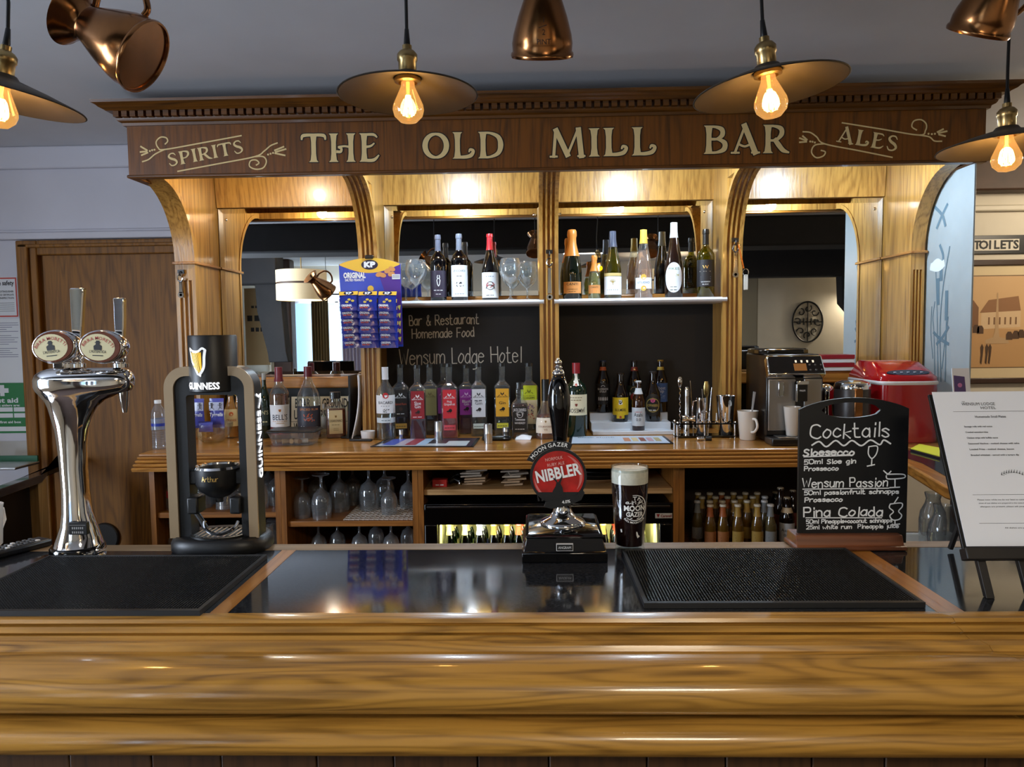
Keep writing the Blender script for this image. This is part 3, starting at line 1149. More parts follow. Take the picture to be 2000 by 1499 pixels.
def bar_mat(name, label, P):
    x0, x1, y0, y1 = P
    t = thing(name, label, 'bar mat', ((x0 + x1) / 2, (y0 + y1) / 2, ZC + 0.0002), group='rubber bar mats')
    a, b = (x1 - x0) / 2, (y1 - y0) / 2
    m_ = MB().loft([[(-a, -b, 0), (a, -b, 0), (a, b, 0), (-a, b, 0)], [(-a, -b, 0.009), (a, -b, 0.009), (a, b, 0.009), (-a, b, 0.009)],
                    [(-a + 0.006, -b + 0.006, 0.010), (a - 0.006, -b + 0.006, 0.010), (a - 0.006, b - 0.006, 0.010), (-a + 0.006, b - 0.006, 0.010)],
                    [(-a + 0.008, -b + 0.008, 0.005), (a - 0.008, -b + 0.008, 0.005), (a - 0.008, b - 0.008, 0.005), (-a + 0.008, b - 0.008, 0.005)]])
    part('tray', m_, RUBBER, t)
    st = MB()
    nx, ny = 86, 58
    for i in range(nx):
        for j in range(ny):
            x = -a + 0.011 + (2 * a - 0.022) * i / (nx - 1)
            y = -b + 0.011 + (2 * b - 0.022) * j / (ny - 1)
            h = 0.0017
            st.add([(x - h, y - h, 0.005), (x + h, y - h, 0.005), (x + h, y + h, 0.005), (x - h, y + h, 0.005), (x - h * .6, y - h * .6, 0.0092), (x + h * .6, y - h * .6, 0.0092), (x + h * .6, y + h * .6, 0.0092), (x - h * .6, y + h * .6, 0.0092)],
                   [(4, 5, 6, 7), (0, 1, 5, 4), (1, 2, 6, 5), (2, 3, 7, 6), (3, 0, 4, 7)])
    o = part('stud_pattern', st, pm('black rubber studs', '0a0b0d', 0.4), t, smooth=False)
    o['kind'] = 'stuff'
    return t


bar_mat('bar_mat', 'black studded rubber bar mat lying before the chrome beer tower', (-0.992, -0.542, 1.160, 1.466))
bar_mat('bar_mat', 'black studded rubber bar mat lying before the cocktail chalkboard', (0.178, 0.630, 1.188, 1.495))

# ------------------------------------------------------------------ things on the bar


def arc_text(mb, s, cx, cy_, r, h, mid, mx=None, bold=0.0, sp=1.08, z=0.0, inside=False):
    """text along a circle; mid = angle (deg) of its middle; inside: reads along the bottom"""
    ws = []
    for ch in s:
        ws.append(0.4 * h if ch == ' ' else text_mesh(ch, bold)[2] * h + 0.12 * h)
    tot = sum(ws) * sp
    sgn = 1 if inside else -1
    a = rad(mid) - sgn * tot / r / 2
    for ch, w_ in zip(s, ws):
        a += sgn * w_ * sp / r / 2
        if ch != ' ':
            loc = T(cx + r * math.cos(a), cy_ + r * math.sin(a), 0) @ Rz(a + (PI / 2 if inside else -PI / 2))
            put_text(mb, ch, 0, 0, h, (mx @ loc) if mx else loc, bold=bold, z=z)
        a += sgn * w_ * sp / r / 2
    return mb


def oval(rx, ry, n=36, a0=0.0, a1=2 * PI):
    return [(rx * math.cos(a0 + (a1 - a0) * i / n), ry * math.sin(a0 + (a1 - a0) * i / n)) for i in range(n)]


# --- chrome beer tower with two taps
D = 1.522
b0 = at(153, 1086, D)
tw = thing('beer_tower', 'chrome swan-neck beer tower with two oval tap badges beside the remote control', 'beer tap', (b0.x, D, ZC))
rows = []
for row, xa, xb, ry in ((1092, 106, 201, .050), (1078, 107, 201, .050), (1070, 108, 200, .049), (1066, 112, 197, .046), (1045, 118, 191, .040), (1025, 124, 184, .035), (1000, 126, 176, .030), (960, 125, 171, .027), (916, 121, 167, .026),
                         (870, 116, 167, .026), (840, 111, 169, .027), (815, 103, 177, .029), (796, 97, 187, .032), (782, 90, 203, .035), (771, 82, 232, .038), (764, 75, 254, .041), (755, 71, 259, .043), (742, 70, 259, .044),
                         (731, 74, 256, .040), (724, 84, 249, .033), (719, 100, 235, .022)):
    p, q = at(xa, row, D), at(xb, row, D)
    c, rx = (p.x + q.x) / 2, (q.x - p.x) / 2
    z = max((p.z + q.z) / 2, ZC + 0.0008)
    k = 2.6 if row < 775 else 2.2
    rows.append([(c + rx * math.copysign(abs(math.cos(a)) ** (2 / k), math.cos(a)), D + ry * math.copysign(abs(math.sin(a)) ** (2 / k), math.sin(a)), z) for a in [2 * PI * i / 36 for i in range(36)]])
part('tower_body', MB().loft(rows), CHROME, tw, w=True, angle=80)
part('base_ring', MB().lathe([(0.053, 0.0008), (0.053, 0.012), (0.05, 0.016)], 32, T(b0.x, D, ZC)), BLACKG, tw, w=True)
pl = at(152, 1033, D - 0.046)
pq = part('name_plate', MB().box(pl.x - 0.019, pl.x + 0.019, D - 0.0465, D - 0.036, pl.z - 0.013, pl.z + 0.013), BLACK, tw, w=True, bevel=0.001)
tx = MB()
for k in range(6):
    for z in (0.001, -0.008):
        tx.ribbon([(pl.x - 0.012 + k * 0.0042, pl.z + z), (pl.x - 0.0095 + k * 0.0042, pl.z + z)], 0.0045, T(0, D - 0.0468, 0) @ FRONT, capped=False)
tx.ribbon([(pl.x - 0.016, pl.z + 0.007), (pl.x + 0.016, pl.z + 0.007)], 0.0008, T(0, D - 0.0468, 0) @ FRONT)
part('lettering', tx, STEEL, pq, w=True)
for hx, ht, hb, dx, wv in ((152, 563, 700, 0.0, (13, 9)), (236, 582, 700, -3.0, (10, 8))):
    # flat flared chrome lever
    y = D - 0.01
    rr = []
    for row, hw in ((hb, 8), (660, wv[1]), (620, wv[1] + 2), (580 if ht < 575 else 600, wv[0]), (ht + 3, wv[0] + 1), (ht, wv[0] - 1)):
        c = at(hx + dx * (hb - row) / 140, row, y)
        h = hw * D / FPX
        rr.append([(c.x - h, y - 0.006, c.z), (c.x + h, y - 0.006, c.z), (c.x + h, y + 0.007, c.z), (c.x - h, y + 0.007, c.z)])
    lv = part('tap_lever', MB().loft(rr), CHROME, tw, w=True, bevel=0.002)
    p = at(hx, 718, y)
    part('lever_collar', MB().lathe([(0.015, 0), (0.015, 0.008), (0.010, 0.010), (0.012, 0.016), (0.012, 0.021), (0.009, 0.026)], 20, T(p.x, y, p.z)), CHROME, lv, w=True)
    part('collar_band', MB().lathe([(0.0135, 0.026), (0.0145, 0.028), (0.0145, 0.036), (0.012, 0.038)], 20, T(p.x, y, p.z)), BLACKG, lv, w=True)
p = at(242, 766, D)
part('spout', MB().lathe([(0.0045, at(242, 806, D).z), (0.007, at(242, 795, D).z), (0.0105, at(242, 768, D).z), (0.012, p.z + 0.012)], 20, T(p.x, D, 0)), CHROME, tw, w=True)
LBL = pm('cream badge print', 'd8cfa4', 0.35)
BRN = pm('copper brown badge', '6b3a24', 0.25, 0.4, coat=0.4)
for bx, by, tl in ((104, 678, -0.10), (196, 678, 0.05)):
    y = D - 0.052
    p = at(bx, by, y)
    mx = T(p.x, y, p.z) @ FRONT @ Rz(-tl)
    rx, ry = 45 * y / FPX, 33 * y / FPX
    bd = MB().loft([[(x * s, v * s, z) for x, v in oval(rx, ry)] for s, z in ((0.9, -0.035), (1.0, -0.022), (1.02, -0.006), (0.98, 0.0), (0.93, 0.001))], mx=mx)
    bo = part('tap_badge', bd, CHROME, tw, w=True, angle=60)
    part('badge_print', MB().loft([[(x, v, 0.0) for x, v in oval(rx * 0.94, ry * 0.94)], [(x, v, 0.0022) for x, v in oval(rx * 0.9, ry * 0.9)]], mx=mx), BRN, bo, w=True)
    part('badge_label', MB().flat([(x - rx * 0.08, v - ry * 0.02) for x, v in oval(rx * 0.76, ry * 0.80)], mx, 0.0027), LBL, bo, w=True)
    tx = MB()
    arc_text(tx, 'BIRRA MORETTI', -rx * 0.08, -ry * 0.62, ry * 1.05, 0.0066, 90, mx, 0.004, 1.0, 0.0033)
    part('red_lettering', tx, REDI, bo, w=True)
    tx = MB()
    put_text(tx, "L'AUTENTICA", -rx * 0.08, -ry * 0.36, 0.0052, mx, 0.034, 0.015, 0.0033)
    tx.ribbon([(-rx * 0.08 - 0.01, -ry * 0.52), (-rx * 0.08 + 0.01, -ry * 0.52)], 0.0018, mx, 0.0033)
    mx2 = mx @ T(-rx * 0.08, ry * 0.02, 0)
    tx.flat([(-0.008, -0.007), (-0.0085, 0.001), (-0.004, 0.004), (-0.004, 0.007), (-0.007, 0.0075), (-0.004, 0.009), (-0.003, 0.012), (0.003, 0.012), (0.004, 0.009), (0.007, 0.0075), (0.004, 0.007), (0.004, 0.004), (0.0085, 0.001), (0.008, -0.007)], mx2, 0.0032)
    part('dark_lettering', tx, INK, bo, w=True)
p = at(122, 710, D - 0.03)
part('lens_bracket', MB().box(p.x - 0.011, p.x + 0.011, D - 0.045, D - 0.02, p.z - 0.012, p.z + 0.01), CHROME, tw, w=True, bevel=0.002)

# --- black stout dispenser with lit sign
D = 1.545
c0 = on(407, 1090, ZC)
gn = thing('stout_dispenser', 'black stout dispenser with lit white lettering and gold harp beside the chrome beer tower', 'beer tap', (c0.x, D, ZC))
MATT = pm('matt black plastic', '101113', 0.42)
BEIGE = pm('beige metal strip', 'a08a6c', 0.35, 0.25)


def q2(px, row, y=D):
    p = at(px, row, y)
    return p.x, p.z


bw = 101 * 1.50 / FPX
pts = [(c0.x + bw * math.copysign(abs(math.cos(a)) ** (2 / 2.6), math.cos(a)), 1.55 + 0.072 * math.copysign(abs(math.sin(a)) ** (2 / 2.4), math.sin(a))) for a in [2 * PI * i / 40 for i in range(40)]]


def sc2(k, z):
    return [(c0.x + (x - c0.x) * k, 1.55 + (y - 1.55) * k, z) for x, y in pts]


part('base', MB().loft([sc2(0.98, ZC + 0.0008), sc2(1.0, ZC + 0.004), sc2(1.0, ZC + 0.018), sc2(0.96, ZC + 0.027), sc2(0.9, ZC + 0.032)]), MATT, gn, w=True, angle=50)
dg = MB().lathe([(0.060, ZC + 0.032), (0.060, ZC + 0.036), (0.056, ZC + 0.0365), (0.056, ZC + 0.0345), (0, ZC + 0.0345)], 36, T(c0.x, 1.535, 0) @ MX.Diagonal((1, 0.8, 1, 1)))
dgo = part('drip_tray', dg, BLACK, gn, w=True)
sl = MB()
for i in range(9):
    x = -0.044 + i * 0.011
    ln = 0.04 * math.sqrt(max(0, 1 - (x / 0.054) ** 2))
    sl.box(c0.x + x - 0.002, c0.x + x + 0.002, 1.535 - ln, 1.535 + ln, ZC + 0.0345, ZC + 0.0375)
part('grate_slat', sl, STEEL, dgo, w=True)
# upright frame: an inverted U with rounded shoulders, beige strip down the front edge
yf, yb = 1.52, 1.558
zt, zbm = at(400, 716, yf).z, ZC + 0.03
xl, xr = q2(326, 850, yf)[0], q2(500, 850, yf)[0]
il, ir = q2(366, 850, yf)[0], q2(466, 850, yf)[0]
zi = at(400, 772, yf).z
rr = 0.045


def shoulder(x0, x1, top, r, n=8):
    return [(x0, zbm)] + [(x0 + r - r * math.cos(a), top - r + r * math.sin(a)) for a in [PI / 2 * i / n for i in range(n + 1)]] + [(x1 - r + r * math.sin(a), top - r + r * math.cos(a)) for a in [PI / 2 * i / n for i in range(n + 1)]] + [(x1, zbm)]


outer = shoulder(xl, xr, zt, rr)
inner = shoulder(il, ir, zi, 0.006)
MXF = MX(((1, 0, 0, 0), (0, 0, 1, 0), (0, 1, 0, 0), (0, 0, 0, 1)))     # local xy -> world xz, z -> world y
fm = MB()
n = len(outer)
for ring, y in ((outer, yf), (inner, yf), (outer, yb), (inner, yb)):
    fm.v += [(x, y, z) for x, z in ring]
for i in range(n - 1):
    fm.f += [(i, i + 1, n + i + 1, n + i), (2 * n + i + 1, 2 * n + i, 3 * n + i, 3 * n + i + 1), (i + 1, i, 2 * n + i, 2 * n + i + 1), (n + i, n + i + 1, 3 * n + i + 1, 3 * n + i)]
part('frame', fm, MATT, gn, w=True, angle=40)
bs = MB()
ins = shoulder(xl + 0.0195, xr - 0.0195, zt - 0.0195, rr - 0.018)
k0 = len(bs.v)
for ring, y in ((outer, yf - 0.001), (ins, yf - 0.001), (outer, yf - 0.006), (ins, yf - 0.006)):
    bs.v += [(x, y, z) for x, z in ring]
hx0, hx1 = q2(362, 700, yf)[0], q2(456, 700, yf)[0]
for i in range(n - 1):
    bs.f += [(2 * n + i, 2 * n + i + 1, 3 * n + i + 1, 3 * n + i), (i + 1, i, 2 * n + i, 2 * n + i + 1), (n + i, n + i + 1, 3 * n + i + 1, 3 * n + i)]
part('front_strip', bs, BEIGE, gn, w=True, angle=40)
# round head
hz0, hz1 = at(400, 768, yf - 0.03).z, at(400, 655, yf - 0.03).z
hr = 46 * 1.52 / FPX
hc = (q2(408, 700, yf)[0], yf + 0.02)
head = part('head', MB().lathe([(hr * 0.96, hz0), (hr, hz0 + 0.002), (hr, hz1 - 0.003), (hr * 0.97, hz1), (hr * 0.94, hz1 - 0.001), (hr * 0.94, hz1 - 0.008), (0, hz1 - 0.008)], 48, T(hc[0], hc[1], 0)), MATT, gn, w=True)
LIT = pm('lit white letters', 'ffffff', 0.4, emit='f4f8ff', es=5)


def wrap(mb, r, cx, cy_, turn=0.0):
    """flat x,z lettering (y ignored) bent round an upright cylinder, facing -y turned by turn"""
    return mb.warp(lambda x, y, z: (cx + (r - y) * math.sin(x / r + turn), cy_ - (r - y) * math.cos(x / r + turn), z))


def upright(mx=None):
    return FRONT


tx = MB()
put_text(tx, 'GUINNESS', -0.006, at(400, 761, 1.49).z, 0.0135, FRONT, 0.073, 0.012)
tx = MB().add(tx.v, tx.f)
wrap(tx, hr + 0.0012, hc[0], hc[1])
part('lit_lettering', tx, LIT, head, w=True)
gz = at(395, 707, 1.49).z
hp = MB()
hl = -0.014
for ps, w_ in (([(-0.018, 0.027), (-0.008, 0.021), (0.004, 0.021), (0.013, 0.027), (0.019, 0.024)], 0.0045), ([(0.019, 0.022), (0.017, 0.010), (0.015, -0.012), (0.006, -0.027)], 0.0055)):
    hp.ribbon([(x + hl, z + gz) for x, z in _cr(ps, 6)], w_, FRONT)
hp.ribbon([(x + hl, z + gz) for x, z in [(-0.0185, 0.025), (-0.012, 0.0), (0.002, -0.025), (0.008, -0.029)]], 0.0035, FRONT)
hp.warp(lambda x, y, z: (x, 0, z))
wrap(hp, hr + 0.0014, hc[0], hc[1])
part('harp_frame', hp, pm('lit harp outline', 'd8d8d8', 0.25, 0.6, emit='ffffff', es=0.5), head, w=True)
hp = MB()
for i in range(8):
    x0 = -0.013 + i * 0.0032
    hp.ribbon([(x0 + hl, 0.019 + gz), (min(x0 + 0.006, 0.010) + hl * 1.0, 0.019 + gz - 0.043 + abs(i - 3.5) * 0.0035)], 0.0022, FRONT, capped=False)
hp.warp(lambda x, y, z: (x, 0, z))
wrap(hp, hr + 0.0011, hc[0], hc[1])
part('harp_string_pattern', hp, pm('lit gold strings', 'd8a818', 0.4, emit='f0b818', es=0.7), head, w=True)
# lettering down the side of the frame
tx = MB()
p0, p1 = at(499, 930, 1.56), at(499, 800, 1.56)
smr = MX(((0, 0, 1, xr + 0.0012), (1, 0, 0, 0), (0, 1, 0, 0), (0, 0, 0, 1)))
put_text(tx, 'GUINNESS', 0, -0.009, 0.018, smr @ T(1.5395, (p0.z + p1.z) / 2, 0) @ Rz(PI / 2), p1.z - p0.z, 0.015)
part('side_lettering', tx, LIT, gn, w=True)
hp = MB()
zz = p1.z + 0.02
hp.ribbon([(1.5285, zz + 0.014), (1.5395, zz + 0.009), (1.5505, zz + 0.013)], 0.004, smr)
hp.ribbon([(1.5505, zz + 0.012), (1.5465, zz - 0.004), (1.5395, zz - 0.014)], 0.004, smr)
part('side_emblem', hp, LIT, gn, w=True)
# settling bowl with steel rim, side grips and chrome hoop
bcx, bz = (il + ir) / 2, at(410, 935, 1.53).z
bl = part('pour_bowl', MB().lathe([(0.008, bz - 0.052), (0.008, bz - 0.043), (0.022, bz - 0.038), (0.040, bz - 0.024), (0.046, bz - 0.01), (0.047, bz + 0.022), (0.041, bz + 0.022), (0.038, bz + 0.004), (0, bz - 0.006)], 36, T(bcx, yf + 0.02, 0)), MATT, gn, w=True)
part('bowl_rim', MB().lathe([(0.041, bz + 0.022), (0.042, bz + 0.026), (0.046, bz + 0.027), (0.048, bz + 0.022)], 36, T(bcx, yf + 0.02, 0), cap=False), CHROME, bl, w=True)
tx = MB()
hand(tx, 'Arthur', -0.016, bz + 0.0, 0.010, 0.0011, FRONT, 0.034)
tx.warp(lambda x, y, z: (x, 0, z))
wrap(tx, 0.0482, bcx, yf + 0.02)
part('signature_lettering', tx, GOLD, bl, w=True)
for s in (-1, 1):
    x = bcx + s * 0.049
    part('bowl_arm', MB().box(x - 0.008, x + 0.008, yf + 0.004, yf + 0.04, bz - 0.012, bz + 0.018), MATT, gn, w=True, bevel=0.003)
    x = bcx + s * 0.045
    part('grip_block', MB().box(x - 0.012, x + 0.012, yf - 0.012, yf + 0.03, bz - 0.072, bz - 0.036), MATT, gn, w=True, bevel=0.004)
part('hoop_arm', MB().tube([(bcx - 0.045, yf, bz - 0.066), (bcx - 0.03, yf - 0.004, bz - 0.085), (bcx - 0.02, yf - 0.006, bz - 0.103)], 0.006, 10), MATT, gn, w=True)
part('chrome_hoop', MB().tube([(bcx - 0.022 + 0.022 * (1 - math.cos(a)) * 1.6, yf - 0.006 - 0.02 * math.sin(a), bz - 0.088 - 0.022 * math.sin(a)) for a in [PI * i / 14 for i in range(15)]], 0.0035, 8), CHROME, gn, w=True)

# --- hand pump with its round pump clip
D = 1.53
c0 = at(1099, 1040, D)
hpmp = thing('hand_pump', 'beer hand pump with black handle and round red pump clip on a black box base', 'hand pump', (c0.x, D, ZC))
cx = c0.x
y0, y1 = on(1100, 1100, ZC).y, 1.625
hw = 85 * y0 / FPX


def rect(hw_, a, b, z):
    return [(cx - hw_, a, z), (cx + hw_, a, z), (cx + hw_, b, z), (cx - hw_, b, z)]


part('box_base', MB().loft([rect(hw, y0, y1, ZC), rect(hw, y0, y1, ZC + 0.019), rect(hw - 0.004, y0 + 0.004, y1 - 0.004, ZC + 0.021), rect(hw - 0.009, y0 + 0.012, y1 - 0.006, ZC + 0.046), rect(hw - 0.006, y0 + 0.008, y1 - 0.004, ZC + 0.048), rect(hw - 0.013, y0 + 0.017, y1 - 0.01, ZC + 0.053)]), BLACKG, hpmp, w=True, bevel=0.0015)
p = at(1100, 1068, y0 + 0.009)
npz = p.z
npo = part('name_plate', MB().box(cx - 0.0165, cx + 0.0165, y0 + 0.0015, y0 + 0.008, npz - 0.007, npz + 0.007), WHITE, hpmp, w=True)
part('plate_face', MB().box(cx - 0.0155, cx + 0.0155, y0 + 0.001, y0 + 0.003, npz - 0.006, npz + 0.006), INK, npo, w=True)
tx = MB()
put_text(tx, 'ANGRAM', cx, npz - 0.0026, 0.0052, T(0, y0 + 0.0008, 0) @ FRONT, 0.025)
part('lettering', tx, WHITE, npo, w=True)
zb = ZC + 0.053
part('chrome_column', MB().lathe([(0.047, zb), (0.048, zb + 0.004), (0.044, zb + 0.008), (0.030, zb + 0.014), (0.021, zb + 0.024), (0.017, zb + 0.038), (0.019, zb + 0.044), (0.027, zb + 0.048), (0.029, zb + 0.056), (0.029, zb + 0.064), (0.024, zb + 0.068), (0.026, zb + 0.072), (0.026, zb + 0.090), (0.018, zb + 0.10), (0.014, zb + 0.14), (0.013, zb + 0.17)], 36, T(cx, D, 0)), CHROME, hpmp, w=True, angle=60)
hprof = []
for row, wpx in ((890, 25), (863, 27), (840, 31), (823, 35), (805, 41), (793, 44), (775, 44), (762, 40), (752, 36), (742, 29), (732, 21)):
    hprof.append((wpx / 2 * D / FPX, at(1094, row, D).z))
hm = T(cx - 0.004, D, hprof[0][1]) @ Ry(-0.012) @ T(0, 0, -hprof[0][1])
hd = part('pump_handle', MB().lathe(hprof, 32, hm), BLACKG, hpmp, w=True, angle=70)
z0 = hprof[-1][1]
part('finial', MB().lathe([(0.0115, z0 - 0.001), (0.0125, z0 + 0.001), (0.0125, z0 + 0.005), (0.009, z0 + 0.010), (0.0065, z0 + 0.012), (0.0085, z0 + 0.015), (0.0065, z0 + 0.018), (0.005, z0 + 0.0195), (0.0073, z0 + 0.022), (0.008, z0 + 0.026), (0.006, z0 + 0.030), (0.003, z0 + 0.031), (0.0035, z0 + 0.033), (0.0015, z0 + 0.035), (0, z0 + 0.0355)], 24, hm), CHROME, hd, w=True, angle=60)
yc = D - 0.036
pc = at(1090.5, 931, yc)
rd = 56 * yc / FPX
mx = T(pc.x, yc, pc.z) @ FRONT
clip = part('pump_clip', MB().lathe([(rd, -0.006), (rd, 0.0), (0, 0.0)], 56, mx), INK, hpmp, w=True, smooth=True)
part('clip_field', MB().lathe([(rd * 0.905, 0.0007), (0, 0.0007)], 56, mx), pm('red clip print', 'b3201c', 0.3, noise=0.3, nscale=40), clip, w=True)
g = MB()
g.ribbon([(rd * 0.80 * math.cos(a), rd * 0.80 * math.sin(a)) for a in [rad(-35 + 100 * i / 20) for i in range(21)]], [0.001 + 0.006 * math.sin(PI * i / 20) for i in range(21)], mx, 0.0011)
g.ribbon([(rd * 0.84 * math.cos(a), rd * 0.84 * math.sin(a)) for a in [rad(185 + 60 * i / 20) for i in range(21)]], [0.001 + 0.003 * math.sin(PI * i / 20) for i in range(21)], mx, 0.0011)
part('moon_edge_print', g, pm('pale red print', 'd0706a', 0.4), clip, w=True)
ban = []
for i in range(21):
    a = rad(150 - 84 * i / 20)
    ban.append((rd * 1.02 * math.cos(a), rd * 1.02 * math.sin(a)))
bo_ = [(rd * 1.25 * math.cos(rad(152 - 86 * i / 20)), rd * 1.25 * math.sin(rad(152 - 86 * i / 20))) for i in range(21)]
bno = part('clip_banner', MB().prism(bo_ + ban[::-1], -0.005, 0.0015, mx), INK, clip, w=True)
tx = MB()
arc_text(tx, 'MOON GAZER', 0, 0, rd * 1.07, 0.0082, 109, mx, 0.012, 0.98, 0.002)
part('white_lettering', tx, CHALK, bno, w=True)
mt = mx @ Rz(rad(9))
tx = MB()
put_text(tx, 'NORFOLK', -0.003, rd * 0.60, 0.0062, mt, 0.036, 0.01, 0.0018)
put_text(tx, 'RUBY ALE', -0.001, rd * 0.40, 0.0062, mt, 0.035, 0.01, 0.0018)
part('pink_lettering', tx, pm('pink print', 'e4a9a0', 0.5), clip, w=True)
tx = MB()
put_text(tx, 'NIBBLER', 0.0, -0.004, 0.0235, mx @ Rz(rad(11)), 0.092, 0.03, 0.002)
part('white_lettering', tx, CHALK, clip, w=True)
g = MB()
g.flat([(-0.010, -0.045), (-0.012, -0.030), (-0.006, -0.020), (-0.004, -0.012), (-0.012, -0.002), (-0.006, -0.004), (-0.001, -0.012), (0.002, -0.008), (0.008, 0.004), (0.007, -0.006), (0.004, -0.014), (0.008, -0.022), (0.010, -0.034), (0.012, -0.045)], mx, 0.0026)
for i in range(12):
    x = -0.040 + i * 0.0072
    g.ribbon([(x, -0.050), (x + 0.003 * ((i % 3) - 1), -0.038 + 0.004 * (i % 2))], [0.004, 0.0008], mx, 0.0024, capped=False)
g.flat([(rd * 0.9 * math.cos(a), rd * 0.9 * math.sin(a)) for a in [rad(218 + 104 * i / 16) for i in range(17)]], mx, 0.0022)
part('hare_print', g, INK, clip, w=True)
tail = [(-0.026, -0.052), (0.036, -0.038), (0.048, -0.026), (0.053, -0.034), (0.046, -0.048), (0.020, -0.060), (-0.015, -0.066), (-0.030, -0.062)]
to = part('clip_tail', MB().prism(tail, -0.005, 0.003, mx), INK, clip, w=True)
tx = MB()
put_text(tx, '4.0%', 0.008, -0.056, 0.0062, mx @ Rz(rad(8)), 0.017, 0.02, 0.0036)
part('white_lettering', tx, CHALK, to, w=True)
part('clip_stem', MB().box(pc.x - 0.008, pc.x + 0.008, yc + 0.006, D - 0.01, pc.z - 0.06, pc.z - 0.045), CHROME, hpmp, w=True)

# --- pint of dark ale
D = 1.515
c0 = at(1230, 1073, D)
pt = thing('pint_glass', 'pint glass of dark ale with cream head and white printed emblem beside the hand pump', 'glass of beer', (c0.x, D, ZC + 0.0002))
zt = at(1230, 911, D).z - ZC
ra, rb = 29 * D / FPX, 37 * D / FPX
part('glass_body', MB().lathe([(0, 0), (ra * 0.96, 0), (ra, 0.003), (ra, 0.012), (ra + (rb - ra) * 0.5, zt * 0.5), (rb, zt * 0.86), (rb, zt), (rb - 0.0018, zt + 0.0006), (rb - 0.002, zt), (rb - 0.0016, zt * 0.93)], 40), glass('pint glass clear', 'f4f8f8', 0.5), pt, angle=60)
zf = at(1230, 942, D).z - ZC
rf = lambda z: ra + (rb - ra) * z / (zt * 0.9)
part('ale', MB().lathe([(0, 0.013), (ra - 0.002, 0.014), (rf(zf) - 0.0008, zf), (0, zf)], 40), pm('dark ruby ale', '1c0503', 0.12, coat=0.3), pt, angle=60)
hd = part('foam_head', MB().lathe([(0, zf), (rf(zf) - 0.0008, zf), (rb - 0.0014, zt - 0.010), (rb - 0.003, zt - 0.004), (rb - 0.009, zt - 0.006), (rb * 0.5, zt - 0.0085), (0, zt - 0.0085)], 40), pm('cream beer foam', 'f2ead8', 0.7, noise=0.06, nscale=180, bump=0.25), pt)
pr = MB()
rp = 0.026
zc = zt * 0.55
pr.ribbon([(rp * math.cos(a), zc + rp * math.sin(a)) for a in [rad(-130 + 230 * i / 30) for i in range(31)]], [0.0008 + 0.0018 * math.sin(PI * i / 30) for i in range(31)], FRONT)
put_text(pr, 'MOON', 0, zc - 0.006, 0.0105, FRONT, 0.044, 0.03)
put_text(pr, 'GAZER', 0, zc - 0.018, 0.0095, FRONT, 0.036, 0.03)
hand(pr, 'a M H', -0.018, zc + 0.0085, 0.0062, 0.0014, FRONT, 0.034)
hand(pr, 'TA', -0.004, zc + 0.016, 0.0065, 0.0014, FRONT, 0.016)
arc_text(pr, 'FULL MOON CLUB', 0, zc, rp + 0.0065, 0.004, 270, FRONT, 0.02, 1.0, 0, True)
for a in range(0, 20):
    r_, q_ = R.uniform(0.3, 0.95) * rp, R.uniform(0, 6.28)
    pr.ribbon([(r_ * math.cos(q_), zc + r_ * math.sin(q_)), (r_ * math.cos(q_) + 0.003, zc + r_ * math.sin(q_) + 0.001)], 0.0012, FRONT)
pr.ribbon([(-0.028, 0.05), (-0.027, 0.046)], 0.003, FRONT)
pr.ribbon([(0.004, 0.046), (0.005, 0.040), (0.007, 0.037)], [0.002, 0.004, 0.006], FRONT)
pr.warp(lambda x, y, z: (x, 0, z))
pr.warp(lambda x, y, z: ((rf(z) + 0.0009) * math.sin((x + 0.006) / rf(z)), -(rf(z) + 0.0009) * math.cos((x + 0.006) / rf(z)), z))
part('printed_emblem', pr, CHALK, pt, smooth=False)

# --- cocktail chalkboard in its wooden block
D = 1.535
a0, a1 = at(1557, 1045, D), at(1768, 1045, D)
cbx = (a0.x + a1.x) / 2
cbd = thing('cocktail_board', 'small black chalkboard listing cocktails, stood in a brown wooden block', 'chalkboard', (cbx, D, ZC))
hw = (a1.x - a0.x) / 2
z0 = ZC + 0.008
zs = at(1557, 800, D).z
zk = at(1660, 777, D).z
arch = [(-hw + 2 * hw * i / 16, zs + (zk - zs) * (1 - ((i - 8) / 8) ** 2) ** 0.9) for i in range(17)]
sl0, sl1 = at(1603, 800, D).x - cbx, at(1720, 800, D).x - cbx
zm = at(1660, 801, D).z
slu, sld = at(1660, 786, D).z, at(1660, 816, D).z
up = [(sl0 + (sl1 - sl0) * i / 12, zm + (slu - zm) * math.sin(PI * i / 12) ** 0.45) for i in range(13)]
dn = [(sl0 + (sl1 - sl0) * i / 12, zm + (sld - zm) * math.sin(PI * i / 12) ** 0.45) for i in range(13)]
bm_ = T(cbx, D, 0) @ FRONT
brd = MB().prism([(-hw, zm)] + up[:1] + up[1:-1] + up[-1:] + [(hw, zm)] + arch[::-1], -0.004, 0.004, bm_)
brd.prism([(-hw, z0), (hw, z0), (hw, zm)] + dn[::-1] + [(-hw, zm)], -0.004, 0.004, bm_)
bro = part('board', brd, pm('cocktail board black', '0d0e10', 0.45, noise=0.3, nscale=12), cbd, w=True, smooth=False)
wr = MB()
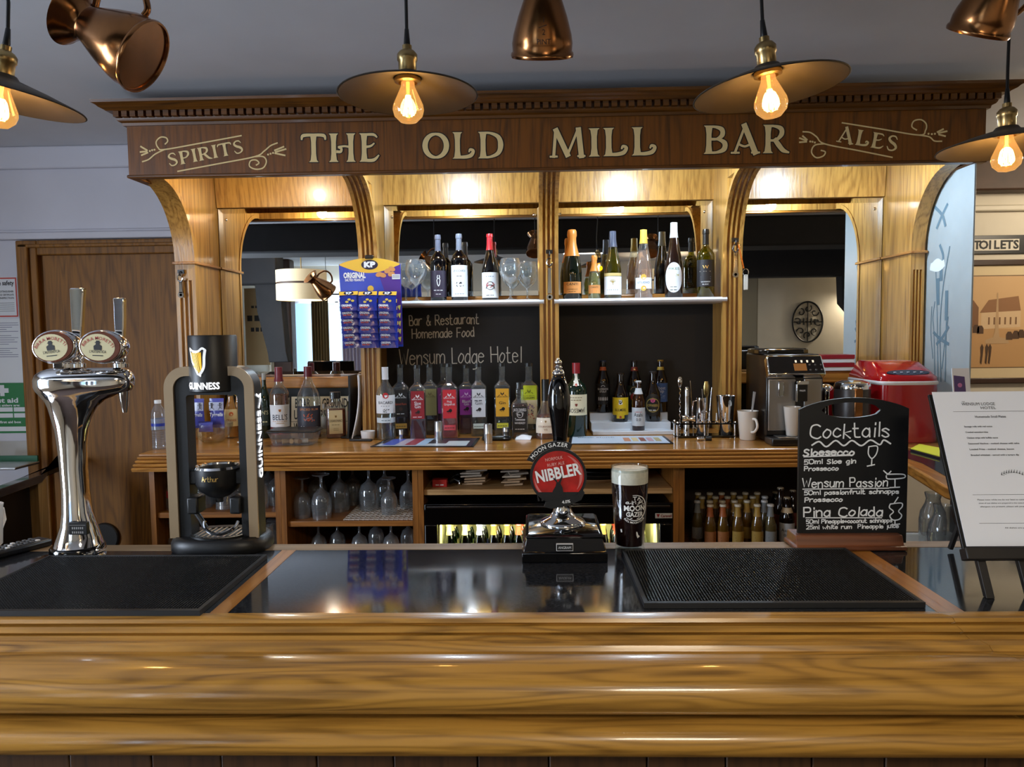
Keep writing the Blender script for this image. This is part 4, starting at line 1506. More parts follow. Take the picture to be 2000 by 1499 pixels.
for s, xa, xb, yb, h, wt in (('Cocktails', 1583, 1736, 856, 27, 3.6), ('Sloesecco', 1569, 1668, 891, 13, 4.0), ('50ml Sloe gin', 1571, 1671, 907, 8.5, 2.7), ('Prossecco', 1571, 1637, 920, 8, 2.6), ('Wensum Passion', 1567, 1733, 953, 17, 3.0),
                             ('50ml passionfruit schnapps', 1571, 1755, 967, 8, 2.5), ('Prossecco', 1572, 1645, 981, 8.5, 2.7), ('Pina Colada', 1570, 1723, 1010, 18, 3.6), ('50ml Pineapple+coconut schnapps', 1575, 1742, 1023, 7.5, 2.3), ('25ml white rum  Pineapple juice', 1575, 1755, 1034, 7.5, 2.2)):
    P0, P1 = at(xa, yb, D - 0.0045), at(xb, yb, D - 0.0045)
    hand(wr, s, 0, 0, h * D / FPX, wt * D / FPX * 0.8, T(P0.x, D - 0.0045, P0.z) @ FRONT @ Rz(0.01), P1.x - P0.x, 0.5)


def chalk(pts, wd=2.6, smooth=True, y=D - 0.0046):
    q = [at(px, py, y) for px, py in pts]
    q = [(p.x, p.z) for p in q]
    wr.ribbon(_cr(q, 5) if smooth else q, wd * y / FPX, T(0, y, 0) @ FRONT)


chalk([(1586, 870), (1600, 863), (1614, 873), (1632, 861), (1648, 871), (1664, 861), (1682, 871), (1700, 860), (1718, 869), (1726, 860), (1739, 867)], 3.2)
for l in ([(1570, 893), (1664, 890)], [(1568, 956), (1736, 954)], [(1574, 1012), (1722, 1012)]):
    chalk(l, 2.0, False)
for l in ([(1697, 873), (1696, 887), (1703, 896), (1712, 886), (1713, 872), (1697, 873)], [(1703, 896), (1702, 910)], [(1694, 911), (1708, 908)], [(1731, 930), (1735, 936), (1765, 934), (1764, 927), (1732, 927)], [(1748, 937), (1748, 952)], [(1738, 953), (1757, 952)],
          [(1726, 920), (1734, 926), (1740, 921)], [(1739, 985), (1737, 992), (1745, 1000), (1738, 1008), (1744, 1016), (1756, 1015), (1761, 1007), (1755, 999), (1762, 990), (1760, 983), (1739, 985)], [(1748, 1017), (1748, 1025)], [(1740, 1026), (1757, 1024)], [(1746, 984), (1754, 972)]):
    chalk(l, 2.4)
part('chalk_lettering', wr, CHALK, bro, w=True, smooth=False)
yb0 = 1.4985
blk = MB()
x0, x1 = at(1555, 1075, yb0).x, at(1773, 1080, yb0).x
bz = at(1660, 1050, yb0).z
zq = ZC + 0.0008
blk.loft([[(x0, yb0, zq), (x1, yb0, zq), (x1, 1.575, zq), (x0, 1.575, zq)], [(x0, yb0, ZC + 0.008), (x1, yb0, ZC + 0.008), (x1, 1.575, ZC + 0.008), (x0, 1.575, ZC + 0.008)],
          [(x0 + 0.004, yb0 + 0.006, ZC + 0.010), (x1 - 0.004, yb0 + 0.006, ZC + 0.010), (x1 - 0.004, 1.57, ZC + 0.010), (x0 + 0.004, 1.57, ZC + 0.010)],
          [(x0 + 0.004, yb0 + 0.014, bz), (x1 - 0.004, yb0 + 0.014, bz), (x1 - 0.004, 1.565, bz), (x0 + 0.004, 1.565, bz)]])
part('wooden_block', blk, BLOCKW, cbd, w=True, bevel=0.002)

# --- menu on a black table easel
yB, yT = 1.262, 1.385
pTL, pBL = at(1817, 766, yT), at(1893, 1070, yB)
mn = thing('menu_easel', 'white printed food menu propped on a black table easel beside the cocktail chalkboard', 'menu stand', (pBL.x + 0.1, 1.33, ZC))
ux = V((1, 0, 0))
upv = V((0, pTL.y - pBL.y, pTL.z - pBL.z))
Lh = upv.length
upn = upv.normalized()
nn = ux.cross(upn)                            # towards the viewer
xL = (pTL.x + pBL.x) / 2
mm = MX(((1, upn.x, nn.x, xL), (0, upn.y, nn.y, pBL.y), (0, upn.z, nn.z, pBL.z), (0, 0, 0, 1)))
if nn.y > 0:
    nn = -nn
    mm = MX(((1, upn.x, nn.x, xL), (0, upn.y, nn.y, pBL.y), (0, upn.z, nn.z, pBL.z), (0, 0, 0, 1)))
W = 0.212
part('backing_board', MB().box(-0.006, W + 0.006, -0.004, Lh - 0.004, -0.008, -0.002, mm), BLACK, mn, w=True, bevel=0.001)
sh = part('menu_sheet', MB().box(0, W, 0.002, Lh, -0.0016, -0.0008, mm), PAPER, mn, w=True)
tx = MB()
put_text(tx, 'THE', 0.052, Lh - 0.021, 0.0022, mm, z=0)
put_text(tx, 'WENSUM LODGE', 0.078, Lh - 0.027, 0.0056, mm, 0.060)
put_text(tx, 'HOTEL', 0.094, Lh - 0.0345, 0.0052, mm, 0.027)
put_text(tx, 'Homemade Small Plates', 0.094, Lh - 0.051, 0.0042, mm, 0.055, 0.01)
for i, (s, wd) in enumerate((('Sausage rolls with red onion', 0.050), ('Crumbed camembert bites', 0.04), ('Chicken strips with buffalo sauce', 0.055), ('Seasoned Nachos - melted cheese with salsa', 0.09), ('Loaded Fries - melted cheese, bacon', 0.078), ('Breaded whitebait - served with a tartare dip', 0.084))):
    put_text(tx, s, 0.043 + wd / 2, Lh - 0.069 - i * 0.0107, 0.0028, mm, wd, 0.02)
for z, w_ in ((Lh - 0.039, 0.15), (Lh - 0.193, 0.155), (Lh - 0.243, 0.15)):
    tx.ribbon([(0.03, z), (0.03 + w_, z)], 0.0005, mm)
for i, s in enumerate(('Please note: while we do our best to cater for all requests', 'most of our dishes are prepared in the same kitchen where', 'allergens are present, please ask your server')):
    put_text(tx, s, 0.036 + 0.055 - i * 0.004, Lh - 0.203 - i * 0.006, 0.0024, mm, 0.11 - i * 0.01)
put_text(tx, 'All dishes are prepared to order', 0.106, Lh - 0.252, 0.0022, mm, 0.07)
for k in range(9):
    a = -0.018 + k * 0.0045
    tx.ribbon([(0.106 + a, Lh - 0.153 - 14 * a * a), (0.106 + a + 0.002, Lh - 0.148 - 14 * a * a)], [0.0016, 0.0004], mm)
    tx.ribbon([(0.106 + a, Lh - 0.153 - 14 * a * a), (0.106 + a + 0.0045, Lh - 0.154 - 14 * a * a)], 0.0005, mm)
tx.v = [tuple(V(v) - nn * 0.0002) for v in tx.v]
part('lettering', tx, pm('grey print', '26282e', 0.7), sh, w=True, smooth=False)
EASW = pm('black stained easel wood', '1c1815', 0.5, noise=0.3, nscale=20)
part('ledge', MB().box(-0.012, W + 0.012, -0.022, -0.002, -0.006, 0.016, mm), EASW, mn, w=True, bevel=0.002)
for x in (0.022, 0.090):
    f0 = V((xL + x, yB - 0.028, ZC))
    top = mm @ V((x, Lh * 0.7, -0.016))
    q = MB()
    dv = (top - f0).normalized()
    s1, s2 = V((1, 0, 0)), dv.cross(V((1, 0, 0)))
    rg = []
    for P in (f0 + dv * 0.0, top):
        rg.append([tuple(P + s1 * a * 0.007 + s2 * b * 0.006) for a, b in ((-1, -1), (1, -1), (1, 1), (-1, 1))])
    rg[0] = [(p[0], p[1], ZC) for p in rg[0]]
    part('easel_leg', q.loft(rg), EASW, mn, w=True, bevel=0.001)
top = mm @ V((W / 2, Lh * 0.75, -0.02))
part('rear_leg', MB().tube([(xL + W / 2, 1.50, ZC + 0.006), tuple(top)], 0.006, 6), EASW, mn, w=True)

# --- remote control and mug at the near end of the bar
p = on(22, 1082, ZC)
rm = thing('remote_control', 'black television remote control lying on the granite beside the chrome beer tower', 'remote control', (p.x, p.y, ZC + 0.0004), rad(-24))
part('case', MB().box(-0.024, 0.024, -0.085, 0.075, 0, 0.016), BLACK, rm, bevel=0.005)
for i in range(3):
    for j in range(9):
        part('button', MB().box(-0.017 + i * 0.0125, -0.0085 + i * 0.0125, -0.055 + j * 0.0125, -0.048 + j * 0.0125, 0.0155, 0.0185), WHITE if (i + j) % 5 == 0 else pm('grey button', '55585c', 0.5), rm, bevel=0.001)
p = at(-60, 1040, 1.52)
mg = thing('mug', 'white china mug at the very edge of the picture behind the remote control', 'mug', (p.x, 1.56, ZC + 0.0002))
part('cup', MB().lathe([(0, 0), (0.03, 0), (0.034, 0.004), (0.038, 0.085), (0.0395, 0.092), (0.036, 0.09), (0.032, 0.01), (0, 0.008)], 32), WHITE, mg, angle=50)
part('cup_handle', MB().tube([(0, 0.036, 0.075), (0, 0.06, 0.07), (0, 0.064, 0.045), (0, 0.05, 0.025), (0, 0.034, 0.022)], 0.005, 8), WHITE, mg)

# ------------------------------------------------------------------ pendant lamps and copper measures
SHADE = pm('dark bronze lamp shade', '3e372f', 0.5, 0.2, noise=0.15, nscale=12)
AMBER = glass('amber bulb glass', 'ffdc98', 0.25)
_nt = AMBER.node_tree
_o = [n for n in _nt.nodes if n.type == 'OUTPUT_MATERIAL'][0]
_a = _nt.nodes.new('ShaderNodeAddShader')
_e = _nt.nodes.new('ShaderNodeEmission')
_e.inputs[0].default_value = (1.0, 0.55, 0.18, 1)
_e.inputs[1].default_value = 0.33
_nt.links.new(_o.inputs[0].links[0].from_socket, _a.inputs[0])
_nt.links.new(_e.outputs[0], _a.inputs[1])
_nt.links.new(_a.outputs[0], _o.inputs[0])
FILA = emis('glowing filament', 'ffcf85', 40)


def frame_of(zaxis, loc):
    z = V(zaxis).normalized()
    x = z.cross(V((0, 1, 0)))
    x = x.normalized() if x.length > 1e-4 else V((1, 0, 0))
    y = z.cross(x)
    return MX(((x.x, y.x, z.x, loc[0]), (x.y, y.y, z.y, loc[1]), (x.z, y.z, z.z, loc[2]), (0, 0, 0, 1)))


def pendant(label, px, py, D, rpx, tilt, e):
    p = at(px, py, D)
    r = rpx * D / FPX * 0.985
    t = thing('pendant_lamp', label, 'pendant lamp', p, group='bronze pendant lamps over the bar')
    q = Ry(tilt)
    k = r / 0.147
    h = 0.040 * k
    part('lamp_shade', MB().lathe([(r, 0), (r + 0.002, 0.001), (r, 0.0035), (r * 0.62, h * 0.55), (0.03, h), (0.024, h + 0.008), (0.022, h + 0.008), (0.028, h - 0.003), (r * 0.62, h * 0.55 - 0.003), (r - 0.001, 0)], 56, q, cap=False), SHADE, t, angle=80)
    sk = part('lamp_holder', MB().lathe([(0.028, h - 0.004), (0.028, h - 0.012), (0.02, h - 0.014), (0.019, h + 0.006), (0.019, h + 0.030), (0.0215, h + 0.033), (0.0215, h + 0.045), (0.016, h + 0.052), (0.010, h + 0.055), (0.010, h + 0.064), (0.006, h + 0.066)], 28, q), BRASS, t, angle=40)
    part('cord_grip', MB().lathe([(0.0065, h + 0.064), (0.007, h + 0.068), (0.0045, h + 0.098), (0.003, h + 0.1)], 14, q), BLACK, sk)
    part('cord', MB().tube([q @ V((0, 0, h + 0.095)), q @ V((0, 0, h + 0.12)) + V((0, 0, 0.03)), (0, 0, CEIL - p.z)], 0.0036, 8), BLACK, t)
    b = h - 0.012
    bu = part('bulb', MB().lathe([(0.014, b), (0.015, b - 0.010), (0.024, b - 0.030), (0.032, b - 0.048), (0.0335, b - 0.058), (0.030, b - 0.071), (0.018, b - 0.083), (0, b - 0.087)], 28, q), AMBER, t)
    f = MB()
    for i in range(6):
        a = i * PI / 3
        c, s = math.cos(a), math.sin(a)
        f.tube([q @ V((0.004 * c, 0.004 * s, b - 0.028)), q @ V((0.011 * c, 0.011 * s, b - 0.070))], 0.0017, 6)
    part('filament_thread', f, FILA, bu)
    part('glass_stem', MB().lathe([(0.004, b), (0.003, b - 0.03), (0.0015, b - 0.07)], 10, q), pm('bulb stem', 'ffd9a0', 0.3, emit='ffb050', es=2), bu)
    light('bulb_light', 'POINT', tuple(q @ V((0, 0, b - 0.055))), e, (1.0, 0.76, 0.48), 0.02, parent=t)
    return t


pendant('bronze pendant lamp cut off by the picture edge above the chrome beer tower', 1, 194, 1.5, 148, 0.17, 4.5)
pendant('bronze pendant lamp with glowing bulb hanging between the THE and OLD sign words', 797, 187, 1.62, 134, 0.0, 1.3)
pendant('bronze pendant lamp with glowing bulb hanging before the BAR sign word', 1503, 176, 1.56, 142, -0.115, 2.4)
pendant('smaller-looking bronze pendant lamp beyond the canopy end, near the toilets sign', 1966, 289, 1.86, 119, -0.02, 5)

def view_axis(loc, dx, dy, near):
    """direction that shows as (dx right, dy up) from the camera and leans towards it by near"""
    c = (V((0, 0, CZ)) - V(loc)).normalized()
    e1 = V((0, 0, 1)).cross(c).normalized()
    e2 = c.cross(e1)
    l = math.hypot(dx, dy)
    k = math.sqrt(1 - near * near)
    return c * near + e1 * (k * dx / l) + e2 * (k * dy / l)


def interp0(prof, z):
    for (r0, z0), (r1, z1) in zip(prof, prof[1:]):
        if z0 <= z <= z1:
            return r0 + (r1 - r0) * (z - z0) / (z1 - z0)
    return prof[0][0] if z < prof[0][1] else prof[-1][0]


jug_prof = [(0.0, 0.006), (0.066, 0.006), (0.0675, 0.0), (0.0705, 0.0), (0.072, 0.005), (0.071, 0.010), (0.068, 0.013), (0.069, 0.030), (0.066, 0.048), (0.055, 0.085), (0.042, 0.120), (0.034, 0.140), (0.033, 0.146), (0.040, 0.158), (0.054, 0.176), (0.060, 0.182), (0.061, 0.184), (0.058, 0.184), (0.050, 0.176), (0.030, 0.15), (0.0, 0.149)]


def jug(label, base, axis, handle_side, s=1.0, k=1.0, spin=0.0):
    """haystack measure: base = centre of its foot, axis = foot to rim"""
    mx = frame_of(axis, (0, 0, 0)) @ MX.Diagonal((s, s, s * k, 1)) @ Rz(spin)
    handle_side = max([i * PI / 36 for i in range(72)], key=lambda a: (mx @ V((math.cos(a), math.sin(a), 0))).dot(V(handle_side)))
    t = thing('copper_measure', label, 'copper jug', base, group='copper measures hung from the beam')
    part('jug_body', MB().lathe(jug_prof, 44, mx), COPPER, t, angle=50)
    c, q = math.cos(handle_side), math.sin(handle_side)
    pts = [(0.034, 0.145), (0.060, 0.150), (0.098, 0.135), (0.112, 0.105), (0.104, 0.07), (0.082, 0.045), (0.066, 0.045)]
    pts = _cr(pts, 4)
    part('jug_handle', MB().tube([mx @ V((r_ * c, r_ * q, z)) for r_, z in pts], 0.0062 * s, 10), COPPER, t)
    hi = max((mx @ V((r_ * c, r_ * q, z)) for r_, z in pts), key=lambda v: v.z)
    top = CEIL - base[2]
    part('hanging_hook', MB().tube([hi - V((0, 0, 0.012)), hi + V((0.008, 0, 0.0)), hi + V((0.0, 0, 0.02)), (hi.x, hi.y, max(hi.z + 0.05, top))], 0.003, 8), BLACK, t)
    return mx, t


b = at(284, 113, 1.36)
ax = -view_axis(b, 151, -73, 0.50)
jug('copper measure tipped on its side, round foot facing outwards, above the spirits sign', b, ax, (0.2, 0, 1), 0.95, 0.86)
b = at(1059, 112, 1.58)
mx, t = jug('copper half pint measure hanging upright in the middle, stamped on its side', (b.x, 1.58, b.z), view_axis((b.x, 1.58, b.z), 0.02, 1, 0.10), (0, 1, 0.1), 0.90)
tx = MB()
put_text(tx, '1', 0.003, 0.076, 0.011, FRONT, bold=0.0)
put_text(tx, '2', 0.003, 0.052, 0.011, FRONT)
tx.ribbon([(-0.008, 0.066), (0.010, 0.071)], 0.0014, FRONT)
put_text(tx, 'PINT', 0.003, 0.033, 0.011, FRONT, 0.030)
rj = lambda z: interp0(jug_prof[7:12], z)
cl = mx.inverted() @ (V((0, 0, CZ)) - b)
ph = math.atan2(cl.y, cl.x)
tx.v = [tuple(mx @ V(((rj(z) + 0.0008) * math.cos(ph + x / 0.066), (rj(z) + 0.0008) * math.sin(ph + x / 0.066), z))) for x, y, z in tx.v]
part('stamped_lettering', tx, pm('stamped dark copper', '2a150a', 0.5), t)
b = at(1908, 66, 1.5)
jug('copper measure hanging tilted at the corner above the toilets sign', b, view_axis(b, 42, 100, 0.10), (1, 0.3, 0), 0.80)
b = V((-2.05, -0.55, 1.98))
jug('dark copper jug seen in the mirror beside the drum lampshade', b, (-0.55, 0.5, 0.6), (0.6, 0, 1), 1.4)

# ------------------------------------------------------------------ bottles
PROF = {
    'bordeaux': [(.9, 0), (1, .012), (1, .60), (.96, .645), (.76, .69), (.48, .725), (.36, .76), (.335, .80), (.32, .93), (.37, .935), (.37, .97), (.33, 1)],
    'burgundy': [(.92, 0), (1, .012), (1, .42), (.95, .50), (.78, .60), (.55, .70), (.40, .78), (.345, .85), (.33, .95), (.38, .955), (.38, .98), (.34, 1)],
    'flute': [(.92, 0), (1, .012), (1, .36), (.96, .44), (.82, .56), (.62, .68), (.45, .80), (.38, .88), (.36, 1)],
    'sparkling': [(.9, 0), (1, .015), (1, .38), (.96, .47), (.78, .60), (.54, .72), (.42, .80), (.40, .88), (.46, .92), (.44, .98), (.36, 1)],
    'beer': [(.9, 0), (1, .015), (1, .56), (.95, .62), (.72, .72), (.48, .82), (.40, .88), (.37, .955), (.46, .96), (.46, .985), (.4, 1)],
    'stubby': [(.9, 0), (1, .02), (1, .50), (.92, .58), (.62, .69), (.45, .78), (.40, .88), (.38, .95), (.5, .955), (.5, .985), (.42, 1)],
    'spirit': [(.9, 0), (1, .015), (1, .60), (.98, .64), (.82, .70), (.5, .76), (.34, .80), (.32, .86), (.33, 1)],
    'bulge': [(.92, 0), (.98, .015), (.95, .3), (1.0, .58), (.96, .64), (.74, .70), (.50, .735), (.44, .76), (.47, .79), (.42, .82), (.36, .86), (.35, 1)],
    'jug': [(.92, 0), (1, .015), (1, .50), (.98, .56), (.84, .64), (.58, .72), (.38, .79), (.32, .84), (.32, 1)],
    'teardrop': [(.98, 0), (1, .02), (.98, .3), (.84, .40), (.55, .52), (.38, .60), (.34, .66), (.34, 1)],
    'square': [(.93, 0), (1, .012), (1, .66), (.97, .685), (.66, .725), (.42, .75), (.37, .77), (.36, .9), (.38, 1)],
    'whiskey': [(.93, 0), (1, .012), (1, .60), (.92, .64), (.6, .69), (.42, .73), (.47, .79), (.47, .87), (.40, .91), (.4, 1)],
    'decanter': [(.95, 0), (1, .015), (1, .66), (.92, .71), (.6, .76), (.42, .79), (.42, .86), (.5, .87), (.5, 1)],
    'tonic': [(.9, 0), (1, .02), (1, .50), (.90, .60), (.62, .72), (.46, .82), (.42, .9), (.42, .945), (.52, .95), (.52, .985), (.45, 1)],
}
BG = 'bottles'


def interp(prof, z):
    for (r0, z0), (r1, z1) in zip(prof, prof[1:]):
        if z0 <= z <= z1:
            return r0 + (r1 - r0) * ((z - z0) / (z1 - z0) if z1 > z0 else 0)
    return prof[-1][0]


def emblem(mb, kind, z, s):
    """small printed marks, drawn flat in x,z"""
    if kind == 'fox':
        for k in (-1, 1):
            mb.flat([(k * .05 * s, z), (k * .40 * s, z + .30 * s), (k * .34 * s, z + .75 * s), (k * .14 * s, z + .42 * s), (k * .02 * s, z + .36 * s)], FRONT)
            mb.ribbon([(k * .55 * s, z + .05 * s), (k * .75 * s, z - .05 * s), (k * .85 * s, z - .25 * s)], .12 * s, FRONT)
        mb.flat([(-.12 * s, z + .1 * s), (0, z - .16 * s), (.12 * s, z + .1 * s)], FRONT)
    elif kind == 'beast':
        mb.flat([(x * .42 * s + .2 * s, z + .2 * s + v * .42 * s) for x, v in oval(1, 1, 20)], FRONT)
        mb.flat([(-.75 * s, z - .05 * s), (-.5 * s, z + .15 * s), (0, z + .2 * s), (.35 * s, z + .05 * s), (.3 * s, z - .15 * s), (-.35 * s, z - .12 * s), (-.6 * s, z - .2 * s)], FRONT)
        for x in (-.4, -.2, .1, .3):
            mb.ribbon([(x * s, z - .1 * s), (x * s + .04 * s, z - .45 * s)], .07 * s, FRONT)
    elif kind == 'disc':
        mb.flat([(x * .5 * s, z + v * .5 * s) for x, v in oval(1, 1, 24)], FRONT)
    elif kind == 'tree':
        for i in range(9):
            a = rad(15 + i * 18.75)
            mb.ribbon([(0, z), (.25 * s * math.cos(a), z + .25 * s * math.sin(a)), (.5 * s * math.cos(a), z + .1 * s + .45 * s * math.sin(a))], .05 * s, FRONT)
        mb.ribbon([(0, z + .1 * s), (0.02 * s, z - .35 * s)], .1 * s, FRONT)
    elif kind == 'shield':
        mb.flat([(-.4 * s, z + .45 * s), (.4 * s, z + .45 * s), (.4 * s, z), (.2 * s, z - .35 * s), (0, z - .5 * s), (-.2 * s, z - .35 * s), (-.4 * s, z)], FRONT)
    elif kind == 'lines':
        for i in range(3):
            mb.ribbon([(-.5 * s, z - i * .22 * s), (.5 * s, z - i * .22 * s)], .06 * s, FRONT)
    elif kind == 'scribble':
        for i in range(14):
            x, v = R.uniform(-.6, .6) * s, R.uniform(-.35, .35) * s
            mb.ribbon([(x, z + v), (x + R.uniform(-.2, .2) * s, z + v + R.uniform(.05, .2) * s)], .09 * s, FRONT)
    elif kind == 'corkscrew':
        for k in (-1, 1):
            mb.ribbon([(k * .10 * s, z + .7 * s), (k * .16 * s, z + .45 * s), (k * .10 * s, z + .3 * s), (k * .20 * s, z + .1 * s), (k * .12 * s, z - .4 * s), (0, z - .62 * s)], .09 * s, FRONT)
        mb.ribbon([(-.1 * s, z + .35 * s), (.1 * s, z + .35 * s)], .08 * s, FRONT)
    elif kind == 'fish':
        mb.flat([(-.5 * s, z), (-.2 * s, z + .14 * s), (.3 * s, z + .12 * s), (.45 * s, z + .03 * s), (.55 * s, z + .12 * s), (.55 * s, z - .1 * s), (.45 * s, z - .02 * s), (.2 * s, z - .1 * s), (-.25 * s, z - .1 * s)], FRONT)
    elif kind == 'houses':
        for i in range(5):
            x = (-.5 + i * .25) * s
            mb.flat([(x - .09 * s, z - .2 * s), (x + .09 * s, z - .2 * s), (x + .09 * s, z + .12 * s), (x, z + .25 * s), (x - .09 * s, z + .12 * s)], FRONT)
    elif kind == 'ring':
        mb.ribbon([(.5 * s * x, z + .5 * s * v) for x, v in oval(1, 1, 24)] + [(.5 * s, z)], .07 * s, FRONT)
    elif kind == 'arch':
        mb.ribbon([(.5 * s * math.cos(rad(i * 18)), z + .4 * s * math.sin(rad(i * 18))) for i in range(11)], .09 * s, FRONT)
    return mb


def bottle(label, base, h, Rr, prof, body, cap=None, liquid=None, labels=(), sq=None, group=None, name='bottle', turn=0.0, cat='bottle', n=28):
    """base: world point. cap: (z0 fraction, material[, radius factor]); liquid: (fraction, material)
    labels: (z0, z1, half width deg, material, [(text, zf, height f of h, width f of 2R, material)], [(emblem, zf, size f of R, material)])"""
    t = thing(name, label, cat, base, -math.atan2(base[0], base[1]) + turn, group)
    pr = PROF[prof]
    f = [(r * Rr, z * h) for r, z in pr]
    # a bottle stands on a closed foot
    body_o = part('glass_body', MB().lathe([(0, 0)] + f + [(0, f[-1][1])], n, None, sq), body, t, angle=50)
    if liquid:
        lf, lm = liquid
        lp = [(0, 0.004)] + [(max(r * Rr - 0.0022, 0.001), max(z * h, 0.004)) for r, z in pr if z < lf] + [(interp(pr, lf) * Rr - 0.0022, lf * h), (0, lf * h)]
        part('drink', MB().lathe(lp, n, None, sq), lm, t, angle=50)
    if cap:
        z0 = cap[0]
        k = cap[2] if len(cap) > 2 else 1.08
        cp = [(interp(pr, z0) * Rr * k, z0 * h)] + [(r * Rr * k, z * h) for r, z in pr if z > z0 + .004]
        cp[-1] = (cp[-1][0], cp[-1][1] + 0.001)
        part('cap', MB().lathe([(0, z0 * h)] + cp + [(0, h + 0.0012)], 20, None, None), cap[1], t, angle=40)
    for lb in labels:
        z0, z1, wd, mat, texts = lb[:5]
        ems = lb[5] if len(lb) > 5 else ()
        lift = 0.0006
        if sq:
            fr = interp(pr, (z0 + z1) / 2) * Rr
            yy = -fr
            hwid = Rr * wd
            m_ = MB().box(-hwid, hwid, yy - lift, yy + 0.0002, z0 * h, z1 * h)
            bend = lambda e: (lambda x, y, z: (x, yy - lift - e, z))
        else:
            rl = lambda z: interp(pr, min(max(z / h, 0), 1)) * Rr
            a = rad(wd)
            zs = [z0 + (z1 - z0) * i / 6 for i in range(7)]
            shp = lb[6] if len(lb) > 6 else None
            if shp == 'oval':
                m_ = MB()
                zc_, zh = (z0 + z1) / 2 * h, (z1 - z0) / 2 * h

                def fo(u, v):
                    x = math.sin((u - .5) * PI)
                    z = zc_ + (v * 2 - 1) * math.sqrt(max(0, 1 - x * x)) * zh
                    return ((rl(z) + lift) * math.sin(x * a), -(rl(z) + lift) * math.cos(x * a), z)
                m_.grid(14, 10, fo)
            else:
                m_ = MB().lathe([(rl(z * h) + lift, z * h) for z in zs], 14, None, None, 1.0, -PI / 2 - a, -PI / 2 + a)
            bend = lambda e: (lambda x, y, z: ((rl(z) + lift + e) * math.sin(x / Rr), -(rl(z) + lift + e) * math.cos(x / Rr), z))
        lo = part('label', m_, mat, t)
        by = {}
        for tx in texts:
            s, zf, hf, wf, mt = tx[:5]
            mb = by.setdefault(mt.name, (MB(), mt))[0]
            if s[0] == '=':                       # print too small to read
                nw = max(2, int(s[1:]) // 3)
                for k in range(nw):
                    u0 = (-.5 + k / nw) * wf * 2 * Rr
                    mb.ribbon([(u0, (zf + hf * .4) * h), (u0 + wf * 2 * Rr / nw * .78, (zf + hf * .4) * h)], hf * h * .55, FRONT, capped=False)
                continue
            put_text(mb, s, 0, zf * h, hf * h, FRONT, wf * 2 * Rr, 0.006)
            if len(tx) > 5:                       # printed upside down
                k = len(text_mesh(s, 0.006)[0])
                mb.v[-k:] = [(-x, y, 2 * zf * h + hf * h - z) for x, y, z in mb.v[-k:]]
        for em in ems:
            mb = by.setdefault(em[3].name, (MB(), em[3]))[0]
            emblem(mb, em[0], em[1] * h, em[2] * Rr)
        for i, (mb, mt) in enumerate(by.values()):
            mb.warp(lambda x, y, z: (x, 0, z))
            mb.warp(bend(0.0004 + 0.0002 * i))
            part('lettering', mb, mt, lo, smooth=False)
    return t


def spot(px, top, base, D, zbase):
    """(base point, height) from the photo rows of a bottle's cap and foot line"""
    p = at(px, base, D)
    q = at(px, top, D)
    return V((p.x, D, zbase + 0.0008)), q.z - zbase


def rr_(wpx, D):
    return wpx * D / FPX / 2


# glass and drink colours
WINE = pm('dark red wine bottle', '060507', 0.06, coat=0.4)
WINEG = pm('dark green bottle', '0c130a', 0.06, coat=0.4)
BROWN = pm('dark brown beer bottle', '120704', 0.07, coat=0.4)
BROWN2 = glass('brown glass', '5a2a10', 0.35)
GREENG = glass('green glass', '2f7a36', 0.35)
OLIVEG = glass('yellow green glass', 'a9a63a', 0.35)
WHITEW = glass('pale wine', 'e6dfa0', 0.15, haze=.22, hz='c8c060')
ROSE = glass('pale rose wine', 'f0d6c6', 0.15, haze=.22, hz='e0b8a0')
AMBERL = glass('amber spirit', 'c06a1a', 0.15, haze=.22, hz='c07828')
DARKL = glass('dark rum', '3a1208', 0.1, haze=.22, hz='3a1408')
GINL = glass('clear spirit', 'eef2f2', 0.08)
PINKL = glass('pink gin', 'f09aa0', 0.08, haze=.22, hz='e87880')
REDL = glass('sloe gin', '6a1020', 0.1, haze=.22, hz='7a1428')
PURPL = glass('purple gin', '8a5090', 0.1, haze=.22, hz='8a4090')
lw = pm('white label paper', 'e3e6ea', 0.55)
lk = pm('black label paper', '0e0d0f', 0.5)
cols = {}


def C(h, r=0.5):
    return cols.setdefault((h, r), pm('print ' + h, h, r))


GW = 'wine bottles on the white shelves'
D = 3.33


def wine(label, px, wpx, top, base, prof, body, cap, liquid, labels, D=D):
    p, h = spot(px, top, base, D, SHZ)
    return bottle(label, p, h, rr_(wpx, D), prof, body, cap, liquid, labels, group=GW, name='wine_bottle')


wine('dark red wine bottle with purple label of a white corkscrew figure on the white shelf', 857, 31, 460, 584, 'bordeaux', WINE, (.76, C('5f6577', .35)), None,
     [(.06, .46, 80, C('2c2438'), [('=10', .155, .018, .6, lw), ('=6', .10, .014, .35, lw)], [('corkscrew', .30, 1.0, lw)])])
wine('dark wine bottle with grey capsule and tall white label on the white shelf', 898, 32, 458, 583, 'bordeaux', WINE, (.76, C('6e7787', .35)), None,
     [(.06, .53, 78, lw, [('ZUCCARDI', .43, .030, .75, C('5a6a72')), ('=6', .36, .014, .35, INK), ('=12', .10, .012, .6, C('5a6a72'))], [('scribble', .24, .7, INK)])])
wine('dark wine bottle with red capsule and white label with red slash on the white shelf', 958, 32, 458, 583, 'burgundy', WINE, (.76, C('c2262e', .3)), None,
     [(.04, .42, 80, lw, [('=8', .35, .02, .5, C('5a7a9a')), ('=6', .07, .016, .5, INK)], [('ring', .22, .95, C('555b60')), ('scribble', .22, .75, C('a8323a')), ('arch', .18, 1.0, INK)])])
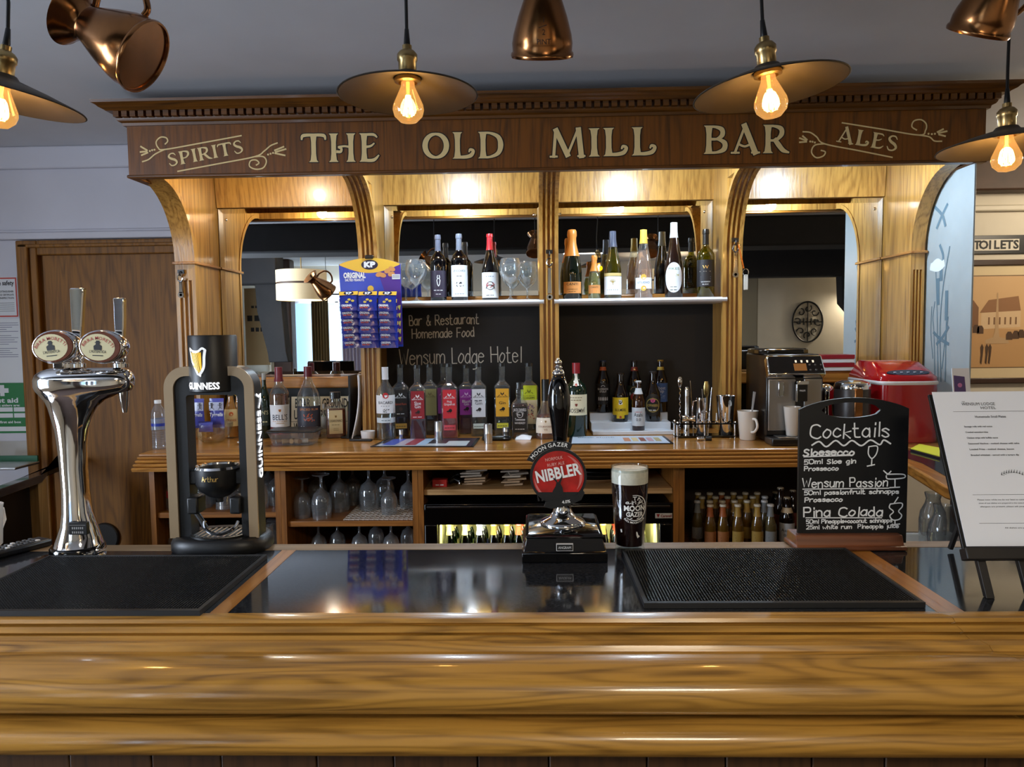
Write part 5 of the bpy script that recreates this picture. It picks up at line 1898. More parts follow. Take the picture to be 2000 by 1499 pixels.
wine('dark green sparkling wine bottle with orange foil and orange label on the white shelf', 1118, 37, 450, 581, 'sparkling', WINEG, (.62, C('d78b3c', .35)), None,
     [(.085, .25, 62, C('dd9550'), [('CANTI', .20, .034, .62, INK), ('PROSECCO', .135, .016, .55, C('7a4a1c')), ('=9', .105, .012, .4, C('7a4a1c'))])])
wine('miniature clear sparkling wine bottle with orange foil on the white shelf', 1161, 24, 500, 581, 'sparkling', CLEARB, (.64, C('d98c3a', .35)), (.6, WHITEW),
     [(.13, .32, 66, C('dd9550'), [('CANTI', .25, .04, .6, INK)], [('lines', .2, .7, C('7a4a1c'))])])
wine('white wine bottle with blue capsule and golden tree label on the white shelf', 1197, 33, 453, 579, 'flute', OLIVEG, (.77, C('3c4457', .35)), (.74, WHITEW),
     [(.06, .33, 78, lw, [('=10', .125, .016, .7, C('6a7a86'))], [('tree', .24, .75, C('b59a4c'))]), (.335, .38, 78, C('cdb673'), [])])
wine('clear pale wine bottle with gold capsule on the white shelf', 1257, 34, 450, 578, 'flute', CLEARB, (.80, C('d9b84a', .35)), (.70, ROSE),
     [(.14, .30, 60, lw, [('STUDIO', .215, .028, .7, C('4f6f96'))], [('disc', .31, .6, C('d8b04a')), ('disc', .145, .6, C('d8b04a'))])])
wine('tallest wine bottle, dark amber with white cap and white oval fish label', 1316, 34, 436, 577, 'flute', pm('dark amber bottle', '1c0d07', 0.07, coat=0.4), (.80, C('d2dbe2', .35)), None,
     [(.07, .47, 62, lw, [('PIKES', .37, .032, .62, C('5d7a5a')), ('=7', .14, .014, .4, C('555555')), ('=8', .10, .016, .4, INK)], [('fish', .30, 1.0, C('a8a648'))], 'oval')])
wine('yellow green wine bottle with black label and gold letter on the white shelf', 1378, 33, 449, 575, 'bordeaux', OLIVEG, (.78, C('17130f', .3)), (.72, WHITEW),
     [(.16, .55, 80, C('1d1c20'), [('W', .42, .05, .34, GOLD), ('=7', .375, .014, .7, C('b9b4a6')), ('SAUVIGNON', .22, .018, .5, lw), ('BLANC', .185, .016, .35, lw)], [('lines', .30, 1.1, C('6a6a78'))])])

# balloon gin glasses on the shelf
GLP = [(0.0, 0.004), (0.032, 0.002), (0.034, 0.0), (0.034, 0.002), (0.012, 0.007), (0.005, 0.014), (0.0042, 0.060), (0.008, 0.072), (0.030, 0.090), (0.046, 0.115), (0.050, 0.138), (0.047, 0.165), (0.041, 0.186), (0.040, 0.186), (0.046, 0.165), (0.0488, 0.138), (0.045, 0.116), (0.029, 0.0915), (0.004, 0.074), (0.0, 0.074)]


def stem_glass(label, px, base, D, k, group, z=None, prof=GLP, flip=False, name='gin_glass', mat=None, hpx=None):
    p = at(px, base, D)
    t = thing(name, label, 'glass', (p.x, D, (SHZ if z is None else z) + 0.0008), group=group)
    H = max(q[1] for q in prof)
    pr = [(r * k, z_ * k) for r, z_ in prof]
    if flip:
        pr = [(r, (H * k - z_)) for r, z_ in pr][::-1]
    part('bowl', MB().lathe(pr, 28, None, cap=False), mat or CUT, t, angle=60)
    return t


CUT = glass('cut crystal glass', 'f4f8fa', 0.6, haze=0.05)
GG = 'balloon gin glasses on the white shelf'
stem_glass('larger balloon gin glass standing beside the peanut card on the white shelf', 814, 585, 3.30, 0.98, GG)
stem_glass('balloon gin glass half hidden behind the peanut card on the white shelf', 793, 585, 3.40, 0.95, GG)
stem_glass('balloon gin glass standing next to the wine bottle with red capsule', 997, 584, 3.30, 0.98, GG)
stem_glass('balloon gin glass standing next to the middle post on the white shelf', 1030, 583, 3.37, 0.93, GG)

# ---- bottles along the back counter
GB = 'spirit bottles on the back counter'


def sp(label, px, wpx, top, base, D, prof, body, cap, liquid, labels, sq=None, group=GB, name='spirit_bottle', z=ZC, turn=0.0):
    p, h = spot(px, top, base, D, z)
    return bottle(label, p, h, rr_(wpx, D) * (0.97 if sq else 1), prof, body, cap, liquid, labels, sq, group, name, turn)


sp('plain grey glass bottle half hidden behind the stout dispenser frame', 500, 22, 735, 850, 3.33, 'jug', CLEARB, (.9, C('6a6a70', .3)), (.4, GINL), [(.2, .5, 70, C('23303a'), [])])
sp('dark green bottle with cream printed lettering beside the stout dispenser', 519, 25, 730, 851, 3.26, 'jug', pm('bottle green glass', '10241a', 0.08, coat=0.4), (.90, C('9a9a94', .3)), None, [(.2, .48, 75, C('17281e'), [("N'S", .37, .06, .5, C('b8b48a')), ('=3', .24, .04, .4, C('b8b48a'))])])
sp('whisky bottle with arched white label and maroon cap beside the stout dispenser', 548, 39, 718, 851, 3.24, 'bulge', CLEARB, (.80, C('6e2430', .35)), (.62, AMBERL),
   [(.17, .48, 72, lw, [("BELL'S", .27, .075, .80, C('1d2440')), ('ORIGINAL', .215, .018, .45, C('b4813c')), ('=21', .245, .012, .8, C('b4813c'))], [('shield', .40, .30, C('a8642c'))]), (.06, .165, 72, C('6a2026'), [], [('disc', .11, .5, C('c04a3a'))])])
sp('large rum bottle with dark pirate-style label and maroon cap behind the plastic box', 605, 46, 717, 853, 3.24, 'jug', CLEARB, (.86, C('5e1c26', .35)), (.19, DARKL),
   [(.14, .46, 68, C('2b2c38'), [('SPICED RUM', .40, .03, .8, C('c9834a')), ('Morgan', .15, .035, .75, lw)], [('scribble', .29, .8, C('b5502a')), ('arch', .26, .6, C('6a7484'))])])
sp('slim clear bottle standing behind the amber square-shouldered bottle', 634, 15, 790, 850, 3.36, 'spirit', CLEARB, (.85, C('c8c8c8', .3)), (.8, GINL), [(.2, .6, 70, C('b8b8b4'), [])])
sp('square amber liqueur bottle with black cap and cream label', 657, 40, 767, 856, 3.26, 'decanter', CLEARB, (.86, C('141213', .3)), (.62, glass('amber liqueur', 'c8823a', 0.12, haze=.22, hz='b86a24')),
   [(.10, .62, .66, C('c9b98c'), [('DISARONNO', .36, .055, .62, C('3a2a1a')), ('=9', .29, .02, .4, C('6a5a3a'))], [('shield', .48, .24, C('6a5024')), ('lines', .22, .5, C('8a7a50'))])], sq=5)
sp('green bottle with maroon and white label beside the leaning menus', 690, 20, 738, 845, 3.395, 'jug', GREENG, (.58, C('d8d4cc', .4)), (.4, GINL), [(.05, .22, 78, C('d2cec6'), []), (.22, .40, 78, C('7a2028'), [('=3', .27, .05, .6, C('e0c890'))])])
sp('white rum bottle with white label and red round emblem beside the post', 755, 37, 718, 858, 3.18, 'spirit', CLEARB, (.83, lw, 1.06), (.35, GINL),
   [(.37, .62, 75, lw, [('BACARDI', .50, .038, .80, C('1c1c24')), ('=8', .465, .014, .5, C('7a7a84'))], [('disc', .615, .62, C('b3262e')), ('scribble', .405, .5, INK)]), (.24, .31, 70, C('c9d4da'), [('=9', .265, .016, .5, C('44606a'))])])


def gin(label, px, top, base, D, col, liq, lines, ink=INK, wpx=33, low=None, extra=(), dark=False):
    lab = [(.28 if not low else .27, .70 if False else .655, .80, C(col), [(s, z, hh, w_, m_) for s, z, hh, w_, m_ in lines], [('fox', .565, .55, ink)] + list(extra))]
    if low:
        lab.append((.11, .18, .70, C(low), [('=12', .135, .014, .6, INK)]))
    return sp(label, px, wpx, top, base, D, 'square', CLEARB, (.955, BLACK, 1.12), (.62, liq), lab, sq=7, group='square gin bottles on the back counter', name='gin_bottle')


BS = lambda m_: ('BLACK SHUCK', .535, .017, .68, m_)
gin('square spirit bottle with black label beside the white rum bottle', 784, 713, 848, 3.30, '141013', DARKL, [BS(lw), ('Spiced Rum', .44, .030, .68, C('b04a38')), ('=7', .31, .014, .5, lw)], lw, extra=[('disc', .385, .45, C('3a2420'))], low='b58a3a')
gin('square gin bottle with dark red label reading Sloe Gin', 817, 714, 856, 3.19, '8c1f2b', REDL, [BS(lw), ('Sloe', .47, .045, .40, lw), ('Gin', .425, .045, .36, lw), ('=7', .30, .013, .6, lw)], lw, extra=[('beast', .365, .45, C('2a2024'))])
gin('square gin bottle with plain olive label standing behind the dark red one', 841, 712, 850, 3.33, '7d774a', DARKL, [BS(C('4a4628'))], C('5c5632'))
gin('square gin bottle hidden behind the red and yellow labelled one', 868, 711, 847, 3.41, '8a3a8a', PURPL, [], C('d8a8d8'))
gin('square gin bottle with red and yellow label reading Pink Grapefruit', 879, 711, 854, 3.22, 'c22a35', PINKL, [BS(lw), ('Pink', .48, .030, .3, lw), ('Grapefruit', .445, .032, .66, lw)], lw, extra=[('beast', .365, .5, INK)], low='d8505c')
gin('square gin bottle with bright purple label behind the white labelled one', 912, 714, 846, 3.36, '93309a', PURPL, [BS(C('e0b8e4')), ('Blush', .46, .04, .5, lw), ('Gin', .42, .04, .3, lw)], C('e0b8e4'), extra=[('beast', .36, .5, INK)])
gin('square gin bottle with silver white label reading Gin', 936, 711, 850, 3.27, 'c9ccd2', GINL, [BS(INK), ('=6', .485, .03, .5, C('5a5e66')), ('Gin', .44, .045, .42, C('5a5e66'))], INK, extra=[('beast', .365, .5, INK)], low='b9c8c4')
gin('square gin bottle with yellow label standing alone beside the tray', 982, 710, 850, 3.28, 'dca32c', GINL, [BS(INK), ('Gin', .44, .04, .4, INK)], INK, extra=[('beast', .365, .5, INK)], low='c9c23a')
t = sp('square schnapps bottle with lime and fruit pattern label', 1034, 37, 710, 854, 3.27, 'square', CLEARB, (.955, BLACK, 1.12), (.62, GINL),
       [(.50, .70, .86, C('c3cf2c'), [('SCHNAPPS', .515, .026, .62, INK), ('BLACK SHUCK', .55, .015, .6, C('6a7420'))], [('fox', .60, .5, C('6f7a20'))]),
        (.17, .50, .86, C('d9c8a0'), [], [('scribble', .40, .8, C('7a3f96')), ('scribble', .27, .8, C('c23a3a')), ('scribble', .33, .7, C('3a2a4a'))])], sq=7, group='square gin bottles on the back counter', name='schnapps_bottle')
sp('square black labelled whiskey bottle in front of the lime schnapps', 1016, 33, 748, 856, 3.18, 'whiskey', CLEARB, (.88, BLACK, 1.1), (.62, glass('brown whiskey', '6a2a0c', 0.12, haze=.22, hz='7a3210')),
   [(.12, .58, .86, lk, [('JACK DANIELS', .50, .05, .78, lw), ('No. 7', .42, .035, .34, lw), ('Tennessee', .33, .045, .62, lw), ('WHISKEY', .27, .035, .66, lw), ('=12', .17, .02, .6, lw)], [('ring', .435, .7, lw), ('arch', .45, .9, C('8a8a8a'))])], sq=6)
sp('cognac bottle with tall black cap and cream label beside the hand pump', 1066, 40, 742, 857, 3.17, 'teardrop', CLEARB, (.64, BLACK, 1.1), (.40, glass('cognac', 'a84f14', 0.12, haze=.22, hz='b85c1c')),
   [(.10, .36, 70, C('e4dccb'), [('COURVOISIER', .20, .030, .8, C('8a5a3a')), ('VS', .15, .03, .18, C('8a5a3a'))], [('shield', .30, .22, C('8a6a3a'))])])
sp('green whiskey bottle with red cap and cream label printed upside down', 1126, 42, 710, 854, 3.22, 'spirit', pm('dark green whiskey glass', '0b2014', 0.08, coat=0.4), (.86, C('8a1d26', .35), 1.1), None,
   [(.30, .58, 75, C('e4dfc0'), [('JAMESON', .335, .055, .86, C('1c1c18'), 1), ('=13', .50, .016, .5, C('7a6a40')), ('=16', .535, .014, .6, C('7a6a40'))], [('shield', .44, .28, C('7a3020'))]), (.70, .86, 20, C('d8d4c4'), [], [('disc', .71, .28, C('b03a30'))])])

# ale bottles on a stepped white stand
p0 = on(1236, 849, ZC)
xs0, xs1 = at(1157, 840, 3.26).x, at(1316, 840, 3.26).x
zA, zM, zK = at(1247, 841, 3.29).z, at(1240, 823, 3.37).z, at(1240, 805, 3.44).z
std = thing('bottle_stand', 'white plastic three-step stand holding ale bottles on the back counter', 'bottle stand', ((xs0 + xs1) / 2, 3.36, ZC))
prof = [(3.24, ZC + .0008), (3.24, zA + 0.004), (3.245, zA + 0.004), (3.247, zA), (3.328, zA), (3.330, zM), (3.406, zM), (3.408, zK), (3.471, zK), (3.471, ZC + .0008)]
part('steps', MB().prism(prof, xs0, xs1, MX(((0, 0, 1, 0), (1, 0, 0, 0), (0, 1, 0, 0), (0, 0, 0, 1)))), pm('white acrylic stand', 'cfd6de', 0.25, coat=0.3), std, w=True, bevel=0.0025)
GA = 'ale and cider bottles on the stepped stand'


def ale(label, px, wpx, top, base, D, z, prof, cap, labels, body=BROWN):
    return sp(label, px, wpx, top, base, D, prof, body, (.955, cap, 1.0), None, labels, group=GA, name='beer_bottle', z=z)


ale('black stout bottle with black and white label at one end of the top step', 1178, 27, 705, 805, 3.437, zK, 'beer', C('2c3f66', .35), [(.16, .56, 82, C('17171a'), [('BLACKSHORE', .44, .036, .8, lw), ('STOUT', .39, .036, .5, lw)], [('arch', .50, .5, lw), ('houses', .27, 1.2, C('b9bcc0')), ('lines', .2, 1.2, C('8a8d92'))]), (.81, .88, 90, C('b5572a'), [])])
ale('cider bottle with bright yellow label on the middle step', 1212, 30, 729, 823, 3.3695, zM, 'stubby', C('2a2522', .4), [(.14, .50, 84, C('d8b81e'), [('B', .355, .10, .24, lw), ('BULMERS', .22, .055, .72, INK)], [('shield', .41, .55, INK)]), (.07, .14, 30, C('d8b81e'), [], [('disc', .10, .3, C('a83a24'))])])
ale('ale bottle with red and green label in the middle of the top step', 1239, 27, 705, 805, 3.437, zK, 'beer', C('2a1c18', .4), [(.16, .52, 82, C('22302a'), [('HH', .33, .06, .7, lw)], [('arch', .44, 1.0, C('b9a26a')), ('disc', .30, 1.1, C('b83a36'))]), (.80, .88, 90, C('7d2a1e'), [('=3', .82, .03, .3, GOLD)])])
ale('small brown lager bottle with silver label standing on the lowest step', 1247, 25, 745, 841, 3.288, zA, 'beer', C('d5d8da', .35), [(.10, .47, 82, C('b7bcc0'), [('Asahi', .29, .075, .7, INK), ('0.0', .20, .06, .35, C('3a3c40')), ('SUPER DRY', .37, .024, .6, C('b0444a'))]), (.74, .86, 88, C('c9cdd0'), [])], pm('brown lager bottle', '2c1408', 0.08, coat=0.4))
ale('dark cider bottle with black oval label and pink emblem on the middle step', 1275, 29.5, 726, 822, 3.3695, zM, 'stubby', C('4a4a4c', .35), [(.10, .56, 70, C('1a1714'), [('KOPPARBERG', .30, .05, .8, C('b39a4c')), ('=7', .22, .026, .5, lw)], [('disc', .43, .62, C('c04a7a')), ('ring', .33, 1.75, C('9a8648'))], 'oval')])
ale('ale bottle with blue label and gold cap at the far end of the top step', 1290, 27, 704, 805, 3.437, zK, 'beer', C('a8832c', .3), [(.20, .56, 82, C('3f66b0'), [('Ghost', .44, .06, .7, C('d0dcf0')), ('Ship', .38, .06, .5, C('d0dcf0'))], [('scribble', .30, .9, C('88a4d4'))]), (.81, .87, 90, C('b59a3c'), [])])

# ------------------------------------------------------------------ other things on the back counter
PLAS = glass('clear plastic', 'eef2f6', 0.35, 0.05, 0.06)


def spt(px, row, z=ZC):
    p = on(px, row, z)
    return V((p.x, p.y, z + 0.0008))


# water bottle
b = spt(312, 877)
h = at(312, 782, b.y).z - ZC
r = 13.5 * b.y / FPX
t = thing('water_bottle', 'clear plastic water bottle with blue label at the end of the back counter', 'bottle', b, 0.35)
pr = [(0, 0), (r * .9, 0), (r, .006)]
for i in range(9):
    z = .012 + i * (h * .32) / 9
    pr += [(r, z), (r * .94, z + .004)]
pr += [(r, h * .38), (r, h * .62), (r * .96, h * .66), (r, h * .70), (r * .85, h * .80), (r * .45, h * .90), (r * .40, h * .95)]
part('bottle_body', MB().lathe(pr, 28), PLAS, t, angle=50)
part('cap', MB().lathe([(r * .48, h * .93), (r * .48, h - .001), (r * .42, h), (0, h)], 20), WHITE, t)
lb = part('label', MB().lathe([(r * 1.01, h * .40), (r * 1.01, h * .62)], 28, cap=False), glass('blue label film', '5a70d0', 0.3, 0.1, 0.25), t)
part('label_band', MB().lathe([(r * 1.02, h * .47), (r * 1.02, h * .53)], 28, cap=False), C('2c3c98', .3), lb)

# glass bowl of crisp packets
b = spt(406, 868)
r = 40 * b.y / FPX
hb = at(406, 828, b.y + .02).z - ZC
t = thing('glass_bowl', 'round glass bowl holding blue crisp packets behind the stout dispenser', 'bowl', (b.x, b.y + r * .6, ZC + .0008))
part('bowl', MB().lathe([(0, .003), (r * .45, 0), (r * .5, .004), (r * .8, hb * .35), (r * .98, hb * .8), (r, hb), (r * .97, hb), (r * .94, hb * .8), (r * .76, hb * .38), (r * .4, .010), (0, .010)], 36), CLEAR, t, angle=60)


def packet(mb_w, mb_h, th=0.012, n=8, crimp=0.008):
    """a pillow packet in local x (across), z (up), fat along y"""
    m_ = MB()

    def f(u, v, s):
        x, z = (u - .5) * mb_w, (v - .5) * mb_h
        a = math.sin(PI * min(1, max(0, (v * mb_h - crimp) / (mb_h - 2 * crimp)))) ** .5 if crimp < v * mb_h < mb_h - crimp else 0
        y = s * th * a * math.sin(PI * u) ** .6 + .0015 * math.sin(u * 19 + v * 7) * a
        return (x * (1 - .06 * a), y, z)
    m_.grid(n, n + 2, lambda u, v: f(u, v, -1))
    k = len(m_.v)
    m_.grid(n, n + 2, lambda u, v: f(u, v, 1))
    m_.f = [q if max(q) < k else q[::-1] for q in m_.f]
    return m_


CRISP = pm('violet crisp packet', '4a4fa8', 0.28, coat=0.3)
CRISPT = pm('pale packet top', 'b9c2dc', 0.3, coat=0.3)
for i, (px, row, dz, rx) in enumerate(((387, 812, 0, -.1), (424, 806, 0, .1), (402, 834, -.0, .1))):
    p = at(px, row, b.y + r * .6 + (.004, .012, -.026)[i])
    if i < 2:
        p.z = ZC + .062 + .0635
    t = thing('crisp_packet', ('violet crisp packet leaning in the glass bowl on the side of the water bottle', 'violet crisp packet leaning in the glass bowl on the side of the orange bottle', 'violet crisp packet lying low at the front of the glass bowl')[i], 'crisp packet', p, rx, 'crisp packets in the glass bowl')
    part('packet_body', packet(.060 if i < 2 else .06, .127 if i < 2 else .045, .014 if i < 2 else .008), CRISP, t, angle=70)
    if i < 2:
        part('packet_panel', MB().grid(6, 2, lambda u, v: ((u - .5) * .06, -.0155 * math.sin(PI * (.15 + .7 * u)) ** .5 + .001, .012 + v * .036)), CRISPT, t)
        tx = MB()
        put_text(tx, 'Tyrrells', 0, -.012, .015, FRONT, .056, .02, slant=.15)
        tx.warp(lambda x, y, z: (x, -.0165, z))
        lt = part('lettering', tx, lw, t)
        g = MB()
        for k in (-1, 1):
            x = k * .018
            g.lathe([(.004, 0), (0, .0005)], 10, T(x, -.0172, .042) @ FRONT)
            g.ribbon([(x, .037), (x, .024)], .005, T(0, -.0172, 0) @ FRONT)
            g.ribbon([(x - .008, .016), (x, .026), (x + .009, .017)], .002, T(0, -.0172, 0) @ FRONT)
            g.ribbon([(x - .009, .036), (x, .033), (x + .009, .038)], .002, T(0, -.0172, 0) @ FRONT)
        part('printed_figure_pattern', g, C('3a3a48'), t)
# orange soft drink bottle behind the bowl
sp('orange drink bottle with cream and red label beside the glass bowl', 453, 27, 765, 852, 3.28, 'tonic', CLEARB, (.93, C('c8a23a', .3)), (.9, pm('orange drink', 'c8801c', 0.2)), [(.25, .62, 80, C('e2cf9a'), [('ORANGE', .36, .05, .7, C('b0441c'))], [('disc', .52, .6, C('c85a24'))])], name='juice_bottle', group='soft drink bottles behind the bowl')
sp('orange drink bottle mostly hidden behind the one with the cream label', 468, 25, 768, 848, 3.36, 'tonic', CLEARB, (.93, C('c8a23a', .3)), (.9, _mats['orange drink']), [(.25, .62, 80, C('e2cf9a'), [], [('disc', .5, .6, C('c85a24'))])], name='juice_bottle', group='soft drink bottles behind the bowl')
b = spt(481, 868)
solo('saucer', 'small white china saucer beside the stout dispenser frame on the back counter', 'saucer', MB().lathe([(0, .002), (.02, 0), (.024, .002), (.036, .009), (.037, .010), (.035, .010), (.022, .004), (0, .004)], 32), WHITE, b)

# tin sign behind the bottles, leaning on the recess
p0, p1 = at(567, 838, MYR - .06), at(684, 774, MYR - .03)
t = thing('tin_sign', 'cream tin sign with black capitals leaning behind the spirit bottles', 'sign', ((p0.x + p1.x) / 2, MYR - .05, ZC + .0008))
hz = p1.z - ZC
hwd = (p1.x - p0.x) / 2
mx = Rx(-.12)
po = part('sign_plate', MB().box(-hwd, hwd, 0, .003, 0, hz, mx), C('cfc4a6', .4), t, bevel=.001)
tx = MB()
for s, x, z, hh, wd in (('BOAR', -.62, .76, .045, .52), ('GROUND', .48, .76, .045, .86), ('UP', -.78, .44, .045, .26), ('STAIRS', -.15, .44, .045, .7), ('AT', .5, .44, .045, .3), ('WEST', -.68, .10, .04, .46)):
    put_text(tx, s, x * hwd, z * hz - .012, hh * .95, mx @ T(0, -.0008, 0) @ FRONT, wd * hwd, .02)
tx.ribbon([(-hwd, hz * .30), (hwd, hz * .30)], .002, mx @ T(0, -.0006, 0) @ FRONT)
part('sign_lettering', tx, INK, po)

# lidded plastic box of corks
p0, p1 = spt(530, 872), spt(606, 872)
cx, hwd = (p0.x + p1.x) / 2, (p1.x - p0.x) / 2
bh = at(568, 846, p0.y).z - ZC
t = thing('plastic_box', 'clear plastic food box with black lid and corks inside on the back counter', 'plastic box', (cx, p0.y + .055, ZC + .0008))


def rr(hx, hy, z, c=.012):
    return [(x, y, z) for x, y in ((-hx + c, -hy), (hx - c, -hy), (hx, -hy + c), (hx, hy - c), (hx - c, hy), (-hx + c, hy), (-hx, hy - c), (-hx, -hy + c))]


part('tub', MB().loft([rr(hwd, .05, 0), rr(hwd * 1.12, .06, bh * .7), rr(hwd * 1.2, .066, bh)], cap=False).add(rr(hwd, .05, .001), [tuple(range(8))]), PLAS, t)
part('lid', MB().loft([rr(hwd * 1.28, .070, bh), rr(hwd * 1.28, .070, bh + .005), rr(hwd * 1.2, .064, bh + .010), rr(hwd * 1.0, .05, bh + .008)]), BLACK, t, bevel=.001)
for i in range(4):
    solo('cork', ('wine cork lying upright-ish in the plastic box', 'wine cork lying across the middle of the plastic box', 'wine cork at the back corner of the plastic box', 'small pale stopper in the plastic box')[i], 'cork', MB().lathe([(.010, 0), (.011, .002), (.011, .03), (.010, .032)], 14, Ry(PI / 2) @ T(0, 0, -.016)), C(('b08a5a', 'c2965c', 'a8845c', 'c9c0b0')[i], .7),
         (cx - .035 + i * .024, p0.y + .045 + .012 * (i % 2), ZC + .0135), .5 + i, 'corks in the plastic box')

# ramekin, pens and order pads, leaning menus
b = spt(716, 861)
solo('ramekin', 'small white ramekin on the back counter beside the white rum bottle', 'ramekin', MB().lathe([(0, .001), (.026, 0), (.028, .003), (.031, .034), (.0315, .037), (.029, .037), (.026, .006), (0, .005)], 32), WHITE, (b.x, b.y + .03, b.z), angle=50)
b = spt(690, 857)
solo('order_pad', 'black waiter order pad lying flat beside the white ramekin', 'order pad', MB().box(-.055, .035, -.03, .04, 0, .007), BLACK, (b.x, b.y + .03, b.z), bevel=.002)
b = spt(704, 863)
solo('bottle_opener', 'black corkscrew lying on the counter in front of the order pad', 'corkscrew', MB().box(-.05, .05, -.008, .008, 0, .010), BLACK, (b.x, b.y + .008, b.z), -.1, bevel=.003)
mp = (at(705, 846, 3.33).x, 3.25)
for i in range(2):
    mb = MB()
    hh = at(700, 731, 3.33).z - ZC
    th = .004 if i else .008
    n_ = 10
    bow = (lambda v: .016 * math.sin(v * PI * .9)) if i else (lambda v: .004 * math.sin(v * PI))
    x0 = mp[0] + (.016 if i else -.020)
    sec = [(x0 + bow(v / n_) - (.028 if i else .012) * (1 - v / n_), v / n_ * hh) for v in range(n_ + 1)]
    sec = sec + [(x + th, z) for x, z in sec[::-1]]
    mb.prism(sec, 0, .14, MX(((1, 0, 0, 0), (0, 0, 1, mp[1] - .05), (0, 1, 0, ZC + .0008), (0, 0, 0, 1))))
    solo('leaning_menu', ('black menu folder standing on edge against the post', 'white paper menu bowed on edge against the post')[i], 'menu', mb, (BLACK, PAPER)[i], (x0, 3.3, ZC), w=True)

# jiggers
for i, (px, wd, top, base) in enumerate(((783, 11.5, 841, 859), (856, 16.5, 825, 863), (953, 17, 830, 867), (988, 14, 840, 856))):
    b = spt(px, base)
    if i == 3:
        b.z += .0075
    r = wd * b.y / FPX / 2
    h = at(px, top, b.y).z - ZC
    solo('spirit_measure', ('shortest steel spirit measure beside the white rum bottle', 'steel spirit measure behind the left menu card', 'tallest steel spirit measure at the counter edge before the yellow gin', 'steel spirit measure standing on the black tray')[i], 'spirit measure',
         MB().lathe([(r, 0), (r, h * .48), (r * 1.03, h * .5), (r, h * .52), (r, h), (r * .93, h), (r * .9, h * .6), (0, h * .6)], 28), STEEL, (b.x, b.y + r, b.z), group='steel spirit measures', angle=40)
b0, b1 = spt(940, 863), spt(998, 863)
cx, hwd = (b0.x + b1.x) / 2, (b1.x - b0.x) / 2
solo('tip_tray', 'small black tray under a steel spirit measure on the back counter', 'tray', MB().loft([rr(hwd * .92, .045, 0), rr(hwd, .05, .008), rr(hwd * .96, .047, .008), rr(hwd * .9, .043, .003)]), BLACK, (cx, b0.y + .06, ZC + .0008))
b = spt(1022, 860)
solo('folded_paper', 'folded white paper slip in front of the black labelled whiskey', 'paper', MB().add([(-.035, -.012, 0), (.03, -.02, 0), (.038, .02, .012), (-.028, .022, .014), (.0, 0, .020)], [(0, 1, 4), (1, 2, 4), (2, 3, 4), (3, 0, 4)]), PAPER, (b.x, b.y + .02, b.z), smooth=False)

# laminated drinks menus lying at the counter edge
for i, (cs, nm) in enumerate(((((723, 874), (925, 874), (938, 857), (757, 859)), 'dark laminated drinks menu lying before the gin bottles'), (((1110, 869), (1316, 868), (1297, 853), (1113, 854)), 'pale laminated drinks menu lying before the stepped bottle stand'))):
    q = [on(px, row, ZC) for px, row in cs]
    c = sum(q, V((0, 0, 0))) / 4
    t = thing('drinks_menu', nm, 'menu', (c.x, c.y, ZC + .0006), group='laminated drinks menus')
    mo = part('menu_card', MB().prism([(p.x - c.x, p.y - c.y) for p in q], 0, .003), C('15161c', .25), t)
    f = [(p - c) * .94 for p in q]
    part('menu_print', MB().flat([(p.x, p.y) for p in f], None, .0033), C('c9d6e6' if i else '3a3038', .3), mo)

    def uv(u, v, f=f):
        a = f[0].lerp(f[1], u)
        b_ = f[3].lerp(f[2], u)
        p = a.lerp(b_, v)
        return (p.x, p.y)
    pt_ = ((.55, .25, .62, .75, 'c88a6a'), (.64, .25, .70, .75, 'd8c08a'), (.72, .25, .78, .75, '8a4a3a'), (.80, .25, .86, .75, 'c89aa0'), (.88, .25, .94, .75, 'b8a878')) if i else ((.02, .0, .95, .3, 'b9bfc4'), (.06, .1, .2, .95, '4a5ab0'), (.2, .1, .30, .95, 'b0a8b8'), (.30, .1, .42, .95, '9a4650'), (.42, .1, .52, .95, 'a9c4e0'), (.72, .05, .95, .6, 'c2cdd0'))
    for k, (u0, v0, u1, v1, cl) in enumerate(pt_):
        part('picture_print', MB().flat([uv(u0, v0), uv(u1, v0), uv(u1, v1), uv(u0, v1)], None, .0036 + k * .0001), C(cl, .35), mo)
    if i:
        tx = MB()
        a, b_ = uv(.02, .78), uv(.5, .78)
        put_text(tx, 'Black Shuck', (a[0] + b_[0]) / 2, a[1] - .006, .012, None, (b_[0] - a[0]) * .85, .02, .0038)
        part('lettering', tx, INK, mo)

# ---- cocktail kit
b0, b1 = spt(1319, 857), spt(1443, 857)
cx, hwd = (b0.x + b1.x) / 2, (b1.x - b0.x) / 2
y0 = PF - .052
t = thing('cocktail_kit_stand', 'black two-tier rack holding steel cocktail tools beside the white mug', 'rack', (cx, y0, ZC + .0008))
zt_ = at(1380, 828, y0).z - ZC
part('rack_plate', MB().loft([rr(hwd, .042, .004), rr(hwd, .042, .010)]), BLACKG, t, bevel=.001)
for a in ((-hwd, hwd, -.042, -.035), (-hwd, hwd, .035, .042), (-hwd, -hwd + .008, -.035, .035), (hwd - .008, hwd, -.035, .035)):
    part('rack_rail', MB().box(a[0], a[1], a[2], a[3], zt_, zt_ + .006), BLACKG, t, bevel=.001)
for x in (-1, 1):
    for y in (-1, 1):
        part('rack_post', MB().lathe([(.005, 0), (.005, zt_ + .006), (.007, zt_ + .008), (.006, zt_ + .013), (0, zt_ + .014)], 14, T(x * (hwd - .010), y * .034, 0)), CHROME, t)
GK = 'steel cocktail tools in the black rack'


def tool(name, label, px, top, mb_fn, y=0.0, mat=CHROME, z0=None):
    p = at(px, 830, y0 + y)
    z = ZC + (.011 if z0 is None else z0)
    h = at(px, top, y0 + y).z - z
    return solo(name, label, name.replace('_', ' '), mb_fn(h), mat, (p.x, y0 + y, z), group=GK, angle=50)


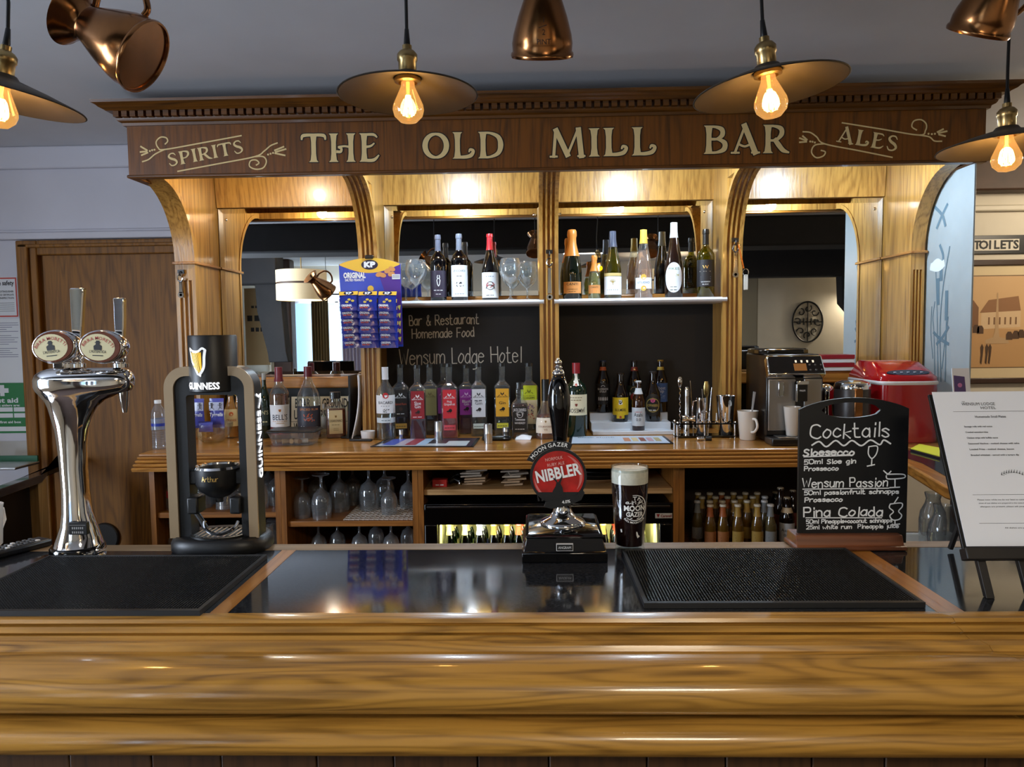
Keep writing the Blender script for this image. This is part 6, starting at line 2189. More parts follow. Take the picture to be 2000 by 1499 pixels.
tool('bar_spoon', 'twisted steel bar spoon standing tall in the rack', 1328, 736, lambda h: MB().tube([(.0018 * math.cos(i * .9), .0018 * math.sin(i * .9), h * .82 * i / 60) for i in range(61)], .0022, 6).lathe([(.002, h * .80), (.009, h * .88), (.010, h * .93), (.006, h * .99), (0, h)], 14, MX.Diagonal((1, .4, 1, 1))), .02)
tool('muddler', 'thick steel muddler standing in the rack beside the twisted spoon', 1341, 756, lambda h: MB().lathe([(.012, 0), (.012, h * .2), (.009, h * .3), (.009, h * .8), (.010, h * .95), (.006, h), (0, h)], 20), -.01)
tool('ice_tongs', 'brass coloured fruit tongs rising from the measuring cup', 1379, 745, lambda h: MB().tube([(0, 0, 0), (.004, 0, h * .7)], .0025, 8).lathe([(.004, h * .66), (.012, h * .78), (.013, h * .9), (.008, h), (0, h)], 16, MX.Diagonal((1, .5, 1, 1))), .01, pm('brass tongs', (.62, .47, .18), .2, 1.0))
tool('cocktail_stirrer', 'thin dark stirrer leaning out of the rack', 1349, 744, lambda h: MB().tube([(.012, 0, 0), (-.003, 0, h)], .0016, 6), .03)
tool('bottle_pourer', 'slim steel pourer crossing the brass tongs', 1387, 757, lambda h: MB().tube([(-.010, 0, 0), (.006, 0, h)], [.003, .0022], 8), -.02)
tool('tall_tongs', 'slim steel tweezers leaning beside the brass tongs', 1372, 760, lambda h: MB().tube([(.010, 0, 0), (-.003, 0, h)], [.003, .002], 8), -.02)
tool('measuring_cup', 'steel measuring cup with a hoop handle in the rack', 1370, 777, lambda h: MB().lathe([(0, 0), (.020, 0), (.022, .004), (.022, h), (.0205, h), (.0205, .006)], 24).tube([(-.020, 0, h * .92), (-.035, 0, h * .9), (-.040, 0, h * .6), (-.035, 0, h * .2), (-.02, 0, h * .15)], .003, 8), .0)
tool('cocktail_shaker', 'large steel shaker tin at the end of the rack beside the mug', 1417, 773, lambda h: MB().lathe([(0, 0), (.026, 0), (.028, .004), (.038, h * .95), (.0395, h), (.037, h), (.026, .006), (0, .004)], 32), .001)
tool('jigger', 'small double ended steel jigger lying in the front of the rack', 1344, 815, lambda h: MB().lathe([(.017, -.028), (.009, 0), (.016, .026), (.0145, .026), (.007, 0), (.015, -.028)], 20, T(0, 0, .017) @ Ry(PI / 2)), -.030, CHROME, .0085 + zt_)
tool('spring_strainer', 'steel strainer with coiled spring rim in the middle of the rack', 1376, 788, lambda h: MB().tube([(.020 * math.cos(a) + .0025 * math.cos(a * 14) * math.cos(a), .0025 * math.sin(a * 14), h * .6 + (.020 + .0025 * math.cos(a * 14)) * math.sin(a)) for a in [i / 160 * 2 * PI for i in range(160)]], .0012, 5, True).tube([(0, 0, 0), (0, 0, h * .4)], .003, 8), -.03)
for i, px in enumerate((1371, 1385, 1399, 1416)):
    p = at(px, 826, y0 - .034)
    solo('pour_spout', ('first steel pour spout from the muddler, set in the rack edge', 'second steel pour spout from the muddler, set in the rack edge', 'third steel pour spout from the muddler, set in the rack edge', 'pour spout set in the rack edge beside the shaker tin')[i], 'pour spout',
         MB().lathe([(.006, -.0015), (.008, 0), (.008, .004), (.004, .008), (.003, .04), (0, .041)], 14), CHROME, (p.x, y0 - .0385, ZC + zt_ + .009), group=GK)
p = spt(1376, 862)
t = thing('bottle_stopper', 'steel and black bottle stopper lying before the black rack', 'bottle stopper', (p.x, p.y + .01, p.z + .008))
part('stopper_coil', MB().lathe([(.005, -.03)] + [(.008 + .0015 * (i % 2), -.028 + i * .0035) for i in range(9)], 14, Ry(PI / 2)), CHROME, t)
part('stopper_cap', MB().lathe([(.008, 0), (.010, .004), (.009, .012), (.011, .016), (.011, .024), (0, .025)], 16, Ry(PI / 2) @ T(0, 0, .006)), BLACK, t)

# mug with spoon
b = spt(1448, 853)
b.y = 3.08
t = thing('mug', 'white china mug holding a spoon between the black rack and the coffee machine', 'mug', b)
h = at(1456, 803, b.y).z - ZC
r = 20 * b.y / FPX
part('cup', MB().lathe([(0, .002), (r * .72, 0), (r * .76, .004), (r * .96, h * .9), (r, h), (r * .93, h), (r * .88, h * .85), (r * .68, .01), (0, .008)], 36), pm('white glazed china', 'd9d3ca', .2, coat=.4), t, angle=50)
part('cup_handle', MB().tube([V(q) for q in _cr([(.010, -r * .93, h * .74), (.018, -r * 1.25, h * .72), (.022, -r * 1.42, h * .5), (.014, -r * 1.2, h * .32), (.006, -r * .85, h * .28)], 4)], .0055, 10), _mats['white glazed china'], t)
hs = at(1466, 770, b.y).z - ZC
solo('spoon', 'pale handled teaspoon standing in the white mug', 'spoon', MB().loft([[(-.002, -.002, 0), (.002, -.002, 0), (.002, .002, 0), (-.002, .002, 0)], [(.012, -.002, hs * .55), (.018, -.002, hs * .55), (.018, .002, hs * .55), (.012, .002, hs * .55)], [(.020, -.002, hs), (.030, -.002, hs * .99), (.030, .002, hs * .99), (.020, .002, hs)]]), C('b9b6b2', .3), (b.x + .002, b.y, ZC + .0098))

# ---- bean to cup coffee machine
D = 2.96
b0, b1 = at(1496, 860, D), at(1607, 860, D)
x0, x1 = b0.x, b1.x
cx = (x0 + x1) / 2
w2 = (x1 - x0) / 2
t = thing('coffee_machine', 'black and silver bean-to-cup coffee machine on the back counter', 'coffee machine', (cx, D, ZC + .0008))
H = at(1550, 735, D).z - ZC
HT = at(1550, 692, D + .06).z - ZC
DB = .33
CM = pm('coffee machine black', '131111', .3, coat=.2)
prof = [(.02, 0), (.02, H), (.03, HT), (DB, HT), (DB, 0)]
part('housing', MB().prism(prof, -w2 + .012, w2 - .004, MX(((0, 0, 1, 0), (1, 0, 0, 0), (0, 1, 0, 0), (0, 0, 0, 1)))), CM, t, bevel=.008)
part('front_bezel', MB().box(-w2, w2, .004, .03, .03, H), CM, t, bevel=.006)
SLV = pm('silver plastic', '9b9894', .28, .7)
part('front_panel', MB().box(-w2 + .008, w2 * .03, .0, .01, .05, H - .012).box(w2 * .32, w2 - .006, .0, .01, .05, H - .012), SLV, t, bevel=.004)
# sloped control panel
cpz0, cpz1 = at(1550, 733, D - .02).z - ZC, at(1550, 696, D + .01).z - ZC
mx = MX(((1, 0, 0, 0), (0, (.045) / math.hypot(.045, cpz1 - cpz0), -(cpz1 - cpz0) / math.hypot(.045, cpz1 - cpz0), -.022), (0, (cpz1 - cpz0) / math.hypot(.045, cpz1 - cpz0), .045 / math.hypot(.045, cpz1 - cpz0), cpz0), (0, 0, 0, 1)))
hl = math.hypot(.045, cpz1 - cpz0)
part('panel_frame', MB().prism([(-w2, 0), (w2, 0), (w2 * .97, hl), (-w2 * .97, hl)], -.03, .004, mx), CHROME, t, bevel=.004)
sc3 = part('control_panel', MB().prism([(-w2 * .95, .005), (w2 * .95, .005), (w2 * .93, hl - .004), (-w2 * .93, hl - .004)], .003, .0058, mx), pm('smoked panel glass', '0b0807', .08, coat=.8), t, bevel=.002)
ic = MB()
for i in range(4):
    x = w2 * (.02 + .2 * i)
    ic.flat([(x - .004, hl * .72), (x + .004, hl * .72), (x + .003, hl * .6), (x - .003, hl * .6)], mx, .0064)
part('icon_print', ic, emis('panel icons', 'ffe8c8', 1.2), sc3)
part('display', MB().prism([(w2 * -.08, hl * .18), (w2 * .36, hl * .18), (w2 * .36, hl * .55), (w2 * -.08, hl * .55)], .0058, .0063, mx), pm('amber display', '1a0e06', .3, emit='c8823a', es=.35), sc3)
for i in range(3):
    for j in range(2):
        part('panel_button', MB().lathe([(.004, 0), (.003, .001), (0, .001)], 12, mx @ T(w2 * (.48 + .2 * i), hl * (.22 + .26 * j), .0058)), C('4a423c', .3), sc3)
part('bean_lid', MB().loft([[(x, y, z) for x, y, _ in rr(w2 * .9, .11, 0, .03)] for z in (HT + .0, HT + .016)] + [[(x * .9, y * .9, HT + .021) for x, y, _ in rr(w2 * .9, .11, 0, .03)]], mx=T(-.01, .19, 0)), BLACKG, t, bevel=.003)
so = part('coffee_spout', MB().box(w2 * -.04, w2 * .34, -.035, .012, H * .63, H * .92), BLACK, t, bevel=.004)
part('spout_trim', MB().box(w2 * -.06, w2 * .36, -.037, -.02, H * .88, H * .93).box(w2 * -.06, w2 * -.02, -.037, -.02, H * .63, H * .93), CHROME, so, bevel=.001)
tx = MB()
put_text(tx, 'PHILIPS', w2 * .15, H * .78, .006, T(0, -.0355, 0) @ FRONT, .022, .02)
part('lettering', tx, lw, so)
part('hot_water_nozzle', MB().box(-w2 * .62, -w2 * .42, -.015, .006, H * .70, H * .92), CHROME, t, bevel=.003)
part('drip_tray', MB().box(-w2, w2, -.075, .02, 0, .030), CM, t, bevel=.005)
part('tray_grille', MB().box(-w2 * .75, w2 * .95, -.068, 0, .030, .034), STEEL, t, bevel=.001)
p = at(1548, 841, D - .04)
t = thing('coffee_cup', 'white coffee cup standing on the drip tray of the coffee machine', 'cup', (p.x, D - .034, ZC + .0365))
h = at(1548, 795, D - .04).z - ZC - .0365
part('cup', MB().lathe([(0, .002), (.020, 0), (.022, .004), (.033, h), (.031, h), (.02, .008), (0, .006)], 32), _mats['white glazed china'], t, angle=50)
part('cup_handle', MB().tube([(.03, 0, h * .8), (.045, 0, h * .75), (.046, 0, h * .5), (.026, 0, h * .35)], .004, 8), _mats['white glazed china'], t)

# steel jug, ribbed flask and two boxes behind the cocktail board
p = spt(1616, 850)
solo('milk_jug', 'shiny steel milk jug between the coffee machine and the grey drum', 'milk jug', MB().lathe([(0, 0), (.030, 0), (.034, .01), (.036, .05), (.028, .10), (.026, .13), (.033, .16), (.035, .185), (.030, .205), (.014, .216), (0, .218)], 32), CHROME, (p.x, 3.22, ZC + .0008), angle=70)
p = at(1663, 850, 2.985)
r = 33 * 2.985 / FPX
h = at(1664, 743, 2.985).z - ZC
t = thing('ice_crusher', 'dark grey drum with domed steel lid standing behind the cocktail chalkboard', 'drum', (p.x, 2.985, ZC + .0008))
part('drum_body', MB().lathe([(0, 0), (r * .96, 0), (r, .006), (r, h - .036), (r * .98, h - .032)], 40), C('35302e', .35), t)
part('domed_lid', MB().lathe([(r * 1.0, h - .034), (r * 1.01, h - .022), (r * .93, h - .010), (r * .6, h - .002), (0, h)], 40), CHROME, t)
part('front_strap', MB().box(-.020, .012, -r - .004, -r + .01, .03, h - .03), COPPER, t, bevel=.003)
for i in range(2):
    z0 = at(1640, (736, 718)[i], 3.40).z
    x0, x1 = at(1604, 710, 3.40).x, at(1673, 710, 3.40).x
    z1 = z0 + .040
    t = thing('red_box', ('lower red and white flat box on the ledge beside the red ice maker', 'upper red and white flat box stacked on the ledge beside the red ice maker')[i], 'box', ((x0 + x1) / 2, MYR - .04, z0), group='red and white boxes on the mirror ledge')
# the boxes rest on the ledge strip under the end mirror
for t, k in ((bpy.data.objects['red_box'], 0), (bpy.data.objects['red_box.001'], 1)):
    zl = at(560, 735, MYR).z + .0005 - .002
    t.location = ((x0 + x1) / 2, MYR - .026, zl + k * .037 + .0008)
    hx = (x1 - x0) / 2
    part('box_body', MB().box(-hx, hx, -.03, .02, 0, .0175), lw, t, bevel=.001)
    part('box_lid', MB().box(-hx - .002, hx + .002, -.032, .022, .0175, .036), C('8f1c2a', .35), t, bevel=.001)

# ---- red ice maker
D = 2.95
x0, x1 = at(1719, 858, D).x, at(1835, 858, D).x
hz = at(1775, 742, D).z - ZC
ht = at(1775, 704, D + .22).z - ZC
cx = (x0 + x1) / 2
w2 = (x1 - x0) / 2
RED = pm('glossy red plastic', '9c1016', .14, coat=.6)
t = thing('ice_maker', 'glossy red countertop ice maker between the chalkboard and the frosted glass screen', 'ice maker', (cx, D, ZC + .0008))


def ring(hx, y0, y1, z, c=.03):
    return [(x, y, z) for x, y in ((-hx + c, y0), (-hx + c * 2, y0 - .006), (hx - c * 2, y0 - .006), (hx - c, y0), (hx - c * .3, y0 + c * .3), (hx, y0 + c), (hx, y1 - c), (hx - c, y1), (-hx + c, y1), (-hx, y1 - c), (-hx, y0 + c), (-hx + c * .3, y0 + c * .3))]


part('body', MB().loft([ring(w2, 0, .33, 0), ring(w2, 0, .33, hz - .022)]), RED, t, angle=50)
part('white_trim_band', MB().loft([ring(w2 + .001, -.001, .331, hz - .022), ring(w2 + .003, -.003, .333, hz - .018), ring(w2 + .003, -.003, .333, hz - .011), ring(w2 + .001, -.001, .331, hz - .007)]), C('d9d6d6', .3), t, angle=50)
lid = part('lid', MB().loft([ring(w2, 0, .33, hz - .007), ring(w2 * .99, .004, .328, hz + .010), ring(w2 * .93, .04, .31, hz + .03), ring(w2 * .84, .11, .29, ht - .004), ring(w2 * .80, .13, .28, ht)]), RED, t, angle=50)
part('lid_window', MB().prism([(-w2 * .55, .13), (w2 * .55, .13), (w2 * .5, .2), (-w2 * .5, .2)], ht - .001, ht + .0012), C('c98a90', .1), lid, bevel=.001)
cz = hz + .0235
po = part('control_panel', MB().loft([[(x * w2 * .72, .026 + v * .016 - dz * .5, cz + v * .009 + dz) for x, v in oval(1, 1, 28)] for dz in (-.002, .0035)]), C('25283a', .25), t)
for i in range(5):
    part('panel_button', MB().lathe([(.006, 0), (.005, .002), (0, .002)], 12, T(-w2 * .45 + i * w2 * .225, .025, cz + .0032)), C('c9ccd8', .3), po)

# bottle openers hanging on the posts
SILV = CHROME


def opener(label, px, top, base, D=PF - .016):
    p, q = at(px, top, D), at(px, base, D)
    L = p.z - q.z
    t = thing('bottle_opener', label, 'bottle opener', (p.x, D, p.z), group='steel bottle openers hung on the posts')
    m_ = MB()
    m_.tube([(.0105 * math.cos(a), 0, -L * .16 + .016 * math.sin(a)) for a in [rad(60 + i * 15) for i in range(21)]], .004, 8)
    m_.loft([[(-w_, -.003, -L * z), (w_, -.003, -L * z), (w_, .003, -L * z), (-w_, .003, -L * z)] for z, w_ in ((.28, .008), (.34, .006), (.6, .007), (.8, .009))])
    m_.lathe([(.013, -.003), (.014, 0), (.013, .003), (.006, .003), (.006, -.003)], 20, T(0, 0, -L * .88) @ FRONT)
    part('opener_body', m_, SILV, t)
    part('hook', MB().tube([(0, .010, .012), (0, -.004, .010), (0, -.006, -.002), (0, 0, -.006)], .003, 8).box(-.014, .014, .004, .012, .004, .020), BLACK, t)
    return t


opener('steel bottle opener hanging on the middle post between the two shelves', 1073, 497, 592)
opener('steel bottle opener hanging on the end post beside the oak door', 352, 536, 582)
t0 = opener('lever corkscrew hanging from a hook on the post beside the end mirror', 1437, 474, 545, PF - .030)
t0['category'] = 'corkscrew'
part('corkscrew_arm', MB().box(.004, .011, -.008, -.002, -.115, -.01, Ry(-.22)), COPPER, t0, bevel=.001)
part('key_tag', MB().box(.034, .052, -.004, .0, -.20, -.135), C('c9c6bc', .4), t0, bevel=.002)
part('wire_ring', MB().tube([(.042 + .012 * math.cos(a), -.003, -.125 + .014 * math.sin(a)) for a in [i * PI / 10 for i in range(20)]], .0016, 6, True), CHROME, t0)

# ---- peanut display card with its packets
D = PF - .030
pL, pR = at(664, 600, D), at(784, 600, D)
cx = (pL.x + pR.x) / 2
zt_, zs_, zb_ = at(723, 504, D).z, at(723, 516, D).z, at(723, 678, D).z
hwd = (pR.x - pL.x) / 2
t = thing('peanut_card', 'blue and yellow display card of peanut packets hanging on the post', 'display card', (cx, D, zt_))
BLU = pm('blue card print', '2340b0', .3, coat=.2, noise=.15, nscale=6)
YEL = pm('yellow card print', 'e0b440', .35)
arcp = [(-hwd + 2 * hwd * i / 16, zs_ + (zt_ - zs_) * math.sin(PI * i / 16) ** .8) for i in range(17)]
co = part('card', MB().prism([(-hwd * .93, zb_), (hwd * 1.03, zb_)] + arcp[::-1], -.002, .0, T(cx, D, 0) @ FRONT), BLU, t, w=True, smooth=False)
yb_ = [(-hwd * .98 + 1.96 * hwd * i / 16, zs_ - .004 - .034 * math.sin(PI * i / 16)) for i in range(17)]
part('yellow_band_print', MB().flat(yb_ + [(x * .98, z) for x, z in arcp[::-1]], T(cx, D - .0006, 0) @ FRONT), YEL, co, w=True)
part('purple_print', MB().flat([(hwd * .25, zs_ - .03), (hwd * .98, zs_ - .006), (hwd * 1.02, zb_ + .01), (hwd * .8, zb_ + .01), (hwd * .55, zs_ - .15)], T(cx, D - .0004, 0) @ FRONT), C('4a2a88', .35), co, w=True)
lg = part('logo_print', MB().flat([(x * .036 * (1 if abs(x) < 9 else 1), zs_ - .003 + v * .021) for x, v in oval(1, 1, 28)], T(cx, D - .001, 0) @ FRONT), C('0c1238', .3), co, w=True)
tx = MB()
put_text(tx, 'KP', cx - .001, zs_ - .013, .022, T(0, D - .0014, 0) @ FRONT, .050, .07)
part('white_lettering', tx, lw, lg, w=True)
tx = MB()
put_text(tx, 'ORIGINAL', cx - hwd * .5, zs_ - .058, .022, T(0, D - .0012, 0) @ FRONT, hwd * .72, .05)
put_text(tx, 'SALTED PEANUTS', cx - hwd * .5, zs_ - .072, .010, T(0, D - .0012, 0) @ FRONT, hwd * .62, .03)
part('white_lettering', tx, lw, co, w=True)
g = MB()
for x, z, a in ((.30, -.045, .3), (.42, -.048, -.3), (.58, -.030, .4), (.72, -.022, -.4), (.70, -.044, .2)):
    g.flat([(cx + x * hwd + .015 * u * math.cos(a) - .010 * v * math.sin(a), zs_ + z + .015 * u * math.sin(a) + .010 * v * math.cos(a)) for u, v in oval(1, 1, 18)], T(0, D - .0012 - .00005 * len(g.f), 0) @ FRONT)
part('peanut_print', g, C('c98c52', .4), co, w=True)
part('barcode_print', MB().box(cx + hwd * .72, cx + hwd * .98, D - .0016, D - .0006, zs_ - .066, zs_ - .045), lw, co, w=True)
sl_ = MB()
for i in range(9):
    x = cx + hwd * (.74 + .026 * i)
    sl_.box(x, x + .0012, D - .0018, D - .0015, zs_ - .062, zs_ - .047)
part('barcode_stripe', sl_, INK, co, w=True)
ds = part('offer_disc_print', MB().lathe([(.0135, 0), (0, .0004)], 24, T(cx + .002, D - .0012, zs_ - .105) @ FRONT), YEL, co, w=True)
for i in range(5):
    z = zs_ - .18 - i * .034
    part('edge_flash_print', MB().flat([(hwd * .86, z), (hwd * .98, z + .004), (hwd * .95, z - .02)], T(cx, D - .0009, 0) @ FRONT), C('d8cf6a', .4), co, w=True)
part('hanging_clip', MB().box(cx - .018, cx + .016, D - .008, PF - .012, zt_ - .004, zt_ + .012), BLACK, t, w=True, bevel=.002)
PKB = pm('dark blue foil packet', '1b2a86', .25, coat=.4)
TOMATO = C('c2552f', .4)
pk0 = None
for c in range(3):
    for r_ in range(6):
        px = (682, 718, 756)[c] + r_ * (1.2 if c == 0 else .9)
        row = 588 + r_ * 14.5
        D2 = D - .032 - .0065 * (5 - r_)
        p = at(px, row, D2)
        rown = ('top', 'second', 'third', 'fourth', 'fifth', 'bottom')[r_]
        lab = '%s blue peanut packet in the %s column of the display card' % (rown, ('first', 'middle', 'last')[c])
        if pk0 is None:
            pk0 = t = thing('peanut_packet', lab, 'peanut packet', p, 0, 'peanut packets on the display card')
            part('packet_foil', packet(.083, .088, .0056, 10, .006), PKB, t, angle=70)
            yb = part('yellow_header_print', MB().grid(8, 2, lambda u, v: ((u - .5) * .078, -.0042 * math.sin(PI * (.12 + .76 * u)) ** .6 * (1.15 - v) - .0012, .024 + v * .017)), YEL, t)
            lo = part('logo_print', MB().flat([(x * .020, .0325 + z * .0085) for x, z in oval(1, 1, 20)], T(0, -.0058, 0) @ FRONT), C('0c1238', .3), t)
            tx = MB()
            put_text(tx, 'KP', 0, .0275, .010, T(0, -.0062, 0) @ FRONT, .024, .06)
            part('white_lettering', tx, lw, lo)
            tx = MB()
            put_text(tx, 'ORIGINAL', -.012, -.026, .009, T(0, -.0064, 0) @ FRONT, .044, .04)
            part('printed_lettering', tx, lw, t)
            tx = MB()
            put_text(tx, 'SALTED', -.014, -.0335, .006, T(0, -.0058, 0) @ FRONT, .034, .04)
            part('red_lettering', tx, TOMATO, t)
            g = MB()
            for x, z in ((.0, .004), (.014, -.002), (-.01, -.006)):
                g.flat([(x + .007 * u, z + .005 * v) for u, v in oval(1, 1, 12)], T(0, -.0064 - .0001 * len(g.f), 0) @ FRONT)
            part('peanut_print', g, C('c9b04a', .4), t)
        else:
            t = dup(pk0, p, None, lab)
        t.rotation_euler = (rad(-16), rad(R.uniform(-1.5, 1.5) - (3 if c == 0 else 0)), rad((14, -2, -6)[c]))

# ------------------------------------------------------------------ cabinets under the back counter
CABW = wood('under counter oak', 'a0662a', '5a3410', 'Z', .4, .1, seed=2.2)
CABX = wood('under counter oak level', 'a0662a', '5a3410', 'X', .4, .1, seed=4.2)
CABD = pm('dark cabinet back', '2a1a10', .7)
UY0, UY1 = 2.87, 3.42
ZT = 1.0305
ux = [on(290, 882, ZC).x + .01, at(549, 1000, UY0).x, at(817, 1000, UY0).x, at(1326, 1000, UY0).x, at(1590, 1000, UY0).x + .35]


def cabinet(label, x0, x1, shelf=None, sw=CABX, low=.64):
    t = thing('under_counter_unit', label, 'cabinet', ((x0 + x1) / 2, UY0, 0), group='oak units under the back counter')
    for x in (x0, x1 - .022):
        part('side_panel', MB().box(x + .0006, x + .0214, UY0, UY1, 0, ZT), CABW, t, w=True)
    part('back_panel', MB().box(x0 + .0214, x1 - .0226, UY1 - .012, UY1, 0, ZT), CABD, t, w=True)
    if low:
        part('lower_board', MB().box(x0 + .0214, x1 - .0226, UY0 + .02, UY1 - .012, low - .02, low), CABX, t, w=True)
    if shelf:
        part('shelf_board', MB().box(x0 + .0214, x1 - .0226, UY0 + .012, UY1 - .012, shelf - .022, shelf), sw, t, w=True, bevel=.002)
    return t


s1, s2, s3 = at(420, 1003, UY0).z, at(680, 1020, UY0).z, at(900, 958, UY0).z
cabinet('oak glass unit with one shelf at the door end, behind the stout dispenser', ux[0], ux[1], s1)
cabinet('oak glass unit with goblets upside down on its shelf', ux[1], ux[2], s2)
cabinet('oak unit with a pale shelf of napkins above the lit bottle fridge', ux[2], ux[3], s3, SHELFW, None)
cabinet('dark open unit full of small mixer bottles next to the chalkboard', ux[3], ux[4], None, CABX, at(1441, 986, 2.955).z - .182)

TUM = [(0, .003), (.030, 0), (.033, .004), (.037, .12), (.0385, .122), (.036, .12), (.031, .010), (0, .010)]
GOB = [(0, .004), (.034, .002), (.036, 0), (.036, .003), (.014, .007), (.006, .016), (.0055, .055), (.012, .066), (.032, .082), (.041, .11), (.042, .14), (.038, .185), (.0365, .185), (.040, .14), (.039, .111), (.030, .085), (0, .070)]
CHA = [(0, .004), (.030, .002), (.033, 0), (.033, .003), (.012, .008), (.008, .018), (.010, .030), (.008, .042), (.014, .052), (.030, .07), (.036, .095), (.034, .16), (.032, .165), (.031, .16), (.034, .095), (.027, .072), (0, .058)]
UG = glass('under counter glass', 'f0f2f2', 0.75, haze=.06)


def row_glasses(label, items, z, prof, group, name, flip, cat='glass', mark=None):
    src = None
    for i, (px, D, k) in enumerate(items):
        x = at(px, 980, D).x
        for a_, b_ in zip(ux, ux[1:]):
            if a_ < x < b_:
                rm = max(q[0] for q in prof) * k + .003
                x = min(max(x, a_ + .0216 + rm), b_ - .0226 - rm)
        lab = label[i] if isinstance(label, (list, tuple)) else label
        if src is None:
            H = max(q[1] for q in prof)
            pr = [(r, H - zz) for r, zz in prof][::-1] if flip else prof
            src = t = thing(name, lab, cat, (x, D, z + .0006), 0, group)
            part('glass_bowl', MB().lathe(pr, 24, None, cap=False), UG, t, angle=60)
            if mark:
                part('red_mark_print', MB().lathe([(mark[0], mark[1]), (mark[0] * .99, mark[2])], 8, None, None, 1, -PI / 2 - .5, -PI / 2 + .5), C('b0252c', .4), t)
        else:
            t = dup(src, (x, D, z + .0006), None, lab)
        t.scale = (k, k, k)
    return src


row_glasses(['stemmed beer goblet with red mark upside down at the door end of the shelf', 'stemmed beer goblet with red mark upside down behind the stout dispenser edge'], [(313, 2.95, .92), (346, 3.02, .92)], s1, CHA, 'stemmed goblets on the first shelf', 'beer_goblet', True, mark=(.0362, .055, .085))
row_glasses('straight tumbler upside down on the shelf behind the stout dispenser', [(396, 2.98, 1), (422, 3.06, 1), (440, 2.96, 1), (465, 3.05, 1)], s1, TUM, 'tumblers behind the stout dispenser', 'tumbler', True)
row_glasses(['wine glass upside down beside the lit side lettering', 'wine glass upside down behind the first by the lit lettering', 'wine glass upside down at the divider end of the first shelf'], [(506, 2.95, .93), (526, 3.12, .93), (545, 3.02, .93)], s1, GOB, 'wine glasses on the first shelf', 'wine_glass', True)
row_glasses('stemmed glass standing in the dark lower space behind the stout dispenser', [(318, 2.95, .95), (338, 3.02, .95)], .6405, CHA, 'stemmed glasses in the lower space', 'beer_goblet', True)
row_glasses('tall tumbler in the dark lower space beside the stout dispenser base', [(512, 2.95, 1.2), (538, 3.05, 1.2)], .6405, TUM, 'tall tumblers in the lower space', 'tumbler', True)
gl = ['wide goblet in the front row of the middle shelf, first from the divider', 'wide goblet in the front row of the middle shelf, second from the divider', 'wide goblet in the front row of the middle shelf, third from the divider',
      'goblet in the back row of the middle shelf, first from the divider', 'goblet in the back row of the middle shelf, second from the divider', 'goblet upside down standing on the white mesh mat, first', 'goblet upside down standing on the white mesh mat, second', 'goblet upside down standing on the white mesh mat near the far divider', 'goblet upside down at the back corner by the far divider']
row_glasses(gl, [(584, 2.95, .88), (628, 2.94, .96), (664, 3.06, 1.06), (600, 3.14, 1.0), (690, 3.18, 1.0), (721, 3.06, 1.0), (752, 3.14, 1.02), (760, 2.98, .8), (798, 3.10, .92)], s2, GOB, 'goblets on the middle shelf', 'goblet', True)
row_glasses('shallow coupe glass upside down in the dark space under the middle shelf', [(620, 2.98, .8), (657, 3.02, .8), (700, 2.98, .8), (733, 3.10, .8), (762, 2.98, .8), (796, 3.08, .8)], .6405, GOB, 'coupe glasses in the lower middle space', 'coupe_glass', True)
mm_ = MB()
x0, x1 = at(672, 1010, 2.90).x, ux[2] - .030
for i in range(15):
    x = x0 + (x1 - x0) * i / 14
    mm_.box(x - .0022, x + .0022, 2.895, 3.25, s2 + .0005, s2 + .004)
for i in range(13):
    y = 2.90 + .028 * i
    mm_.box(x0, x1, y - .0022, y + .0022, s2 + .0012, s2 + .0048)
solo('mesh_mat_lattice', 'white open mesh liner lying on the middle shelf under the goblets', 'shelf liner', mm_, C('c9c2b8', .6), smooth=False)
for o in list(bpy.data.objects):
    if o.name.startswith('goblet') and o.location.x > x0 and 'mesh' in o.get('label', ''):
        o.location.z += .005

# pale shelf above the fridge: match box, napkins, corkscrew, trays
p = at(859, 957, 2.93)
t = thing('match_box', 'small red box on the pale shelf at the divider end', 'box', (p.x, 2.945, s3 + .0006))
part('box_body', MB().box(-.029, .029, -.018, .018, 0, .030), C('b3261f', .4), t, bevel=.001)
tx = MB()
tx.ribbon([(-.016, .009), (-.002, .009)], .004, T(0, -.0185, 0) @ FRONT, capped=False).ribbon([(.002, .009), (.016, .009)], .004, T(0, -.0185, 0) @ FRONT, capped=False)
part('lettering', tx, lw, t)
for k, (px, D, n, wd) in enumerate(((926, 3.0, 7, .085), (1005, 2.98, 6, .075))):
    x = at(px, 950, D).x
    for i in range(n):
        a = R.uniform(-.25, .25)
        m_ = MB().add([(-wd / 2, -.06, 0), (wd / 2, -.06, .004), (wd / 2, .06, .002), (-wd / 2, .06, .0), (-wd / 2, -.06, .004), (wd / 2, -.055, .010), (wd / 2, .06, .007), (-wd / 2, .06, .004)], [(0, 1, 2, 3), (7, 6, 5, 4), (0, 4, 5, 1), (1, 5, 6, 2), (2, 6, 7, 3), (3, 7, 4, 0)])
        solo('paper_napkin', ('%s folded brown napkin in the pile beside the red box', '%s folded brown napkin in the pile behind the red pump clip')[k] % ('lowest', 'second lowest', 'third', 'fourth', 'fifth', 'sixth', 'topmost')[i if i < n - 1 else 6],
             'napkin', m_, C('b99a78' if (i < n // 2) else 'c4b5a2', .8), (x + R.uniform(-.012, .012), D + .02, s3 + .0008 + i * .0108), a, ('napkins beside the red box', 'napkins behind the pump clip')[k], smooth=False)
p = at(888, 955, 2.98)
t = thing('wine_opener', 'black lever corkscrew lying between the red box and the napkins', 'corkscrew', (p.x, 2.97, s3 + .0006))
part('opener_body', MB().tube([(-.02, 0, .012), (0, .01, .022), (.025, 0, .014)], .010, 10).tube([(-.03, .02, .008), (.0, .03, .034), (.02, .02, .04)], .007, 10), BLACK, t)
